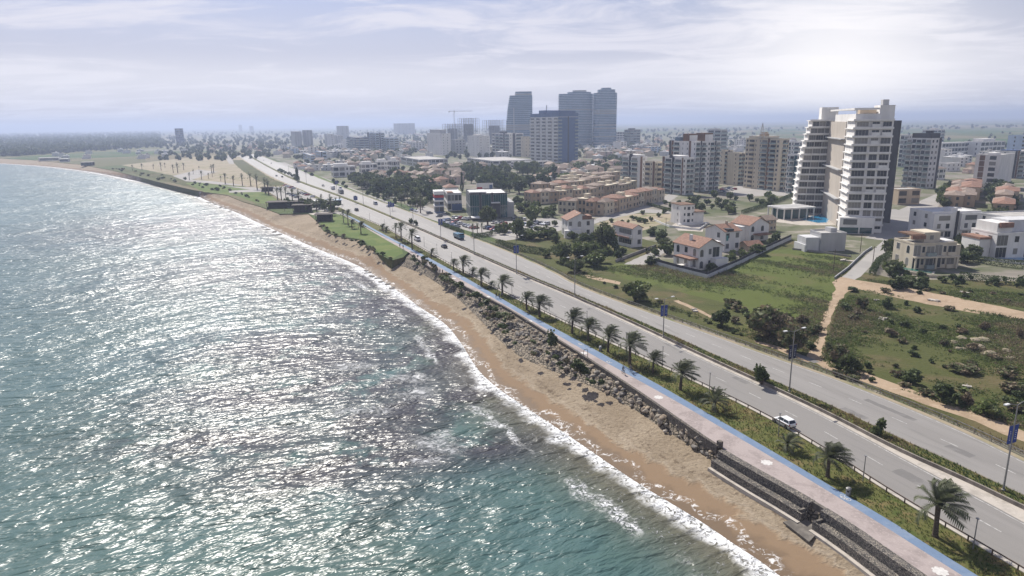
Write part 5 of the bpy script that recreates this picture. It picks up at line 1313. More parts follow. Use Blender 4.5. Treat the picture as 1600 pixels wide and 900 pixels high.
bld('villa', 'beige old villa with tiled roof behind the arched-window villa', 'villa', (1196, 362), 1180, 1212, 344, 2, 'wn', 'wwn', M_beige, roof='gx', roofm=M_tile2, yaw=24)
villa('white villa with two orange gabled roofs by the parking lot', (887, 371), 868, 928, 344, 'aa', 'wpapwp', 'gy', yaw=10, D=11, ex=[('second_gable', M_tile, .55, .9, -.02, .5, 1.0, 1.22), ('arcade', M_white, -.15, .45, -.22, -.004, 0, .45), ('chimney', M_white, .42, .52, .3, .4, 1.0, 1.35)])
bld('house', 'orange-roofed house with a shaded porch beside the big round tree', 'house', (988, 387), 958, 1003, 357, 2, 'Bp', 'pw', M_white, roof='gy', yaw=26, ex=[('porch_roof', M_tile, -.25, -.004, .1, 1.0, .45, .52)])
t_, w_, d_, h_ = bld('house', 'white cube house with a tall left block and flat brown eaves', 'house', (1062, 351), 1048, 1084, 322, 3, 'np', 'pnwn', M_white, yaw=14, ex=[('low_block', M_white, 1.002, 1.75, .1, .9, 0, .62), ('eaves', M_brown, -.05, 1.05, -.05, 1.05, 1.045, 1.075), ('low_eaves', M_brown, .9, 1.85, .0, 1.0, .622, .66), ('base_terrace', M_wroof, -.2, 1.95, -.25, -.004, 0, .06)])

# compound wall round the front villas
def wall_line(name, label, px, hgt, m_, th=0.25, cap=None):
    L = [at(*p) for p in px]; x0, y0 = L[0]
    t = thing(name, label, 'wall', (x0, y0, 0)); Lq = [(x - x0, y - y0) for x, y in L]
    b = MB(); ribbon(b, Lq, -th / 2, th / 2, -0.1, hgt); b.build('wall_face', m_, t)
    if cap: b = MB(); ribbon(b, Lq, -th * 0.2, th * 0.2, hgt + 0.003, hgt + cap[0]); b.build('fence_top', cap[1], t)
wall_line('garden_wall', 'grey rendered compound wall with a dark fence on top round the front villas', [(1022, 413), (1060, 423.5), (1105, 435), (1153, 414), (1197, 392), (1236, 374)], 1.3, M_lgrey, cap=(0.9, M_dark))
wall_line('garden_wall', 'low pale wall along the villa lane opposite the front villa', [(962, 410), (990, 399), (1025, 386)], 1.1, M_conc)
wall_line('garden_wall', 'pale low wall bounding the plot of the white cube house', [(1022, 345), (1046, 355), (1092, 360), (1106, 350)], 0.9, M_wroof)
wall_line('garden_wall', 'pale retaining wall along the lane below the cream villa', [(1304, 436), (1325, 420), (1350, 396), (1362, 388)], 0.8, M_grey)
wall_line('garden_wall', 'low white wall before the green pool of the cream villa', [(1400, 424), (1452, 434), (1490, 434)], 0.9, M_cream)
wall_line('garden_wall', 'white garden wall before the covered blue pool', [(1538, 406), (1580, 412), (1650, 417)], 1.0, M_white)
wall_line('garden_wall', 'grey boundary wall at the back edge of the meadow', [(1238, 390), (1290, 396), (1330, 402)], 0.7, M_conc)

# --- dark glass shop building, its neighbours and the hoarding
t_, w_, d_, h_ = bld('glass_building', 'dark teal glass showroom behind the parking lot', 'shop', (735, 342), 718, 793, 304, 2, 'TT', 'TTkTTkTTT', M_dark, yaw=8, D=26, roofm=M_wroof, ex=[('roof_canopy', M_wroof, .0, .45, .0, .5, 1.06, 1.1), ('lower_front', M_dark, .55, .8, -.08, -.003, .0, .62), ('roof_canopy', M_wroof, .56, .79, -.1, .02, .63, .67), ('side_block', M_grey, 1.003, 1.2, .1, .9, .0, .62), ('entrance_canopy', M_wroof, .0, .5, -.35, -.09, .10, .14)])
bld('shop', 'white shop building with orange-edged roof left of the teal glass showroom', 'shop', (700, 330), 690, 722, 303, 2, 'WW', 'WWWW', M_white, D=24, yaw=10, roofm=M_wroof, ex=[('roof_edge', M_tile, .0, .4, -.02, .3, 1.05, 1.1), ('blue_bay', M_navy, .3, 1.0, -.03, -.004, .05, .4)])
bld('sign_tower', 'striped red, white and blue shop tower at the parking entrance', 'shop', (680, 333), 675, 694, 301, 3, 'WW', 'WW', M_navy, D=10, yaw=10, ex=[('white_band', M_white, -.05, 1.05, -.05, 1.05, .55, .64), ('red_band', mat('red_sign', (0.42, 0.05, 0.05), 0.6), -.04, 1.04, -.04, 1.04, .75, .86), ('white_band', M_white, -.05, 1.05, -.05, 1.05, .9, 1.06), ('white_band', M_white, -.05, 1.05, -.05, 1.05, .3, .36)])
g = at(758, 312); t = thing('billboard', 'red and white roadside billboard standing behind the glass showroom', 'billboard', (*g, 0), 0.15)
hb, hm = height(g, 286), height(g, 300); k = mpp((758, 312))
b = MB(); b.bx(-13 * k, 13 * k, -0.15, 0.15, hm, hb); b.build('panel', M_white, t)
b = MB(); b.bx(-12.6 * k, -4 * k, -0.19, -0.155, hm + 0.3, hb - 2.6); b.bx(-4 * k, 6 * k, -0.185, -0.155, hm + 0.3, hm + 2.2); b.build('picture', MATS['red_sign'], t)
b = MB(); b.bx(7 * k, 12 * k, -0.19, -0.155, hm + 1, hb - 1.2); b.build('picture', M_navy, t)
for x in (-9 * k, 0, 9 * k): b = MB(); b.tube([(x, 0.3, 0), (x, 0.3, hm + 2)], 0.25, 6); b.build('post', M_metal, t)

# --- rows of brown terraced houses
def terrace(px0, px1, n_, dpt, hh, label, seed, tiled=False):
    a, e = at(*px0), at(*px1); L = math.hypot(e[0] - a[0], e[1] - a[1]); ang = math.atan2(e[1] - a[1], e[0] - a[0]); r = random.Random(seed); uw = L / n_
    nrm = (-math.sin(ang), math.cos(ang))
    BLOCK.extend([(a[0] + (e[0] - a[0]) * f + nrm[0] * dpt / 2, a[1] + (e[1] - a[1]) * f + nrm[1] * dpt / 2, dpt * 0.62) for f in np.linspace(0.05, 0.95, 7)])
    for i in range(n_):
        p = (a[0] + (e[0] - a[0]) * i / n_, a[1] + (e[1] - a[1]) * i / n_); h1 = hh * r.choice((0.84, 0.95, 1.0, 1.12)); sh = r.choice((0, 0.8, 1.8, 2.8)); dd = dpt * r.uniform(.8, 1.0) - sh * .5; flat = r.random() < 0.35 and not tiled
        t = thing('terraced_house', label, 'house', (*p, 0), ang, 'brown terraced houses')
        wm = r.choice((M_sand, M_beige, M_beige, M_cream))
        b = MB(); b.bx(0.04, uw - 0.04, sh, sh + dd, -0.2, h1); b.build('wall', wm, t)
        b = MB()
        if flat: b.bx(-.1, uw + .1, sh - .3, sh + dd + .2, h1 + .002 + .01 * (i % 2), h1 + .45); b.bx(uw * .3, uw * .75, sh + dd * .4, sh + dd * .8, h1 + .47, h1 + 2.6)
        else: b.hip(0.3, uw - 0.3, sh, sh + dd, h1 + 0.16, 1.3 + 0.5 * r.random(), 0.45)
        b.build('roof', M_cream if flat else r.choice((M_tile2, M_tile2, M_tile2, M_tile)), t)
        col = []
        for f in range(2):
            for fx in (0.28, 0.72):
                for nm, mb, ms in item_mb('w', 2.6, h1 / 2, True): col.append((nm, mb, ms, (uw * fx, sh, f * h1 / 2), 0))
            if i in (0, n_ - 1):
                for fy in (0.3, 0.7):
                    for nm, mb, ms in item_mb('w', 2.4, h1 / 2, True): col.append((nm, mb, ms, (0.04 if i == 0 else uw - 0.04, sh + dd * fy, f * h1 / 2), -PI / 2 if i == 0 else PI / 2))
        flush(t, col)
        if i % 2: b = MB(); b.bx(uw * 0.2, uw * 0.8, sh - 1.2, sh - 0.01, 2.9, 3.9); b.build('balcony', wm, t)
terrace((872, 333), (943, 338), 5, 12, 7.5, 'brown terraced house in the left half of the front row', 1)
terrace((943, 337), (1040, 314), 9, 12, 7.5, 'brown terraced house in the right half of the front row', 2)
terrace((832, 320), (925, 313), 7, 12, 7.5, 'brown terraced house in the second row, left part', 3)
terrace((925, 313), (1000, 298), 7, 12, 7.5, 'brown terraced house in the second row, right part', 4)
terrace((848, 305), (965, 292), 9, 12, 7.5, 'brown terraced house in the third row', 5)
terrace((888, 292), (970, 281), 7, 12, 7, 'pale terraced house in the hindmost row', 6)
terrace((1506, 326), (1514, 296), 6, 11, 7, 'brown-roofed row house directly behind the twin villa', 7, True)
terrace((1528, 324), (1532, 296), 6, 11, 7, 'brown-roofed row house beside the dark trees', 8, True)
terrace((1588, 345), (1590, 303), 6, 11, 7, 'brown-roofed row house at the right edge', 9, True)

# --- small houses of the old estates
HM = {}
def house_meshes(k):
    if k not in HM:
        r = random.Random(k * 5 + 1); Wd, D, h = r.uniform(9, 13), r.uniform(8, 11), r.choice((3.6, 6.2, 6.4)); wm = (M_white, M_cream, M_pink, M_white, M_beige, M_lgrey)[k % 6]
        b = MB(); b.bx(-Wd / 2, Wd / 2, -D / 2, D / 2, -0.2, h); b.bx(-Wd / 2 - 2.5, -Wd / 2 - 0.01, -D / 4, D / 3, -0.2, h * 0.55)
        rf = MB(); rm = (M_tile, M_tile2, M_tile2, M_roof, M_tile, M_wroof)[k % 6]
        if k % 6 in (3, 5): rf.bx(-Wd / 2 - 0.3, Wd / 2 + 0.3, -D / 2 - 0.3, D / 2 + 0.3, h + 0.002, h + 0.4); rf.bx(-1.5, 1.5, 0, 3, h + 0.41, h + 2.4)
        elif k % 2: rf.gable(-Wd / 2, Wd / 2, -D / 2, D / 2, h + 0.003, 2.4, 0.5, 'x')
        else: rf.hip(-Wd / 2, Wd / 2, -D / 2, D / 2, h + 0.16, 2.4, 0.5)
        wn = MB(); wn.bx(-0.6, 0.6, -0.04, 0.04, 0, 1.3)
        HM[k] = (b.mesh('wall', wm), rf.mesh('roof', [rm, wm]), wn.mesh('window', M_glass), Wd, D, h)
    return HM[k]
def houses(poly, n_, label, group, seed, dmin, kinds=range(12), wins=True):
    r = random.Random(seed); xs_ = [p[0] for p in poly]; ys_ = [p[1] for p in poly]; out = []; tr = 0
    while len(out) < n_ and tr < n_ * 80:
        tr += 1; x, y = r.uniform(min(xs_), max(xs_)), r.uniform(min(ys_), max(ys_))
        if not inside((x, y), poly): continue
        g = at(x, y)
        if any((g[0] - q[0]) ** 2 + (g[1] - q[1]) ** 2 < dmin ** 2 for q in out) or any((g[0] - q[0]) ** 2 + (g[1] - q[1]) ** 2 < (q[2] + 7) ** 2 for q in BLOCK): continue
        out.append(g); k = r.choice(list(kinds)); wl, rf, wn, Wd, D, h = house_meshes(k)
        t = thing('house', label, 'house', (*g, 0), U0 + r.choice((0, PI / 2, PI, -PI / 2)) * 1 + r.uniform(-.05, .05), group)
        put('wall', wl, t); put('roof', rf, t)
        if wins:
            for fx in (-0.28, 0.28):
                for z in ([1.0, 4.1] if h > 5 else [1.0]):
                    put('window', wn, t, (Wd * fx, -D / 2 - 0.01, z)); put('window', wn, t, (Wd / 2 + 0.01, D * fx, z), PI / 2); put('window', wn, t, (Wd * fx, D / 2 + 0.01, z), PI)
        BLOCK.append((*g, max(Wd, D) * 0.45))
houses([(560, 280), (610, 272), (690, 268), (720, 280), (705, 300), (660, 300), (600, 285)], 24, 'pale tiled house half hidden in the roadside trees', 'houses among the roadside trees', 21, 17, (0, 1, 2, 4))
houses([(455, 258), (560, 244), (640, 246), (640, 252), (560, 262), (480, 270)], 36, 'small tiled house in the low estate along the far road', 'houses of the far road estate', 22, 17)
houses([(640, 262), (760, 264), (760, 272), (680, 272)], 9, 'tiled house between the long white rows and the dark pines', 'houses before the dark pines', 23, 17, (0, 1, 2, 4))
houses([(845, 262), (960, 258), (965, 280), (880, 282), (840, 290)], 24, 'pale house behind the brown terraces', 'houses behind the brown terraces', 24, 14, (0, 1, 2, 3, 5))
houses([(420, 242), (560, 224), (660, 222), (660, 244), (470, 254)], 70, 'small distant house in the hazy quarter below the blue apartments', 'houses of the hazy quarter', 25, 17, wins=False)
houses([(905, 232), (1165, 228), (1165, 240), (1030, 245), (920, 252)], 60, 'small distant house in the quarter between the dark tower and the beige tower', 'houses of the back quarter', 26, 19, wins=False)
houses([(300, 228), (420, 224), (440, 240), (330, 240)], 14, 'low distant house on the plain beyond the seaside park', 'houses beyond the park', 27, 24, wins=False)
houses([(640, 222), (830, 232), (830, 246), (660, 246)], 22, 'low house between the white apartment blocks', 'houses between the white blocks', 28, 20, wins=False)
houses([(40, 242), (110, 234), (260, 234), (330, 242), (200, 250), (110, 250)], 16, 'low beach house at the far end of the bay', 'beach houses at the end of the bay', 29, 26, (3, 5, 9, 11), wins=False)
houses([(1480, 282), (1520, 262), (1600, 262), (1600, 275), (1500, 290)], 6, 'small house beside the plain white block on the right', 'houses on the right', 30, 17, wins=False)
houses([(480, 214), (700, 206), (700, 220), (500, 226)], 30, 'tiny hazy house on the plain behind the blue apartments', 'houses on the far plain', 31, 40, wins=False)
houses([(1000, 218), (1240, 214), (1240, 226), (1000, 228)], 26, 'tiny hazy house at the edge of the farmland', 'houses at the edge of the farmland', 32, 36, wins=False)

MR = {}
def midrise(poly, n_, label, group, seed, dmin):
    r = random.Random(seed); xs_ = [p[0] for p in poly]; ys_ = [p[1] for p in poly]; out = []; tr = 0
    while len(out) < n_ and tr < n_ * 80:
        tr += 1; x, y = r.uniform(min(xs_), max(xs_)), r.uniform(min(ys_), max(ys_))
        if not inside((x, y), poly): continue
        g = at(x, y)
        if any((g[0] - q[0]) ** 2 + (g[1] - q[1]) ** 2 < (q[2] + 9) ** 2 for q in BLOCK): continue
        out.append(g); k = r.randrange(8)
        if k not in MR:
            q = random.Random(k + 70); Wd, D, fl = q.uniform(14, 26), q.uniform(11, 15), q.choice((3, 3, 4, 5)); h = fl * 3.1; wm = (M_white, M_lgrey, M_white, M_cream, M_blue, M_white, M_pink, M_grey)[k]
            b = MB(); b.bx(-Wd / 2, Wd / 2, -D / 2, D / 2, -.2, h); rf = MB(); rf.bx(-Wd / 2 - .3, Wd / 2 + .3, -D / 2 - .3, D / 2 + .3, h + .002, h + .5); rf.bx(-2, 2, -1, 3, h + .51, h + 3); rf.bx(Wd * .25, Wd * .4, -2, 0, h + .51, h + 1.6)
            MR[k] = (b.mesh('wall', wm), rf.mesh('roof', M_wroof if k % 2 else M_roof), Wd, D, fl)
            wn = MB(); wn.bx(-1.1, 1.1, -.05, .05, 0, 1.7); MR['w'] = wn.mesh('window', M_glass); bl = MB(); bl.bx(-1.8, 1.8, -1.2, -.01, -.2, .9); MR['b'] = bl.mesh('balcony', M_white)
        wl, rf, Wd, D, fl = MR[k]; t = thing('apartment_house', label, 'apartment house', (*g, 0), U0 + r.choice((0, PI / 2, -PI / 2)), group); put('wall', wl, t); put('roof', rf, t); BLOCK.append((*g, Wd * .5))
        for i in range(fl):
            for fx in (-.36, -.12, .12, .36):
                put('window', MR['w'], t, (Wd * fx, -D / 2 - .01, i * 3.1 + .9))
                if fx in (-.36, .12): put('balcony', MR['b'], t, (Wd * fx, -D / 2 - .02, i * 3.1 + .3))
            for sg in (-1, 1):
                for fy in (-.25, .25): put('window', MR['w'], t, (sg * (Wd / 2 + .01), D * fy, i * 3.1 + .9), PI / 2)
midrise([(430, 234), (660, 222), (830, 232), (830, 250), (660, 250), (480, 256)], 26, 'low flat-roofed apartment house in the hazy quarter left of the dark tower', 'apartment houses of the hazy quarter', 81, 10)
midrise([(905, 224), (1165, 222), (1165, 238), (1030, 245), (920, 250)], 22, 'low flat-roofed apartment house between the dark tower and the beige tower', 'apartment houses of the back quarter', 82, 10)
midrise([(1400, 228), (1460, 232), (1600, 250), (1600, 262), (1480, 262), (1400, 250)], 8, 'low flat-roofed apartment house before the green fields on the right', 'apartment houses before the green fields', 83, 10)
midrise([(560, 205), (800, 203), (800, 222), (560, 226)], 10, 'hazy low apartment house on the far plain behind the white blocks', 'apartment houses of the far plain', 84, 10)
# ------------------------------------------------------------------ trees and shrubs in number
BL0 = list(BLOCK)
scatter([(715, 268), (800, 264), (840, 264), (872, 274), (860, 290), (800, 306), (745, 294)], 75, ('pine', 'pine', 'round'), (7, 12.5), (0.75, 1.05), 'dark tree of the dense grove behind the glass showroom', 'trees of the dark grove', 31, 4.0)
scatter([(545, 283), (570, 280), (640, 290), (700, 302), (672, 318), (640, 316), (600, 309), (560, 297)], 75, ('pine', 'round', 'pine'), (6, 11), (0.8, 1.1), 'dark tree of the belt along the inland side of the road', 'trees of the roadside belt', 32, 4.5)
scatter([(600, 268), (720, 264), (735, 280), (700, 298), (620, 288)], 60, ('pine', 'round', 'olive'), (5, 9), (0.8, 1.1), 'garden tree between the pale tiled houses behind the roadside belt', 'garden trees of the tiled houses', 33, 6.0)
scatter([(430, 244), (470, 262), (560, 262), (640, 252), (660, 236), (520, 234)], 70, ('round', 'pine'), (4, 8), (0.9, 1.2), 'hazy tree in the low estate along the far road', 'trees of the far road estate', 34, 8.0, 0)
scatter([(905, 230), (1000, 228), (1005, 262), (950, 270), (850, 270), (905, 255)], 70, ('round', 'olive', 'light', 'pine'), (5, 9), (0.9, 1.3), 'tree of the green quarter behind the brown terraces', 'trees of the green quarter', 35, 6.0, 0)
scatter([(1000, 232), (1180, 224), (1180, 240), (1000, 248)], 40, ('round', 'pine'), (4, 7), (0.9, 1.2), 'small tree among the distant houses of the back quarter', 'trees of the back quarter', 36, 8.0, 0)
scatter([(1544, 298), (1572, 293), (1588, 345), (1552, 352)], 24, ('pine', 'round'), (6, 9), (0.8, 1.1), 'dark tree in the strip between the brown-roofed rows on the right', 'trees between the brown-roofed rows on the right', 37, 3.4)
scatter([(1466, 308), (1482, 296), (1506, 298), (1500, 322), (1470, 326)], 16, ('olive', 'round', 'pine'), (4, 7), (0.9, 1.2), 'tree in the clump left of the brown-roofed row', 'trees left of the brown-roofed row', 38, 3.6)
scatter([(1493, 378), (1545, 378), (1545, 404), (1493, 414)], 20, ('pine', 'round', 'olive'), (2.5, 5), (0.8, 1.2), 'garden tree between the cream villa and the glass-doored villa', 'garden trees between the villas', 39, 2.6)
scatter([(860, 372), (950, 380), (1000, 396), (965, 414), (900, 412), (862, 398)], 26, ('olive', 'round', 'shrub'), (2.2, 5), (0.9, 1.3), 'garden shrub or tree in front of the twin-roofed villa', 'plants before the twin-roofed villa', 40, 3.2)
scatter([(1020, 322), (1060, 309), (1150, 308), (1200, 318), (1140, 336), (1104, 336)], 34, ('olive', 'round', 'light', 'pine'), (2.5, 5.5), (0.9, 1.3), 'garden tree in the planted plot behind the white cube house', 'trees of the planted plot', 41, 4.0)
scatter([(1112, 426), (1150, 410), (1195, 391), (1180, 388), (1135, 404)], 12, ('olive', 'shrub', 'round'), (1.2, 3), (0.9, 1.4), 'low garden plant inside the walled villa compound', 'plants inside the villa compound', 42, 2.5)
scatter([(1004, 384), (1040, 365), (1046, 380), (1016, 408)], 12, ('wild', 'olive', 'shrub'), (1.2, 3), (1.0, 1.5), 'wild shrub on the plot between the orange-roofed house and the lane', 'shrubs on the plot by the lane', 43, 2.6)
scatter([(770, 360), (870, 352), (868, 372), (800, 380)], 16, ('olive', 'round'), (2, 4.5), (0.9, 1.3), 'tree at the edge of the parking lot before the showroom', 'trees at the parking lot edge', 44, 4.0)
scatter([(830, 385), (900, 408), (905, 425), (860, 408)], 12, ('shrub', 'olive', 'wild'), (1.2, 3.2), (1.0, 1.5), 'shrub on the slope between the clipped hedge and the inland guard rail', 'shrubs by the inland guard rail', 45, 2.5)
scatter([(648, 398), (662, 402), (735, 452), (800, 500), (790, 530), (735, 478), (690, 440), (640, 414)], 44, ('shrub', 'wild', 'olive', 'shrub'), (0.8, 1.9), (1.3, 2.0), 'low grey-green shrub on the overgrown part of the rock bank', 'shrubs on the rock bank', 46, 1.1)
scatter([(800, 512), (960, 608), (940, 612), (805, 540)], 16, ('wild', 'shrub'), (0.5, 1.1), (1.3, 2.0), 'small shrub between the boulders of the rock bank', 'shrubs between the boulders', 47, 1.6)
scatter([(500, 350), (525, 366), (560, 374), (592, 396), (612, 406), (604, 408), (580, 394), (555, 380), (520, 370), (498, 358)], 24, ('shrub', 'wild'), (0.7, 1.5), (1.4, 2.2), 'low shrub along the sandy edge of the lawn', 'shrubs along the lawn edge', 48, 1.6)
scatter([(170, 262), (260, 274), (318, 285), (360, 299), (340, 299), (250, 282), (180, 267)], 24, ('shrub', 'wild', 'olive'), (1.2, 3), (1.4, 2.4), 'low bush of the scrub strip above the far beach', 'bushes of the scrub strip', 49, 4.0, 0)
scatter([(330, 285), (372, 300), (420, 320), (412, 318), (350, 297)], 12, ('shrub', 'wild'), (0.9, 2), (1.4, 2.2), 'low bush between the far lawn and the sand', 'bushes below the far lawn', 50, 2.2, 0)
scatter([(420, 312), (490, 320), (530, 326), (520, 333), (470, 330)], 14, ('round', 'pine'), (3, 6), (0.8, 1.2), 'dark tree shading the beach bar huts', 'trees at the beach bar', 51, 3.5)
scatter([(432, 263), (470, 281), (476, 286), (470, 285), (430, 265)], 20, ('shrub', 'pine'), (2, 3.6), (1.0, 1.5), 'dark shrub in the planted middle of the far road', 'shrubs on the far median', 52, 2.0, 0)
scatter([(455, 262), (560, 297), (600, 309), (655, 330), (650, 328), (590, 311), (540, 296)], 14, ('shrub', 'round'), (2, 4), (1.0, 1.4), 'small roadside tree along the inland side road', 'small trees along the side road', 53, 7.0, 0)
scatter([(640, 312), (668, 318), (664, 326), (640, 322)], 12, ('round', 'olive'), (3, 5), (0.9, 1.3), 'tree under the tall thin palms by the parking entrance', 'trees under the tall thin palms', 54, 3.0)
for x, y, wd, lab in [(642, 349, 9, 'left'), (650, 352, 9, 'right')]: plant_px('shrub', x, y, y - 8, wd, f'dark round bush on the median before the far palms, {lab} of a pair')
scatter([(1335, 445), (1480, 462), (1600, 500), (1600, 600), (1500, 600), (1400, 580), (1310, 540), (1312, 475)], 34, ('wild', 'shrub', 'dry', 'wild', 'shrub'), (0.7, 1.9), (1.3, 2.4), 'low wild bush scattered over the scrub field right of the dirt track', 'wild bushes of the scrub field', 55, 2.6)
scatter([(1300, 586), (1400, 618), (1500, 640), (1600, 668), (1600, 600), (1500, 600), (1400, 580), (1320, 560)], 26, ('wild', 'shrub', 'shrub', 'olive'), (0.7, 1.8), (1.3, 2.3), 'low bush in the thick growth along the earth strip', 'bushes along the earth strip', 56, 1.8)
scatter([(1140, 470), (1250, 500), (1280, 520), (1268, 550), (1180, 525), (1120, 500)], 26, ('wild', 'wild', 'olive', 'shrub'), (1.0, 2.4), (1.2, 1.9), 'brownish bush of the reed thicket left of the dirt track', 'bushes of the reed thicket', 57, 1.8)
scatter([(1350, 428), (1400, 436), (1480, 446), (1600, 452), (1600, 440), (1480, 434), (1400, 428)], 22, ('shrub', 'hedge', 'olive', 'shrub'), (1.3, 2.6), (1.0, 1.5), 'dark bush of the row below the villas on the right', 'bushes below the villas', 58, 1.8)
scatter([(1420, 462), (1600, 480), (1600, 458), (1450, 450)], 10, ('wild', 'shrub', 'dry'), (0.5, 1.1), (1.4, 2.4), 'low bush on the strip above the curved dirt road', 'bushes above the dirt road', 59, 2.6)
scatter([(900, 428), (1000, 466), (1100, 505), (1200, 540), (1190, 534), (1100, 498), (1000, 458), (920, 426)], 14, ('wild', 'olive', 'shrub'), (0.5, 1.2), (1.4, 2.2), 'low weed bush behind the inland guard rail', 'weed bushes behind the guard rail', 60, 1.8)

scatter([(800, 312), (835, 322), (868, 336), (862, 345), (815, 340), (800, 330)], 16, ('olive', 'light', 'olive'), (3, 6), (0.9, 1.3), 'pale olive tree between the showroom and the brown terraces', 'olive trees beside the showroom', 61, 4.0)
scatter([(940, 346), (1040, 328), (1045, 334), (1000, 352), (950, 358)], 10, ('olive', 'light'), (1.5, 3), (1.0, 1.5), 'small olive tree on the dry lot before the brown terraces', 'olive trees of the dry lot', 62, 4.0)
def hedge(px, wd, hh, label, seed=1, m=(lf_dark, lf_mid)):
    L = resample([at(*p) for p in px], 0.5); r = random.Random(seed); b = MB(); x0, y0 = L[0]
    A = offset(L, 0)
    for i, p in enumerate(L):
        q = L[min(i + 1, len(L) - 1)]; o = L[max(i - 1, 0)]; d = Vector((q[0] - o[0], q[1] - o[1])).normalized(); s = Vector((-d.y, d.x))
        for _ in range(int(26 * max(1, wd / 1.4))):
            k = r.uniform(-.5, .5); z = r.uniform(0.05, 1)
            if r.random() < 0.7: z, k = (1.0, k) if r.random() < 0.4 else (z, math.copysign(0.5, k))
            leaf(b, Vector((p[0] - x0, p[1] - y0, 0)) + Vector((s.x, s.y, 0)) * k * wd * r.uniform(.85, 1.1) + Vector((d.x * r.uniform(-.3, .3), d.y * r.uniform(-.3, .3), z * hh * r.uniform(.88, 1.06))), 0.24, r, r.choice((0, 0, 1)))
    return tag(b.build('hedge', m, None, loc=(x0, y0, 0)), label, 'hedge')
hedge([(778, 383), (800, 390), (850, 398)], 2.2, 2.4, 'long clipped hedge between the parking lot and the inland carriageway', 1)
hedge([(738, 372), (757, 370), (772, 367)], 2.5, 1.8, 'clipped hedge under the three short palms', 2)
hedge([(690, 352), (703, 357), (722, 364)], 2.0, 1.5, 'low hedge along the front of the parking lot', 3)
hedge([(1500, 436), (1550, 442), (1640, 452)], 1.6, 2.2, 'dark hedge below the garden of the glass-doored villa, lower one', 4)
hedge([(1512, 408), (1560, 416), (1640, 424)], 1.6, 2.4, 'dark hedge before the covered blue pool, upper one', 5)
hedge([(1362, 430), (1372, 412), (1392, 400)], 1.6, 2.0, 'hedge along the lane beside the cream villa', 6)
hedge([(1010, 320), (1050, 331), (1103, 334)], 1.6, 1.6, 'dark hedge at the bend of the pale street behind the cube house', 7)
hedge([(1160, 334), (1205, 320), (1240, 306)], 1.6, 2.0, 'dark hedge along the path towards the pavilion', 8)

# weeds and grass that nobody could count
def tufts(name, poly_w, dens, hr, mats_, seed, blades=5, spread=0.22, keep=None, wide=0.05):
    r = random.Random(seed); b = MB(); n_ = len(poly_w) - 1
    A, B = poly_w
    la = resample(A, 0.5); 
    for p in la:
        q = min(B, key=lambda t: (t[0] - p[0]) ** 2 + (t[1] - p[1]) ** 2); wd = math.hypot(q[0] - p[0], q[1] - p[1])
        nn = wd * 0.5 * dens; nn = int(nn) + (r.random() < nn % 1)
        for _ in range(nn):
            f = r.uniform(0.02, 0.97); x, y = p[0] + (q[0] - p[0]) * f + r.uniform(-.25, .25), p[1] + (q[1] - p[1]) * f + r.uniform(-.25, .25)
            k = math.sin(x * 0.35 + 1.3 * math.sin(y * 0.23)) + math.sin(y * 0.31 + x * 0.12) + r.gauss(0, 0.6)
            mi = 0 if k < 0.3 else 1 if k < 1.2 else 2; hh = r.uniform(*hr) * (0.7 + 0.3 * max(k, 0))
            for _ in range(blades):
                a = r.uniform(0, 6.28); dx, dy = math.cos(a), math.sin(a); l = r.uniform(.3, 1) * spread
                b.face([(x - dy * wide, y + dx * wide, Z0), (x + dy * wide, y - dx * wide, Z0), (x + dx * l, y + dy * l, Z0 + hh * r.uniform(.6, 1))], mi)
    return tag(b.build(name, mats_), kind='stuff')
crop = lambda L, a, e: [p for p in L if a < proj(*p, 0)[0] < e]
Z0 = 0.02
tufts('grass', (resample(crop(BG, 600, 1640), .6), resample(crop(offset(R1L, -0.75), 580, 1700), .5)), 7.0, (0.15, 0.42), (lf_grass, lf_weed, lf_straw), 3)
Z0 = 0.3
tufts('grass', (resample(crop(offset(MW, 0.2), 620, 1660), .6), resample(crop(offset(R2L, -0.3), 600, 1700), .5)), 11.0, (0.22, 0.62), (lf_weed, lf_dry, lf_straw), 4, 5, 0.3)
Z0 = 0.02
tufts('grass', (resample(crop(offset(R2R, 1.2), 760, 1660), .6), resample(crop(offset(R2R, 3.4), 740, 1700), .5)), 6.0, (0.2, 0.55), (lf_grass, lf_straw, lf_dry), 5)
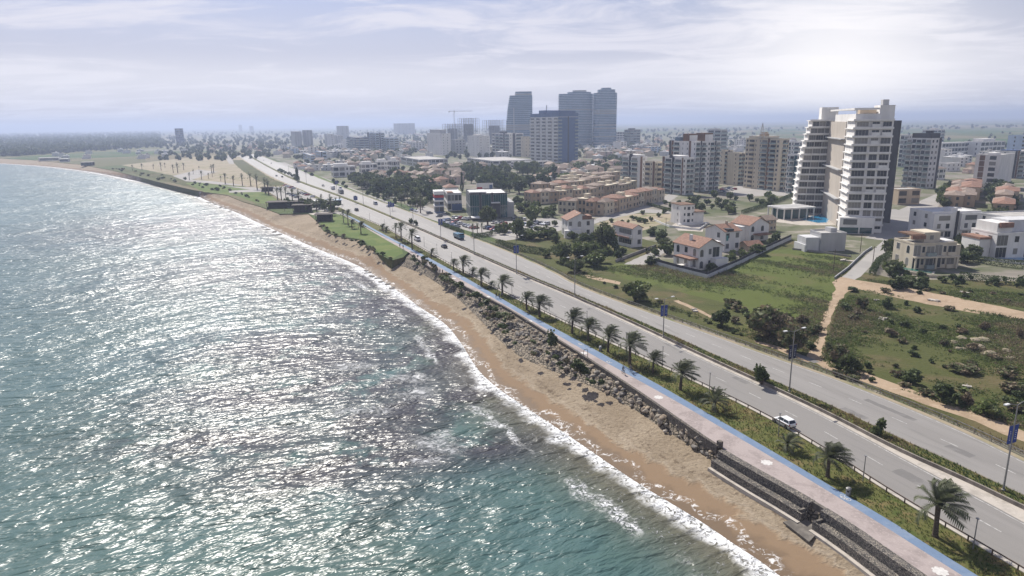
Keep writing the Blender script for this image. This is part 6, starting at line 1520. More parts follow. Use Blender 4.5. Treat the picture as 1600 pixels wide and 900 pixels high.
# scrub of the open field: thousands of low weed clumps in one mass
r = random.Random(9); b = MB(); nS = 0
pt_ = [(1600, 672), (1400, 606), (1300, 575), (1282, 560), (1312, 470), (1345, 452), (1600, 500), (1720, 520), (1720, 705)]
pt2 = [(925, 418), (1022, 414), (1105, 437), (1200, 392), (1328, 404), (1298, 470), (1275, 535), (1262, 552), (1180, 532), (1000, 468), (900, 430)]
pt3 = [(1345, 436), (1480, 448), (1640, 462), (1640, 486), (1500, 468), (1400, 448)]
for poly, n_ in ((pt_, 9000), (pt2, 6000), (pt3, 1600)):
    W_ = [at(*p) for p in poly]; x0, x1 = min(p[0] for p in W_), max(p[0] for p in W_); y0, y1 = min(p[1] for p in W_), max(p[1] for p in W_)
    c_ = 0; tr = 0
    while c_ < n_ and tr < n_ * 8:
        tr += 1; x, y = r.uniform(x0, x1), r.uniform(y0, y1)
        if not inside((x, y), W_): continue
        k = math.sin(x * 0.11 + 2 * math.sin(y * 0.06)) + math.sin(y * 0.09 + 1.2 * math.sin(x * 0.13)) + 0.6 * math.sin(x * .4 + y * .3)
        green = poly is pt2
        if k + r.gauss(0, 0.5) < (0.35 if green else -0.5): continue
        c_ += 1; hh = r.uniform(0.18, 0.5) * (1 + 0.4 * max(k, 0)); s = r.uniform(0.25, 0.6)
        mi = (0 if k > 1.3 else 1 if k > .6 else 2) if r.random() < .8 else r.choice((0, 1, 2, 3))
        for _ in range(9):
            leaf(b, Vector((x + r.gauss(0, s * .6), y + r.gauss(0, s * .6), 0.02 + abs(r.gauss(0, .5)) * hh)), 0.17, r, mi if r.random() < .8 else 2, 0.5)
tag(b.build('undergrowth', (lf_dry, lf_olive, lf_light, lf_mid)), kind='stuff')
# far woods that read as one mass
r = random.Random(15); b = MB(); c1 = crown_mb('pine', 5, 34); c2 = crown_mb('round', 6, 34)
for poly, n_, hr in (([(-60, 212), (60, 208), (250, 206), (250, 230), (120, 238), (30, 244), (-60, 246)], 3200, (6, 11)), ([(250, 206), (520, 203), (520, 214), (430, 234), (300, 240), (250, 232)], 420, (5, 9)), ([(520, 204), (800, 200), (800, 207), (520, 213)], 160, (5, 9)), ([(1000, 203), (1640, 195), (1640, 200), (1000, 208)], 130, (5, 8)), ([(1000, 207), (1640, 204), (1640, 222), (1000, 214)], 40, (4, 6)), ([(430, 232), (600, 212), (700, 212), (700, 240), (480, 256)], 420, (4, 8)), ([(640, 214), (830, 214), (830, 248), (700, 250)], 150, (5, 9)), ([(900, 212), (1180, 208), (1180, 226), (900, 232)], 260, (4, 7)), ([(1400, 215), (1620, 225), (1620, 240), (1500, 246), (1400, 230)], 60, (4, 7)), ([(250, 238), (420, 236), (430, 246), (340, 252), (250, 250)], 130, (4, 7))):
    i = 0
    while i < n_:
        x, y = r.uniform(min(p[0] for p in poly), max(p[0] for p in poly)), r.uniform(min(p[1] for p in poly), max(p[1] for p in poly))
        if not inside((x, y), poly): continue
        i += 1; g = at(x, y)
        if any((g[0] - q[0]) ** 2 + (g[1] - q[1]) ** 2 < (q[2] * .8) ** 2 for q in BL0): continue
        hh = r.uniform(*hr); far_ = min(2.2, max(1, math.hypot(*g) / 1500)); b.add(r.choice((c1, c2)), (g[0], g[1], -0.6), r.uniform(0, 6), hh * far_ ** 0.5)
tag(b.build('far_wood', (lf_dark, lf_mid)), kind='stuff')
# ------------------------------------------------------------------ vehicles
P_tyre = mat('tyre_rubber', (0.018, 0.018, 0.018), 0.85); P_cglass = mat('car_glass', (0.02, 0.024, 0.028), 0.06, spec=0.8); P_rim = mat('wheel_rim', (0.32, 0.32, 0.33), 0.35, metal=0.7); P_black = mat('black_plastic', (0.025, 0.025, 0.026), 0.6)
P_head = mat('lamp_glass', (0.65, 0.66, 0.68), 0.15, spec=0.7); P_red = mat('tail_lamp', (0.30, 0.015, 0.015), 0.25, spec=0.6); P_plate = mat('number_plate', (0.62, 0.58, 0.40), 0.6)
PAINT = {k: mat('paint_' + k, c, 0.28, spec=0.6) for k, c in {'white': (0.72, 0.72, 0.72), 'silver': (0.42, 0.43, 0.45), 'grey': (0.16, 0.165, 0.175), 'black': (0.018, 0.018, 0.02), 'red': (0.33, 0.03, 0.03), 'blue': (0.05, 0.10, 0.24), 'teal': (0.03, 0.13, 0.20)}.items()}
SHP = {  # stations: x, half width, z bottom, z shoulder ; cabin: x at base rear/front, x at roof rear/front, roof height
    'hatch': ([(-2.0, .74, .38, .86), (-1.93, .84, .26, .98), (-1.2, .87, .20, .98), (0.6, .87, .20, .94), (1.35, .84, .22, .84), (1.85, .74, .28, .70), (2.0, .62, .36, .60)], (-1.93, 1.05, -1.62, 0.28, 1.50), 1.28),
    'saloon': ([(-2.25, .72, .38, .88), (-2.15, .84, .28, .96), (-1.3, .88, .20, .98), (0.7, .88, .20, .93), (1.5, .85, .22, .82), (2.1, .74, .28, .68), (2.25, .62, .36, .58)], (-1.75, 1.15, -1.05, 0.35, 1.44), 1.38),
    'suv': ([(-2.2, .78, .45, 1.0), (-2.12, .90, .34, 1.10), (-1.3, .93, .28, 1.12), (0.8, .93, .28, 1.08), (1.5, .90, .30, 1.0), (2.1, .80, .36, .84), (2.2, .70, .42, .74)], (-2.1, 1.2, -1.85, 0.45, 1.72), 1.38),
    'van': ([(-2.5, .86, .42, 1.15), (-2.45, .94, .30, 1.2), (-1.3, .95, .26, 1.2), (1.2, .95, .26, 1.15), (1.9, .92, .28, 1.05), (2.4, .82, .32, .85), (2.5, .70, .40, .72)], (-2.44, 2.0, -2.36, 1.15, 2.05), 1.6)}
def car_parts(kind):
    st, (cb0, cb1, ct0, ct1, rh), ax = SHP[kind]; out = []
    b = MB(); rings = []
    for x, hw, zb, zs in st:
        zm = (zb + zs) / 2
        rings.append([(x, -hw * .88, zb), (x, -hw, zm), (x, -hw * .97, zs - .08), (x, -hw * .86, zs), (x, hw * .86, zs), (x, hw * .97, zs - .08), (x, hw, zm), (x, hw * .88, zb)])
    for a, e in zip(rings[:-1], rings[1:]):
        for j in range(8): b.face([a[j], e[j], e[(j + 1) % 8], a[(j + 1) % 8]][::-1], 0)
    b.face(rings[0], 0); b.face(rings[-1][::-1], 0)
    wb = st[2][1] * .90; wt = wb * .80; zb = st[2][3] - .02
    # roof and pillars in paint, glass panes a little proud
    R = [(ct0, -wt, rh), (ct1, -wt, rh), (ct1, wt, rh), (ct0, wt, rh)]; Bq = [(cb0, -wb, zb), (cb1, -wb, st[3][3] - .04), (cb1, wb, st[3][3] - .04), (cb0, wb, zb)]
    mid_ = [((R[0][0] + R[1][0]) / 2, 0, rh + .05)]
    for j in range(4): b.face([R[j], R[(j + 1) % 4], mid_[0]], 0)
    for j in range(4): b.face([Bq[j], Bq[(j + 1) % 4], R[(j + 1) % 4], R[j]], 0)
    out.append(('body', b, ['paint']))
    def pane(q, s=0.86, off=0.015):
        q = [Vector(p) for p in q]; c = sum(q, Vector()) / 4; n_ = (q[1] - q[0]).cross(q[3] - q[0]).normalized()
        if n_.dot(c - Vector((0, 0, .8))) < 0: n_ = -n_
        return [tuple(c + (p - c) * s + n_ * off) for p in q]
    g = MB(); g.face(pane([Bq[1], Bq[2], R[2], R[1]])); out.append(('windscreen', g, [P_cglass]))
    g = MB(); g.face(pane([Bq[3], Bq[0], R[0], R[3]], .82)); out.append(('rear_window', g, [P_cglass]))
    for s in (0, 1):
        lo, hi = (Bq[0], Bq[1]), (R[0], R[1])
        if s: lo, hi = (Bq[3], Bq[2]), (R[3], R[2])
        lo = (tuple(Vector(lo[0]).lerp(Vector(hi[0]), .16)), tuple(Vector(lo[1]).lerp(Vector(hi[1]), .16)))
        for f0, f1 in ((0.0, .5), (.5, 1.0)):
            q = [Vector(lo[0]).lerp(Vector(lo[1]), f0), Vector(lo[0]).lerp(Vector(lo[1]), f1), Vector(hi[0]).lerp(Vector(hi[1]), f1), Vector(hi[0]).lerp(Vector(hi[1]), f0)]
            g = MB(); g.face(pane(q, .88)); out.append(('side_window', g, [P_cglass]))
    for x in (-ax, ax):
        for sg in (-1, 1):
            y = sg * (st[2][1] - .09); r_ = .31 if kind in ('hatch', 'saloon') else .36; w = MB()
            w.tube([(x, y - .11, r_), (x, y + .11, r_)], r_, 14); rm = MB(); rm.tube([(x, y + sg * .112, r_), (x, y + sg * .118, r_)], r_ * .62, 10)
            out.append(('wheel', w, [P_tyre])); out.append(('rim', rm, [P_rim]))
    for sg in (-1, 1):
        x, hw, zl, zs = st[-2]; g = MB(); g.box((x + .0, sg * hw * .74, zs - .17), (.20, .26, .13)); out.append(('headlight', g, [P_head]))
        x, hw, zl, zs = st[1]; g = MB(); g.box((x - .03, sg * hw * .82, zs - .25), (.12, .20, .22)); out.append(('tail_light', g, [P_red]))
        g = MB(); g.box((cb1 - .25, sg * (st[3][1] + .09), st[3][3] - .02), (.14, .2, .13)); out.append(('mirror', g, ['paint']))
    x, hw, zl, zs = st[0]; g = MB(); g.bx(x - .03, x + .02, -.26, .26, zl + .22, zl + .33); out.append(('number_plate', g, [P_plate]))
    g = MB(); g.bx(x - .035, x + .1, -hw * .9, hw * .9, zl - .06, zl + .1); out.append(('bumper', g, [P_black]))
    return out
CARP = {}
def car(kind, colour, g, head, label, group=None, full=True, cat='car', name='car'):
    k = (kind, colour, full)
    if k not in CARP:
        ps = car_parts(kind)
        if full: CARP[k] = [(nm, b.mesh(nm, [PAINT[colour] if q == 'paint' else q for q in ms], nm == 'body' and False)) for nm, b, ms in ps]
        else:
            al = MB(); ml = [PAINT[colour], P_cglass, P_tyre, P_rim, P_head, P_red, P_plate, P_black]
            for nm, b, ms in ps:
                c = MB(); c.v, c.f = b.v, b.f; q = ms[0]; c.m = [ml.index(PAINT[colour] if q == 'paint' else q)] * len(b.f); al.add(c)
            CARP[k] = al.mesh(name, ml)
    if not full:
        o = put(name, CARP[k], None, (*g, 0.03), head); return tag(o, label, cat, group)
    t = thing(name, label, cat, (*g, 0.03), head, group); last = None
    for nm, me in CARP[k]:
        last_o = put(nm, me, last if nm == 'rim' else t)
        if nm == 'wheel': last = last_o
    return t
def road_dir(L, g):
    i = min(range(1, len(L)), key=lambda i: (L[i][0] - g[0]) ** 2 + (L[i][1] - g[1]) ** 2); a, b_ = L[max(i - 2, 0)], L[min(i + 2, len(L) - 1)]
    return math.atan2(b_[1] - a[1], b_[0] - a[0])
def on_road(L, x, y, kind, colour, label, toward=False, **kw):
    g = at(x, y); return car(kind, colour, g, road_dir(L, g) + (PI if toward else 0), label, 'vehicles on the coast road', **kw)
on_road(R1L, 1225, 664, 'hatch', 'white', 'white hatchback driving away on the seaward carriageway nearest the camera')
on_road(R1L, 694, 387, 'saloon', 'black', 'black saloon car on the seaward carriageway beside the second palm group')
on_road(R1L, 652, 376, 'van', 'white', 'small white van on the seaward carriageway behind a tall palm', cat='van', name='van')
on_road(R1L, 557, 329.5, 'suv', 'black', 'dark car on the seaward carriageway by the beach bar exit')
on_road(R1L, 441, 277, 'saloon', 'black', 'small dark car far along the seaward carriageway, right of two', full=False)
on_road(R1L, 432, 275.5, 'saloon', 'grey', 'small grey car far along the seaward carriageway, left of two', full=False)
on_road(R2R, 587, 320, 'van', 'silver', 'silver minivan on the inland carriageway before the parking entrance', True, cat='van', name='van')
on_road(R2R, 555, 309, 'saloon', 'grey', 'grey car on the inland carriageway behind the silver minivan', True)
on_road(R2R, 505, 291, 'saloon', 'black', 'dark car on the inland carriageway farther off than the white minibus', True, full=False)
on_road(R2R, 412, 251, 'saloon', 'white', 'distant white car where the road bends', True, full=False)
on_road(R2R, 424, 256, 'hatch', 'black', 'distant dark car where the road bends', True, full=False)
# minibus, box lorry and teal lorry
def lorry(name, label, cat, L_, x, y, long_, hh, cabm, boxm, toward, blue=False):
    g = at(x, y); t = thing(name, label, cat, (*g, 0.03), road_dir(L_, g) + (PI if toward else 0), 'vehicles on the coast road'); w = 1.2
    b = MB(); b.bx(-long_ / 2, long_ / 2, -w * .8, w * .8, .45, .8); b.build('chassis', P_black, t)
    b = MB(); x1 = long_ / 2; b.bx(x1 - 1.9, x1, -w, w, .81, 2.2); b.face([(x1 - 1.9, -w, 2.2), (x1, -w, 2.2), (x1 - .35, -w * .93, 2.75), (x1 - 1.9, -w * .93, 2.75)]); b.face([(x1 - 1.9, w, 2.2), (x1, w, 2.2), (x1 - .35, w * .93, 2.75), (x1 - 1.9, w * .93, 2.75)]); b.face([(x1 - 1.9, -w * .93, 2.75), (x1 - .35, -w * .93, 2.75), (x1 - .35, w * .93, 2.75), (x1 - 1.9, w * .93, 2.75)]); b.face([(x1 - 1.9, -w, 2.2), (x1 - 1.9, w, 2.2), (x1 - 1.9, w * .93, 2.75), (x1 - 1.9, -w * .93, 2.75)]); b.build('cab', cabm, t)
    b = MB(); b.face([(x1 + .01, -w * .9, 1.75), (x1 + .01, w * .9, 1.75), (x1 - .33, w * .85, 2.68), (x1 - .33, -w * .85, 2.68)]); b.face([(x1, -w, 2.2), (x1, w, 2.2), (x1 - .35, w * .93, 2.74), (x1 - .35, -w * .93, 2.74)]); b.build('windscreen', P_cglass, t)
    for s in (-1, 1):
        b = MB(); b.bx(x1 - 1.5, x1 - .5, min(s * w, s * (w + .01)), max(s * w, s * (w + .01)), 1.6, 2.15); b.build('side_window', P_cglass, t)
        for xx in (-long_ / 2 + 1.2, -long_ / 2 + 2.3, x1 - 1.1): b = MB(); b.tube([(xx, s * w * .75, .48), (xx, s * w, .48)], .48, 12); b.build('wheel', P_tyre, t)
        b = MB(); b.box((x1 + .02, s * w * .8, .95), (.08, .3, .2)); b.build('headlight', P_head, t)
    b = MB(); b.bx(-long_ / 2, x1 - 2.1, -w * 1.04, w * 1.04, .82, hh); b.build('cargo_box', boxm, t)
lorry('lorry', 'dark teal lorry on the inland carriageway in front of the parking lot', 'lorry', R2R, 717, 373, 8.0, 2.3, PAINT['teal'], PAINT['teal'], True)
lorry('lorry', 'dark box lorry on the inland carriageway beside a white pickup', 'lorry', R2R, 533, 302.5, 9.0, 3.2, PAINT['grey'], PAINT['grey'], True)
lorry('minibus', 'white minibus on the inland carriageway ahead of the dark lorry', 'minibus', R2R, 520.5, 296, 6.5, 2.6, PAINT['white'], PAINT['white'], True)
on_road(R2R, 532, 296, 'van', 'white', 'white van on the inland carriageway behind the dark box lorry', True, cat='van', name='van')

PC = ('white', 'silver', 'white', 'grey', 'black', 'white', 'red', 'blue', 'silver')
rc = random.Random(6)
def rows(px0, px1, n_, turn, label, group):
    a, e = at(*px0), at(*px1); ang = math.atan2(e[1] - a[1], e[0] - a[0]); 
    for i in range(n_):
        if rc.random() < 0.06: continue
        f = (i + .5) / n_ if n_ > 1 else .5; c = rc.choice(PC)
        car(rc.choice(('hatch', 'saloon', 'suv', 'hatch')), c, (a[0] + (e[0] - a[0]) * f, a[1] + (e[1] - a[1]) * f), ang + turn + rc.choice((0, PI)) + rc.uniform(-.05, .05), f'{c} car {label}', group, False)
PG = 'cars parked before the showroom'
for a, e, n_ in (((692, 345), (722, 351), 7), ((696, 350), (720, 357), 6), ((758, 357), (784, 362), 5), ((770, 349), (790, 352), 4), ((788, 357), (806, 359), 4), ((816, 351), (836, 356), 5), ((834, 349), (856, 352), 5), ((800, 345), (822, 344), 4), ((668, 333), (690, 340), 3), ((726, 353), (744, 358), 4), ((708, 341), (735, 344), 5)):
    rows(a, e, n_, PI / 2, 'in the parking lot before the showroom', PG)
for a, e, n_ in (((424, 294), (440, 299), 4), ((444, 290), (460, 296), 5), ((470, 302), (490, 309), 5), ((450, 303), (466, 310), 4), ((472, 313), (490, 319), 4), ((494, 313), (512, 321), 4), ((500, 325), (520, 331), 4)):
    rows(a, e, n_, PI / 2, 'in the lot behind the beach bar', 'cars parked behind the beach bar')
for a, e, n_ in (((1108, 304), (1150, 296), 7), ((1118, 299), (1150, 293), 6)): rows(a, e, n_, PI / 2, 'parked below the slim cream blocks', 'cars parked below the cream blocks')
rows((1412, 345), (1440, 337), 3, 0, 'in the shaded forecourt of the dark-sided tower', 'cars in the tower forecourt')
rows((600, 321), (614, 326), 1, 0, 'standing at the roadside before the blue sign', 'cars at the roadside')
rows((640, 328), (660, 334), 3, 0, 'under the tall thin palms', 'cars under the tall palms')
rows((958, 322), (985, 318), 3, 0, 'on the pale street before the brown terraces', 'cars before the brown terraces')

# ------------------------------------------------------------------ street furniture
M_pole = mat('lamp_pole', (0.27, 0.265, 0.255), 0.5, 0.2, 2, metal=0.4); M_lamp = mat('lamp_head', (0.68, 0.68, 0.66), 0.4); M_ban = mat('blue_banner', (0.025, 0.05, 0.22), 0.7); M_ban2 = mat('dark_banner', (0.02, 0.024, 0.05), 0.7); M_letter = mat('banner_letters', (0.45, 0.47, 0.52), 0.7)
def street_lamp(x, y, ytop, label, banner=None, rot=0.0):
    g = at(x, y); hh = min(max(height(g, ytop), 9), 13); t = thing('street_lamp', label, 'street lamp', (*g, 0.3 if y > 300 else 0), road_dir(R2L, g) - PI / 2 + rot, 'double-armed lamps on the median')
    b = MB(); b.tube([(0, 0, -.3), (0, 0, hh * .5), (0, 0, hh)], [.13, .11, .075], 8); b.lathe([(.26, 0), (.26, .12), (.15, .2)], n=10); b.build('pole', M_pole, t)
    for s in (-1, 1):
        b = MB(); b.tube([(0, 0, hh), (s * 1.0, 0, hh + .28), (s * 2.0, 0, hh + .42)], [.055, .045, .04], 6); a = b.build('arm', M_pole, t)
        b = MB(); b.box((s * 2.3, 0, hh + .38), (.85, .34, .16)); b.bx(s * 2.3 - .3, s * 2.3 + .3, -.13, .13, hh + .345, hh + .379, 1); b.build('lamp_head', [M_lamp, P_head], t)
        if banner:
            b = MB(); zz0 = hh * .56; b.bx(min(s * .16, s * .95), max(s * .16, s * .95), -.02, .02, zz0, zz0 + 2.6); f = b.build('banner', banner, t)
            b = MB(); b.tube([(0, 0, zz0 + 2.63), (s * 1.0, 0, zz0 + 2.63)], .025, 5); b.tube([(0, 0, zz0 - .03), (s * 1.0, 0, zz0 - .03)], .025, 5); b.build('bracket', M_pole, f)
            b = MB()
            for k in range(5): b.bx(s * .55 - .13 + .03 * (k % 2), s * .55 + .13 - .05 * (k % 3), -.026, .026, zz0 + .5 + k * .3, zz0 + .62 + k * .3)
            b.build('lettering', M_letter, f)
for i, (x, y, yt, bn) in enumerate([(1567, 769, 636, M_ban), (1233, 614, 521, M_ban2), (1036, 528, 470, M_ban), (898, 465, 405, None), (807, 428, 372, M_ban), (741, 398, 352, None), (689, 374, 335, M_ban), (646, 354, 322, None), (610, 339, 311, M_ban), (568, 321, 293, None), (527, 304, 276, M_ban), (479, 288, 266, None), (452, 276, 258, None)]):
    street_lamp(x, y, yt, f'double-armed median street lamp, {ORD[i]} from the near end' + (', with two blue banners' if bn is M_ban else ', with two dark banners' if bn else ''), bn)
for i, (x, y) in enumerate([(1520, 858), (1348, 753), (1216, 682), (1108, 614), (1035, 570), (978, 546), (917, 510), (858, 486), (800, 463), (764, 441), (733, 424), (706, 411), (683, 397), (663, 385), (640, 372), (601, 355), (578, 345)]):
    g = at(x, y); t = thing('path_lamp', f'slim grey path lamp at the brown guard rail, {ORD[i]} counted from the near end', 'path lamp', (*g, 0.02), road_dir(R1L, g), 'slim lamps along the guard rail')
    b = MB(); b.tube([(0, 0, 0), (0, 0, 3.9)], [.075, .06], 8); b.build('pole', M_pole, t)
    b = MB(); b.tube([(0, 0, 3.9), (0, 0, 4.02)], [.08, .17], 10); b.tube([(0, 0, 4.03), (0, 0, 4.08)], [.22, .2], 12); b.build('lamp_head', M_pole, t)
for i, (x, y, lab) in enumerate([(1302, 424, 'at the near end of the lane by the meadow'), (1363, 418, 'beside the lane below the cream villa'), (1040, 366, 'in the plot left of the white cube house'), (1344, 394, 'beside the grey concrete outbuilding')]):
    g = at(x, y); t = thing('utility_pole', f'thin dark wooden utility pole {lab}', 'pole', (*g, 0)); b = MB(); b.tube([(0, 0, 0), (0, 0, 7.5)], [.14, .09], 7); b.build('post', bark, t); b = MB(); b.bx(-.8, .8, -.06, .06, 6.9, 7.02); b.build('crossarm', bark, t)
# litter bin, sign boards
g = at(1325, 774); t = thing('litter_bin', 'grey cylindrical litter bin with a dark mouth on the near verge', 'bin', (*g, 0.02), 0.6)
b = MB(); b.lathe([(.28, 0), (.32, .1), (.33, .85)], n=14); b.build('bin_body', M_pole, t); b = MB(); b.lathe([(.35, .86), (.36, 1.05), (.2, 1.18), (0.02, 1.2)], n=14); b.build('lid', M_pole, t); b = MB(); b.box((-.31, -.1, .6), (.06, .26, .2)); b.build('mouth', MATS['black_hole'], t)
g = at(938, 548); t = thing('litter_bin', 'small grey bin on the verge below the middle palms', 'bin', (*g, 0.02)); b = MB(); b.lathe([(.28, 0), (.32, .1), (.33, .85)], n=12); b.build('bin_body', M_pole, t); b = MB(); b.lathe([(.35, .86), (.2, 1.1)], n=12); b.build('lid', M_lgrey, t)
for x, y, lab in ((613, 329, 'blue square road sign at the parking entrance'), (556, 318, 'blue road sign before the dark roadside belt')):
    g = at(x, y); t = thing('road_sign', lab, 'sign', (*g, 0), road_dir(R2R, g) - PI / 2); b = MB(); b.tube([(0, 0, 0), (0, 0, 4.6)], .08, 6); b.build('post', M_pole, t); b = MB(); b.bx(-1.3, 1.3, -.14, -.09, 2.2, 4.6); b.build('panel', M_ban, t)
    b = MB(); [b.bx(-.9, .9 - .3 * k, -.146, -.142, 4.0 - .55 * k, 4.15 - .55 * k) for k in range(3)]; b.build('marking', M_letter, t)
# frame gate of tubes at the parapet
g = at(915, 561); t = thing('pipe_arch', 'small grey pipe arch standing at the stone parapet of the promenade', 'arch', (*g, 0.03), U0); b = MB(); b.tube([(-.5, 0, 0), (-.5, 0, 1.9), (-.3, 0, 2.2), (.3, 0, 2.2), (.5, 0, 1.9), (.5, 0, 0)], .07, 6); b.build('arch', M_pole, t)
g = at(653, 408); t = thing('info_post', 'rusty information post on the promenade edge by the dark shrubs', 'post', (*g, 0.03), U0); b = MB(); b.tube([(0, 0, 0), (0, 0, 2.4)], .06, 6); b.build('post', rail_m, t); b = MB(); b.bx(-.35, .35, -.04, .04, 1.6, 2.3); b.build('panel', M_conc, t)
# painted flowers and the bicycle sign on the paving
fl_m = mat('white_tile', (0.60, 0.58, 0.55), 0.7, 0.2, 3)
for x, y in ((1469, 893), (1198, 723), (1029, 621), (912, 552), (827, 502), (762, 464), (709, 435), (669, 411)):
    g = at(x, y); b = MB()
    for k in range(8): 
        a = k * PI / 4; c_ = (0.62 * math.cos(a), 0.62 * math.sin(a)); b.face([(c_[0] + .27 * math.cos(t_), c_[1] + .27 * math.sin(t_), 0) for t_ in np.linspace(0, 2 * PI, 9)[:-1]])
    for i in range(len(b.v)): pass
    b.face([(.5 * math.cos(t_), .5 * math.sin(t_), 0.003) for t_ in np.linspace(0, 2 * PI, 13)[:-1]])
    b.v = [(x_, y_, z_ + (0.0005 * (i // 8 % 2))) for i, (x_, y_, z_) in enumerate(b.v)]
    tag(b.build('paving_marking', fl_m, None, loc=(*g, 0.040)), kind='structure')
def bike_mark(x, y):
    g = at(x, y); b = MB(); rz = road_dir(BG, g)
    def bar(p, q, w_=0.05):
        d = Vector((q[0] - p[0], q[1] - p[1])); s = Vector((-d.y, d.x)).normalized() * w_; b.face([(p[0] - s.x, p[1] - s.y, 0), (q[0] - s.x, q[1] - s.y, 0), (q[0] + s.x, q[1] + s.y, 0), (p[0] + s.x, p[1] + s.y, 0)])
    for cx in (-.5, .5):
        for k in range(12): bar((cx + .3 * math.cos(k * PI / 6), .3 * math.sin(k * PI / 6)), (cx + .3 * math.cos((k + 1) * PI / 6), .3 * math.sin((k + 1) * PI / 6)), .035)
    for p, q in (((-.5, 0), (-.2, .45)), ((-.2, .45), (.35, .45)), ((.35, .45), (0, 0)), ((0, 0), (-.5, 0)), ((.5, 0), (.35, .6)), ((0, 0), (-.25, .58))): bar(p, q, .04)
    b.v = [(x_, y_, 0.0004 * (i // 4)) for i, (x_, y_, z_) in enumerate(b.v)]
    tag(b.build('path_marking', fl_m, None, loc=(*g, 0.044), rz=rz), kind='structure')
for p in ((1321, 778), (952, 566), (908, 538), (720, 434)): bike_mark(*p)
# debris and mounds of the field
mound_m = ground_mat('spoil', [(0.30, 0.25, 0.19), (0.22, 0.19, 0.13), (0.14, 0.15, 0.06)], [(0.5, 0.45, 0.62), (0.9, 0.52, 0.68)], 0.95, 0.15, 2)
for x, y, w_ in ((1532, 532, 28), (1527, 543, 26), (1546, 553, 24), (1500, 545, 18), (1503, 529, 20), (1572, 548, 18), (1492, 535, 16), (1580, 560, 16)):
    g = at(x, y); k = mpp((x, y)) * w_; bm = bmesh.new(); bmesh.ops.create_icosphere(bm, subdivisions=3, radius=.5); r = random.Random(x)
    for v in bm.verts: v.co *= 1 + .12 * math.sin(v.co.x * 9 + x) + .08 * r.uniform(-1, 1); v.co.z *= .42
    me = bpy.data.meshes.new('spoil_mound'); bm.to_mesh(me); bm.free(); me.materials.append(mound_m); o = put('spoil_mound', me, None, (*g, 0.0)); o.scale = (k, k * .8, k * .9)
    tag(o, 'low pale mound of dumped earth in the scrub field below the dirt road', 'mound', 'dumped earth mounds')
for x, y, w_, lab in ((1511, 605, 12, 'white concrete slab lying in the near scrub field'), (1459, 470, 16, 'pale heap of broken concrete beside the dirt road'), (1508, 458, 12, 'pale slab of rubble above the dirt road'), (1378, 499, 14, 'grey rubble heap in the middle of the scrub field'), (1370, 470, 8, 'small white rubble in the field near the track fork'), (1445, 612, 14, 'long pale plank lying by the earth strip'), (1085, 486, 12, 'pale pipe lying beside the footpath'), (1325, 408, 18, 'white slab at the corner of the meadow by the lane')):
    g = at(x, y); k = mpp((x, y)) * w_; b = MB(); r = random.Random(x); b.box((0, 0, -.05), (k, k * .5, .35)); 
    for _ in range(5): b.box((r.uniform(-.5, .5) * k, r.uniform(-.4, .4) * k, -.05 + r.uniform(0, .2)), (k * r.uniform(.15, .35), k * r.uniform(.1, .3), r.uniform(.2, .5)), 0, r.uniform(0, 3))
    tag(b.build('rubble_slab' if 'pipe' not in lab else 'pipe', concrete_m, None, loc=(*g, 0.02), rz=r.uniform(0, 3)), lab, 'debris')

# ------------------------------------------------------------------ beach bar
M_wood = mat('dark_wood', (0.06, 0.045, 0.035), 0.85, 0.4, 2.5, streak=True); M_canvas = mat('canvas', (0.55, 0.52, 0.47), 0.85, 0.2, 0.6)
def hut(label, x, y, w_, d_, h_, rot, roofm, open_=True):
    g = at(x, y); t = thing('beach_hut', label, 'hut', (*g, 0), rot); BLOCK.append((*g, 6))
    for i in range(4):
        for j in (0, 1): b = MB(); xx, yy = -w_ / 2 + w_ * i / 3, j * d_; b.box((xx, yy, 0), (.25, .25, h_)); b.build('post', M_wood, t)
    b = MB(); b.bx(-w_ / 2 - .8, w_ / 2 + .8, -1.2, d_ + .6, h_ + .002, h_ + .3); b.build('roof', roofm, t)
    b = MB(); b.bx(-w_ / 2 + .15, w_ / 2 - .15, d_ * .35, d_ - .15, 0, h_ - .1); b.build('wall', M_wood, t)
    b = MB(); b.bx(-w_ / 2 + .15, w_ / 2 - .15, .15, .3, 0, 1.1); b.build('counter', M_wood, t)
hut('largest dark wooden beach bar hut with a flat roof above the sand', 446, 325, 22, 9, 3.6, .15, M_wood)
hut('dark box-shaped hut right of the largest beach hut', 472, 332, 10, 6, 4.2, .15, M_wood)
hut('small open-framed hut on the sand at the corner of the lawn', 506, 346, 8, 5, 3.6, .1, M_wood)
hut('white-roofed kiosk beside the car lot behind the beach huts', 505, 322, 12, 6, 3.2, .2, M_wroof)
hut('small dark shelter at the near end of the car lot', 417, 299, 8, 5, 3, .2, M_wood)
hut('blue-grey shelter among the palms at the kiosk', 522, 321, 9, 6, 3.2, .25, M_blue)
for x, y, lab in ((517, 331, 'left'), (526, 330, 'middle'), (534, 329, 'right')):
    g = at(x, y); t = thing('parasol', f'pale canvas parasol on the paved terrace of the beach bar, {lab} of three', 'parasol', (*g, 0)); b = MB(); b.tube([(0, 0, 0), (0, 0, 3)], .06, 6); b.build('pole', M_pole, t); b = MB(); b.lathe([(2.2, 2.5), (1.2, 2.95), (.05, 3.3)], n=8); b.build('canopy', M_canvas, t)
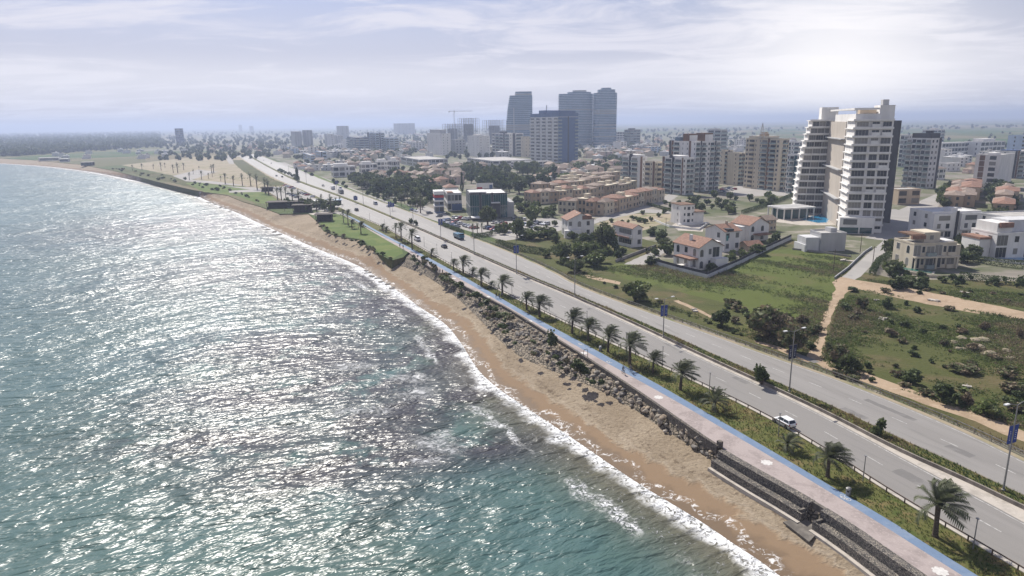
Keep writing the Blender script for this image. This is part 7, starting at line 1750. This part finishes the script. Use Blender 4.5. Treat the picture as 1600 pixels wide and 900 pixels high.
for x, y, w_, lab in ((77, 250, 14, 'long white beach building at the head of the bay'), (100, 252, 6, 'small white annex beside the long white beach building'), (136, 258, 8, 'dark beach pavilion on the sand at the head of the bay')):
    g = at(x, y + 1); k = mpp((x, y)); t = thing('beach_building', lab, 'building', (*g, 0), .3); b = MB(); b.bx(-w_ * k, w_ * k, 0, 10, 0, 4.5); b.build('wall', M_white if 'dark' not in lab else M_wood, t); b = MB(); b.bx(-w_ * k - .6, w_ * k + .6, -1.6, 10.6, 4.502, 5.0); b.build('roof', M_wroof if 'dark' not in lab else M_roof, t); b = MB(); b.bx(-w_ * k * .9, w_ * k * .9, -.05, -.002, 1.0, 3.4); b.build('window', M_glass, t)

# ------------------------------------------------------------------ people
SKIN = mat('skin', (0.42, 0.26, 0.18), 0.6); HAIR = mat('hair', (0.025, 0.018, 0.014), 0.7)
CL = {k: mat('cloth_' + k, c, 0.85) for k, c in {'black': (.02, .02, .022), 'navy': (.03, .045, .10), 'grey': (.14, .14, .145), 'white': (.6, .6, .58), 'red': (.30, .05, .05), 'blue': (.06, .11, .25), 'beige': (.36, .29, .21)}.items()}
def body_mesh(pose):
    """one continuous figure from a jointed skeleton; x forward"""
    J = {'pel': (0, 0, .95), 'ch': (.0, 0, 1.25), 'nk': (.0, 0, 1.46), 'nk2': (.02, 0, 1.54), 'hd': (.04, 0, 1.66), 'tp': (.03, 0, 1.74)}
    Rr = {'pel': .15, 'ch': .165, 'nk': .075, 'nk2': .055, 'hd': .10, 'tp': .075}
    E = [('pel', 'ch'), ('ch', 'nk'), ('nk', 'nk2'), ('nk2', 'hd'), ('hd', 'tp')]
    for s, n_ in ((1, 'l'), (-1, 'r')):
        p = pose; f = p['leg'] * s
        if p.get('ride'):
            kn, an, to = (.42, s * .12, .92 - .12 * s), (.22, s * .12, .48 - .16 * s), (.36, s * .12, .42 - .16 * s)
            sh, el_, ha, hn = (.06, s * .19, 1.42), (.26, s * .24, 1.20), (.50, s * .24, 1.12), (.57, s * .22, 1.10)
        else:
            kn, an, to = (.03 + f * .18, s * .10, .50), (f * .30, s * .10, .09 + .04 * max(0, -f)), (f * .30 + .17, s * .12, .04)
            sh, el_, ha, hn = (0, s * .19, 1.41), (-f * .16, s * .25, 1.13), (-f * .26 + .08, s * .25, .90), (-f * .28 + .10, s * .245, .81)
        for k, v, r_ in (('hp', (0, s * .09, .90), .115), ('kn', kn, .068), ('an', an, .045), ('to', to, .04), ('sh', sh, .075), ('el', el_, .048), ('ha', ha, .033), ('hn', hn, .038)): J[n_ + k] = v; Rr[n_ + k] = r_
        E += [('pel', n_ + 'hp'), (n_ + 'hp', n_ + 'kn'), (n_ + 'kn', n_ + 'an'), (n_ + 'an', n_ + 'to'), ('ch', n_ + 'sh'), (n_ + 'sh', n_ + 'el'), (n_ + 'el', n_ + 'ha'), (n_ + 'ha', n_ + 'hn')]
        for q in range(5):                                          # fingers, the thumb apart from the others
            a = f'{n_}f{q}'; off = (.03, -s * .045, -.05) if q == 4 else (.02 + .005 * q, s * (.03 - .018 * q), -.085 + .006 * abs(q - 1.4)); J[a] = tuple(h_ + o_ for h_, o_ in zip(hn, off)); Rr[a] = .010; E.append((n_ + 'hn', a))
    ks = list(J); me = bpy.data.meshes.new('person'); me.from_pydata([J[k] for k in ks], [(ks.index(a), ks.index(b_)) for a, b_ in E], [])
    o = bpy.data.objects.new('tmp', me); COL.objects.link(o); sk = o.modifiers.new('s', 'SKIN'); sk.use_smooth_shade = True
    for i, k in enumerate(ks): d = me.skin_vertices[0].data[i]; d.radius = (Rr[k], Rr[k] * (1.0 if k not in ('ch', 'pel') else .75)); d.use_root = (k == 'pel')
    o.modifiers.new('u', 'SUBSURF').levels = 1
    bpy.context.view_layer.update(); dg = bpy.context.evaluated_depsgraph_get(); ev = o.evaluated_get(dg); r_ = bpy.data.meshes.new_from_object(ev)
    bpy.data.objects.remove(o); bpy.data.meshes.remove(me); r_.name = 'person'
    return r_, J
BODY = [body_mesh({'leg': .9}), body_mesh({'leg': -.7}), body_mesh({'leg': .15}), body_mesh({'leg': 0, 'ride': True})]
def person(x, y, head, topc, botc, label, pose, z=0.04, loc=None, group='people on the promenade'):
    g = loc or at(x, y); me, J = BODY[pose]; m2 = me.copy(); m2.materials.clear()
    for q in (SKIN, CL[topc], CL[botc], P_black): m2.materials.append(q)
    for p_ in m2.polygons:
        c = p_.center; ride = pose == 3
        arm_end = abs(c.y) > .205 and (c.z < .93 if not ride else c.x > .46)
        p_.material_index = 0 if c.z > 1.47 or arm_end else 3 if (c.z < .10 or (ride and c.z < .50)) else 2 if (c.z < .97 and abs(c.y) < .205 or (ride and c.z < 1.0)) else 1
    t = put('person', m2, None, (*g, z), head); tag(t, label, 'person', group)
    b = MB(); b.lathe([(.102, 1.66), (.112, 1.70), (.10, 1.755), (.055, 1.79), (.01, 1.80)], (.015, 0, 0), 12); b.lathe([(.085, 1.575), (.10, 1.62), (.104, 1.661)], (-.03, 0, 0), 12); b.build('hair', HAIR, t, True)
    b = MB(); b.box((.142, 0, 1.645), (.03, .022, .035)); b.build('nose', SKIN, t)
    for s in (-1, 1): b = MB(); b.box((.128, s * .034, 1.672), (.014, .022, .014)); b.build('eye', P_black, t); b = MB(); b.box((.03, s * .108, 1.635), (.035, .014, .055)); b.build('ear', SKIN, t)
    b = MB(); b.box((.134, 0, 1.607), (.014, .045, .010)); b.build('mouth', mat('lips', (.30, .12, .10), .6), t)
    return t
hd = U0 + PI / 2
person(625, 387, hd, 'grey', 'navy', 'person in grey top walking on the far promenade, left of a pair', 0)
person(630, 389, hd, 'navy', 'black', 'person in navy walking on the far promenade, right of a pair', 1)
person(687.5, 428, hd, 'grey', 'grey', 'person in grey walking beside a companion in black near the overgrown bank', 1)
person(691.5, 429, hd, 'black', 'black', 'person in black walking beside a companion in grey near the overgrown bank', 0)
person(775.5, 466, hd + PI, 'black', 'black', 'person in black at the edge of the cycle path, left of three', 0)
person(780, 466.5, hd + PI, 'black', 'blue', 'person in black top and blue trousers, middle of three on the cycle path', 1)
person(784, 465.5, hd + PI, 'grey', 'black', 'person in grey top and black trousers, right of three on the cycle path', 2)
person(599, 363, hd, 'red', 'black', 'person in red sitting far along the promenade near the lawn', 2)
person(445, 330, hd, 'beige', 'beige', 'small figure standing on the sand below the beach bar', 2, -.15)
def bicycle(x, y, head, label, col_):
    g = at(x, y); t = thing('bicycle', label, 'bicycle', (*g, 0.04), head)
    for cx in (-.52, .52):
        b = MB()
        pts = [(cx + .33 * math.cos(a), 0, .34 + .33 * math.sin(a)) for a in np.linspace(0, 2 * PI, 21)]; b.tube(pts, .022, 5); w_ = b.build('wheel', P_tyre, t)
        b = MB()
        for k in range(8): a = k * PI / 4; b.tube([(cx, 0, .34), (cx + .32 * math.cos(a), 0, .34 + .32 * math.sin(a))], .004, 3)
        b.tube([(cx, -.05, .34), (cx, .05, .34)], .03, 6); b.build('spokes', P_rim, w_)
    b = MB()
    for p, q in (((-.52, 0, .34), (-.05, 0, .32)), ((-.05, 0, .32), (.38, 0, .80)), ((-.17, 0, .82), (.38, 0, .84)), ((-.05, 0, .32), (-.2, 0, .9)), ((-.52, 0, .34), (-.17, 0, .82)), ((.52, 0, .34), (.36, 0, .98))): b.tube([p, q], .02, 5)
    b.build('frame', col_, t)
    b = MB(); b.box((-.2, 0, .9), (.24, .13, .06)); b.build('saddle', P_black, t)
    b = MB(); b.tube([(.40, -.28, 1.06), (.38, 0, 1.0), (.40, .28, 1.06)], .015, 5); b.build('handlebar', P_black, t)
    b = MB(); b.tube([(-.05, -.14, .24), (-.05, .14, .40)], .014, 4); b.box((-.05, -.16, .23), (.1, .06, .02)); b.box((-.05, .16, .39), (.1, .06, .02)); b.build('pedal', P_black, t)
    return g
hb_ = hd
g = bicycle(974, 585, hb_ + PI, 'bicycle ridden by the cyclist in black on the pink paving', P_black)
person(0, 0, hb_ + PI, 'black', 'grey', 'cyclist in black riding towards the camera on the pink paving', 3, 0.04 + .0, (g[0] + .2 * math.cos(hb_), g[1] + .2 * math.sin(hb_)), 'cyclists')
g = bicycle(986, 583, hb_ + PI, 'bicycle ridden by the cyclist in grey on the blue path', PAINT['blue'])
person(0, 0, hb_ + PI, 'grey', 'navy', 'cyclist in a grey top riding on the blue cycle path', 3, 0.04, (g[0] + .2 * math.cos(hb_), g[1] + .2 * math.sin(hb_)), 'cyclists')
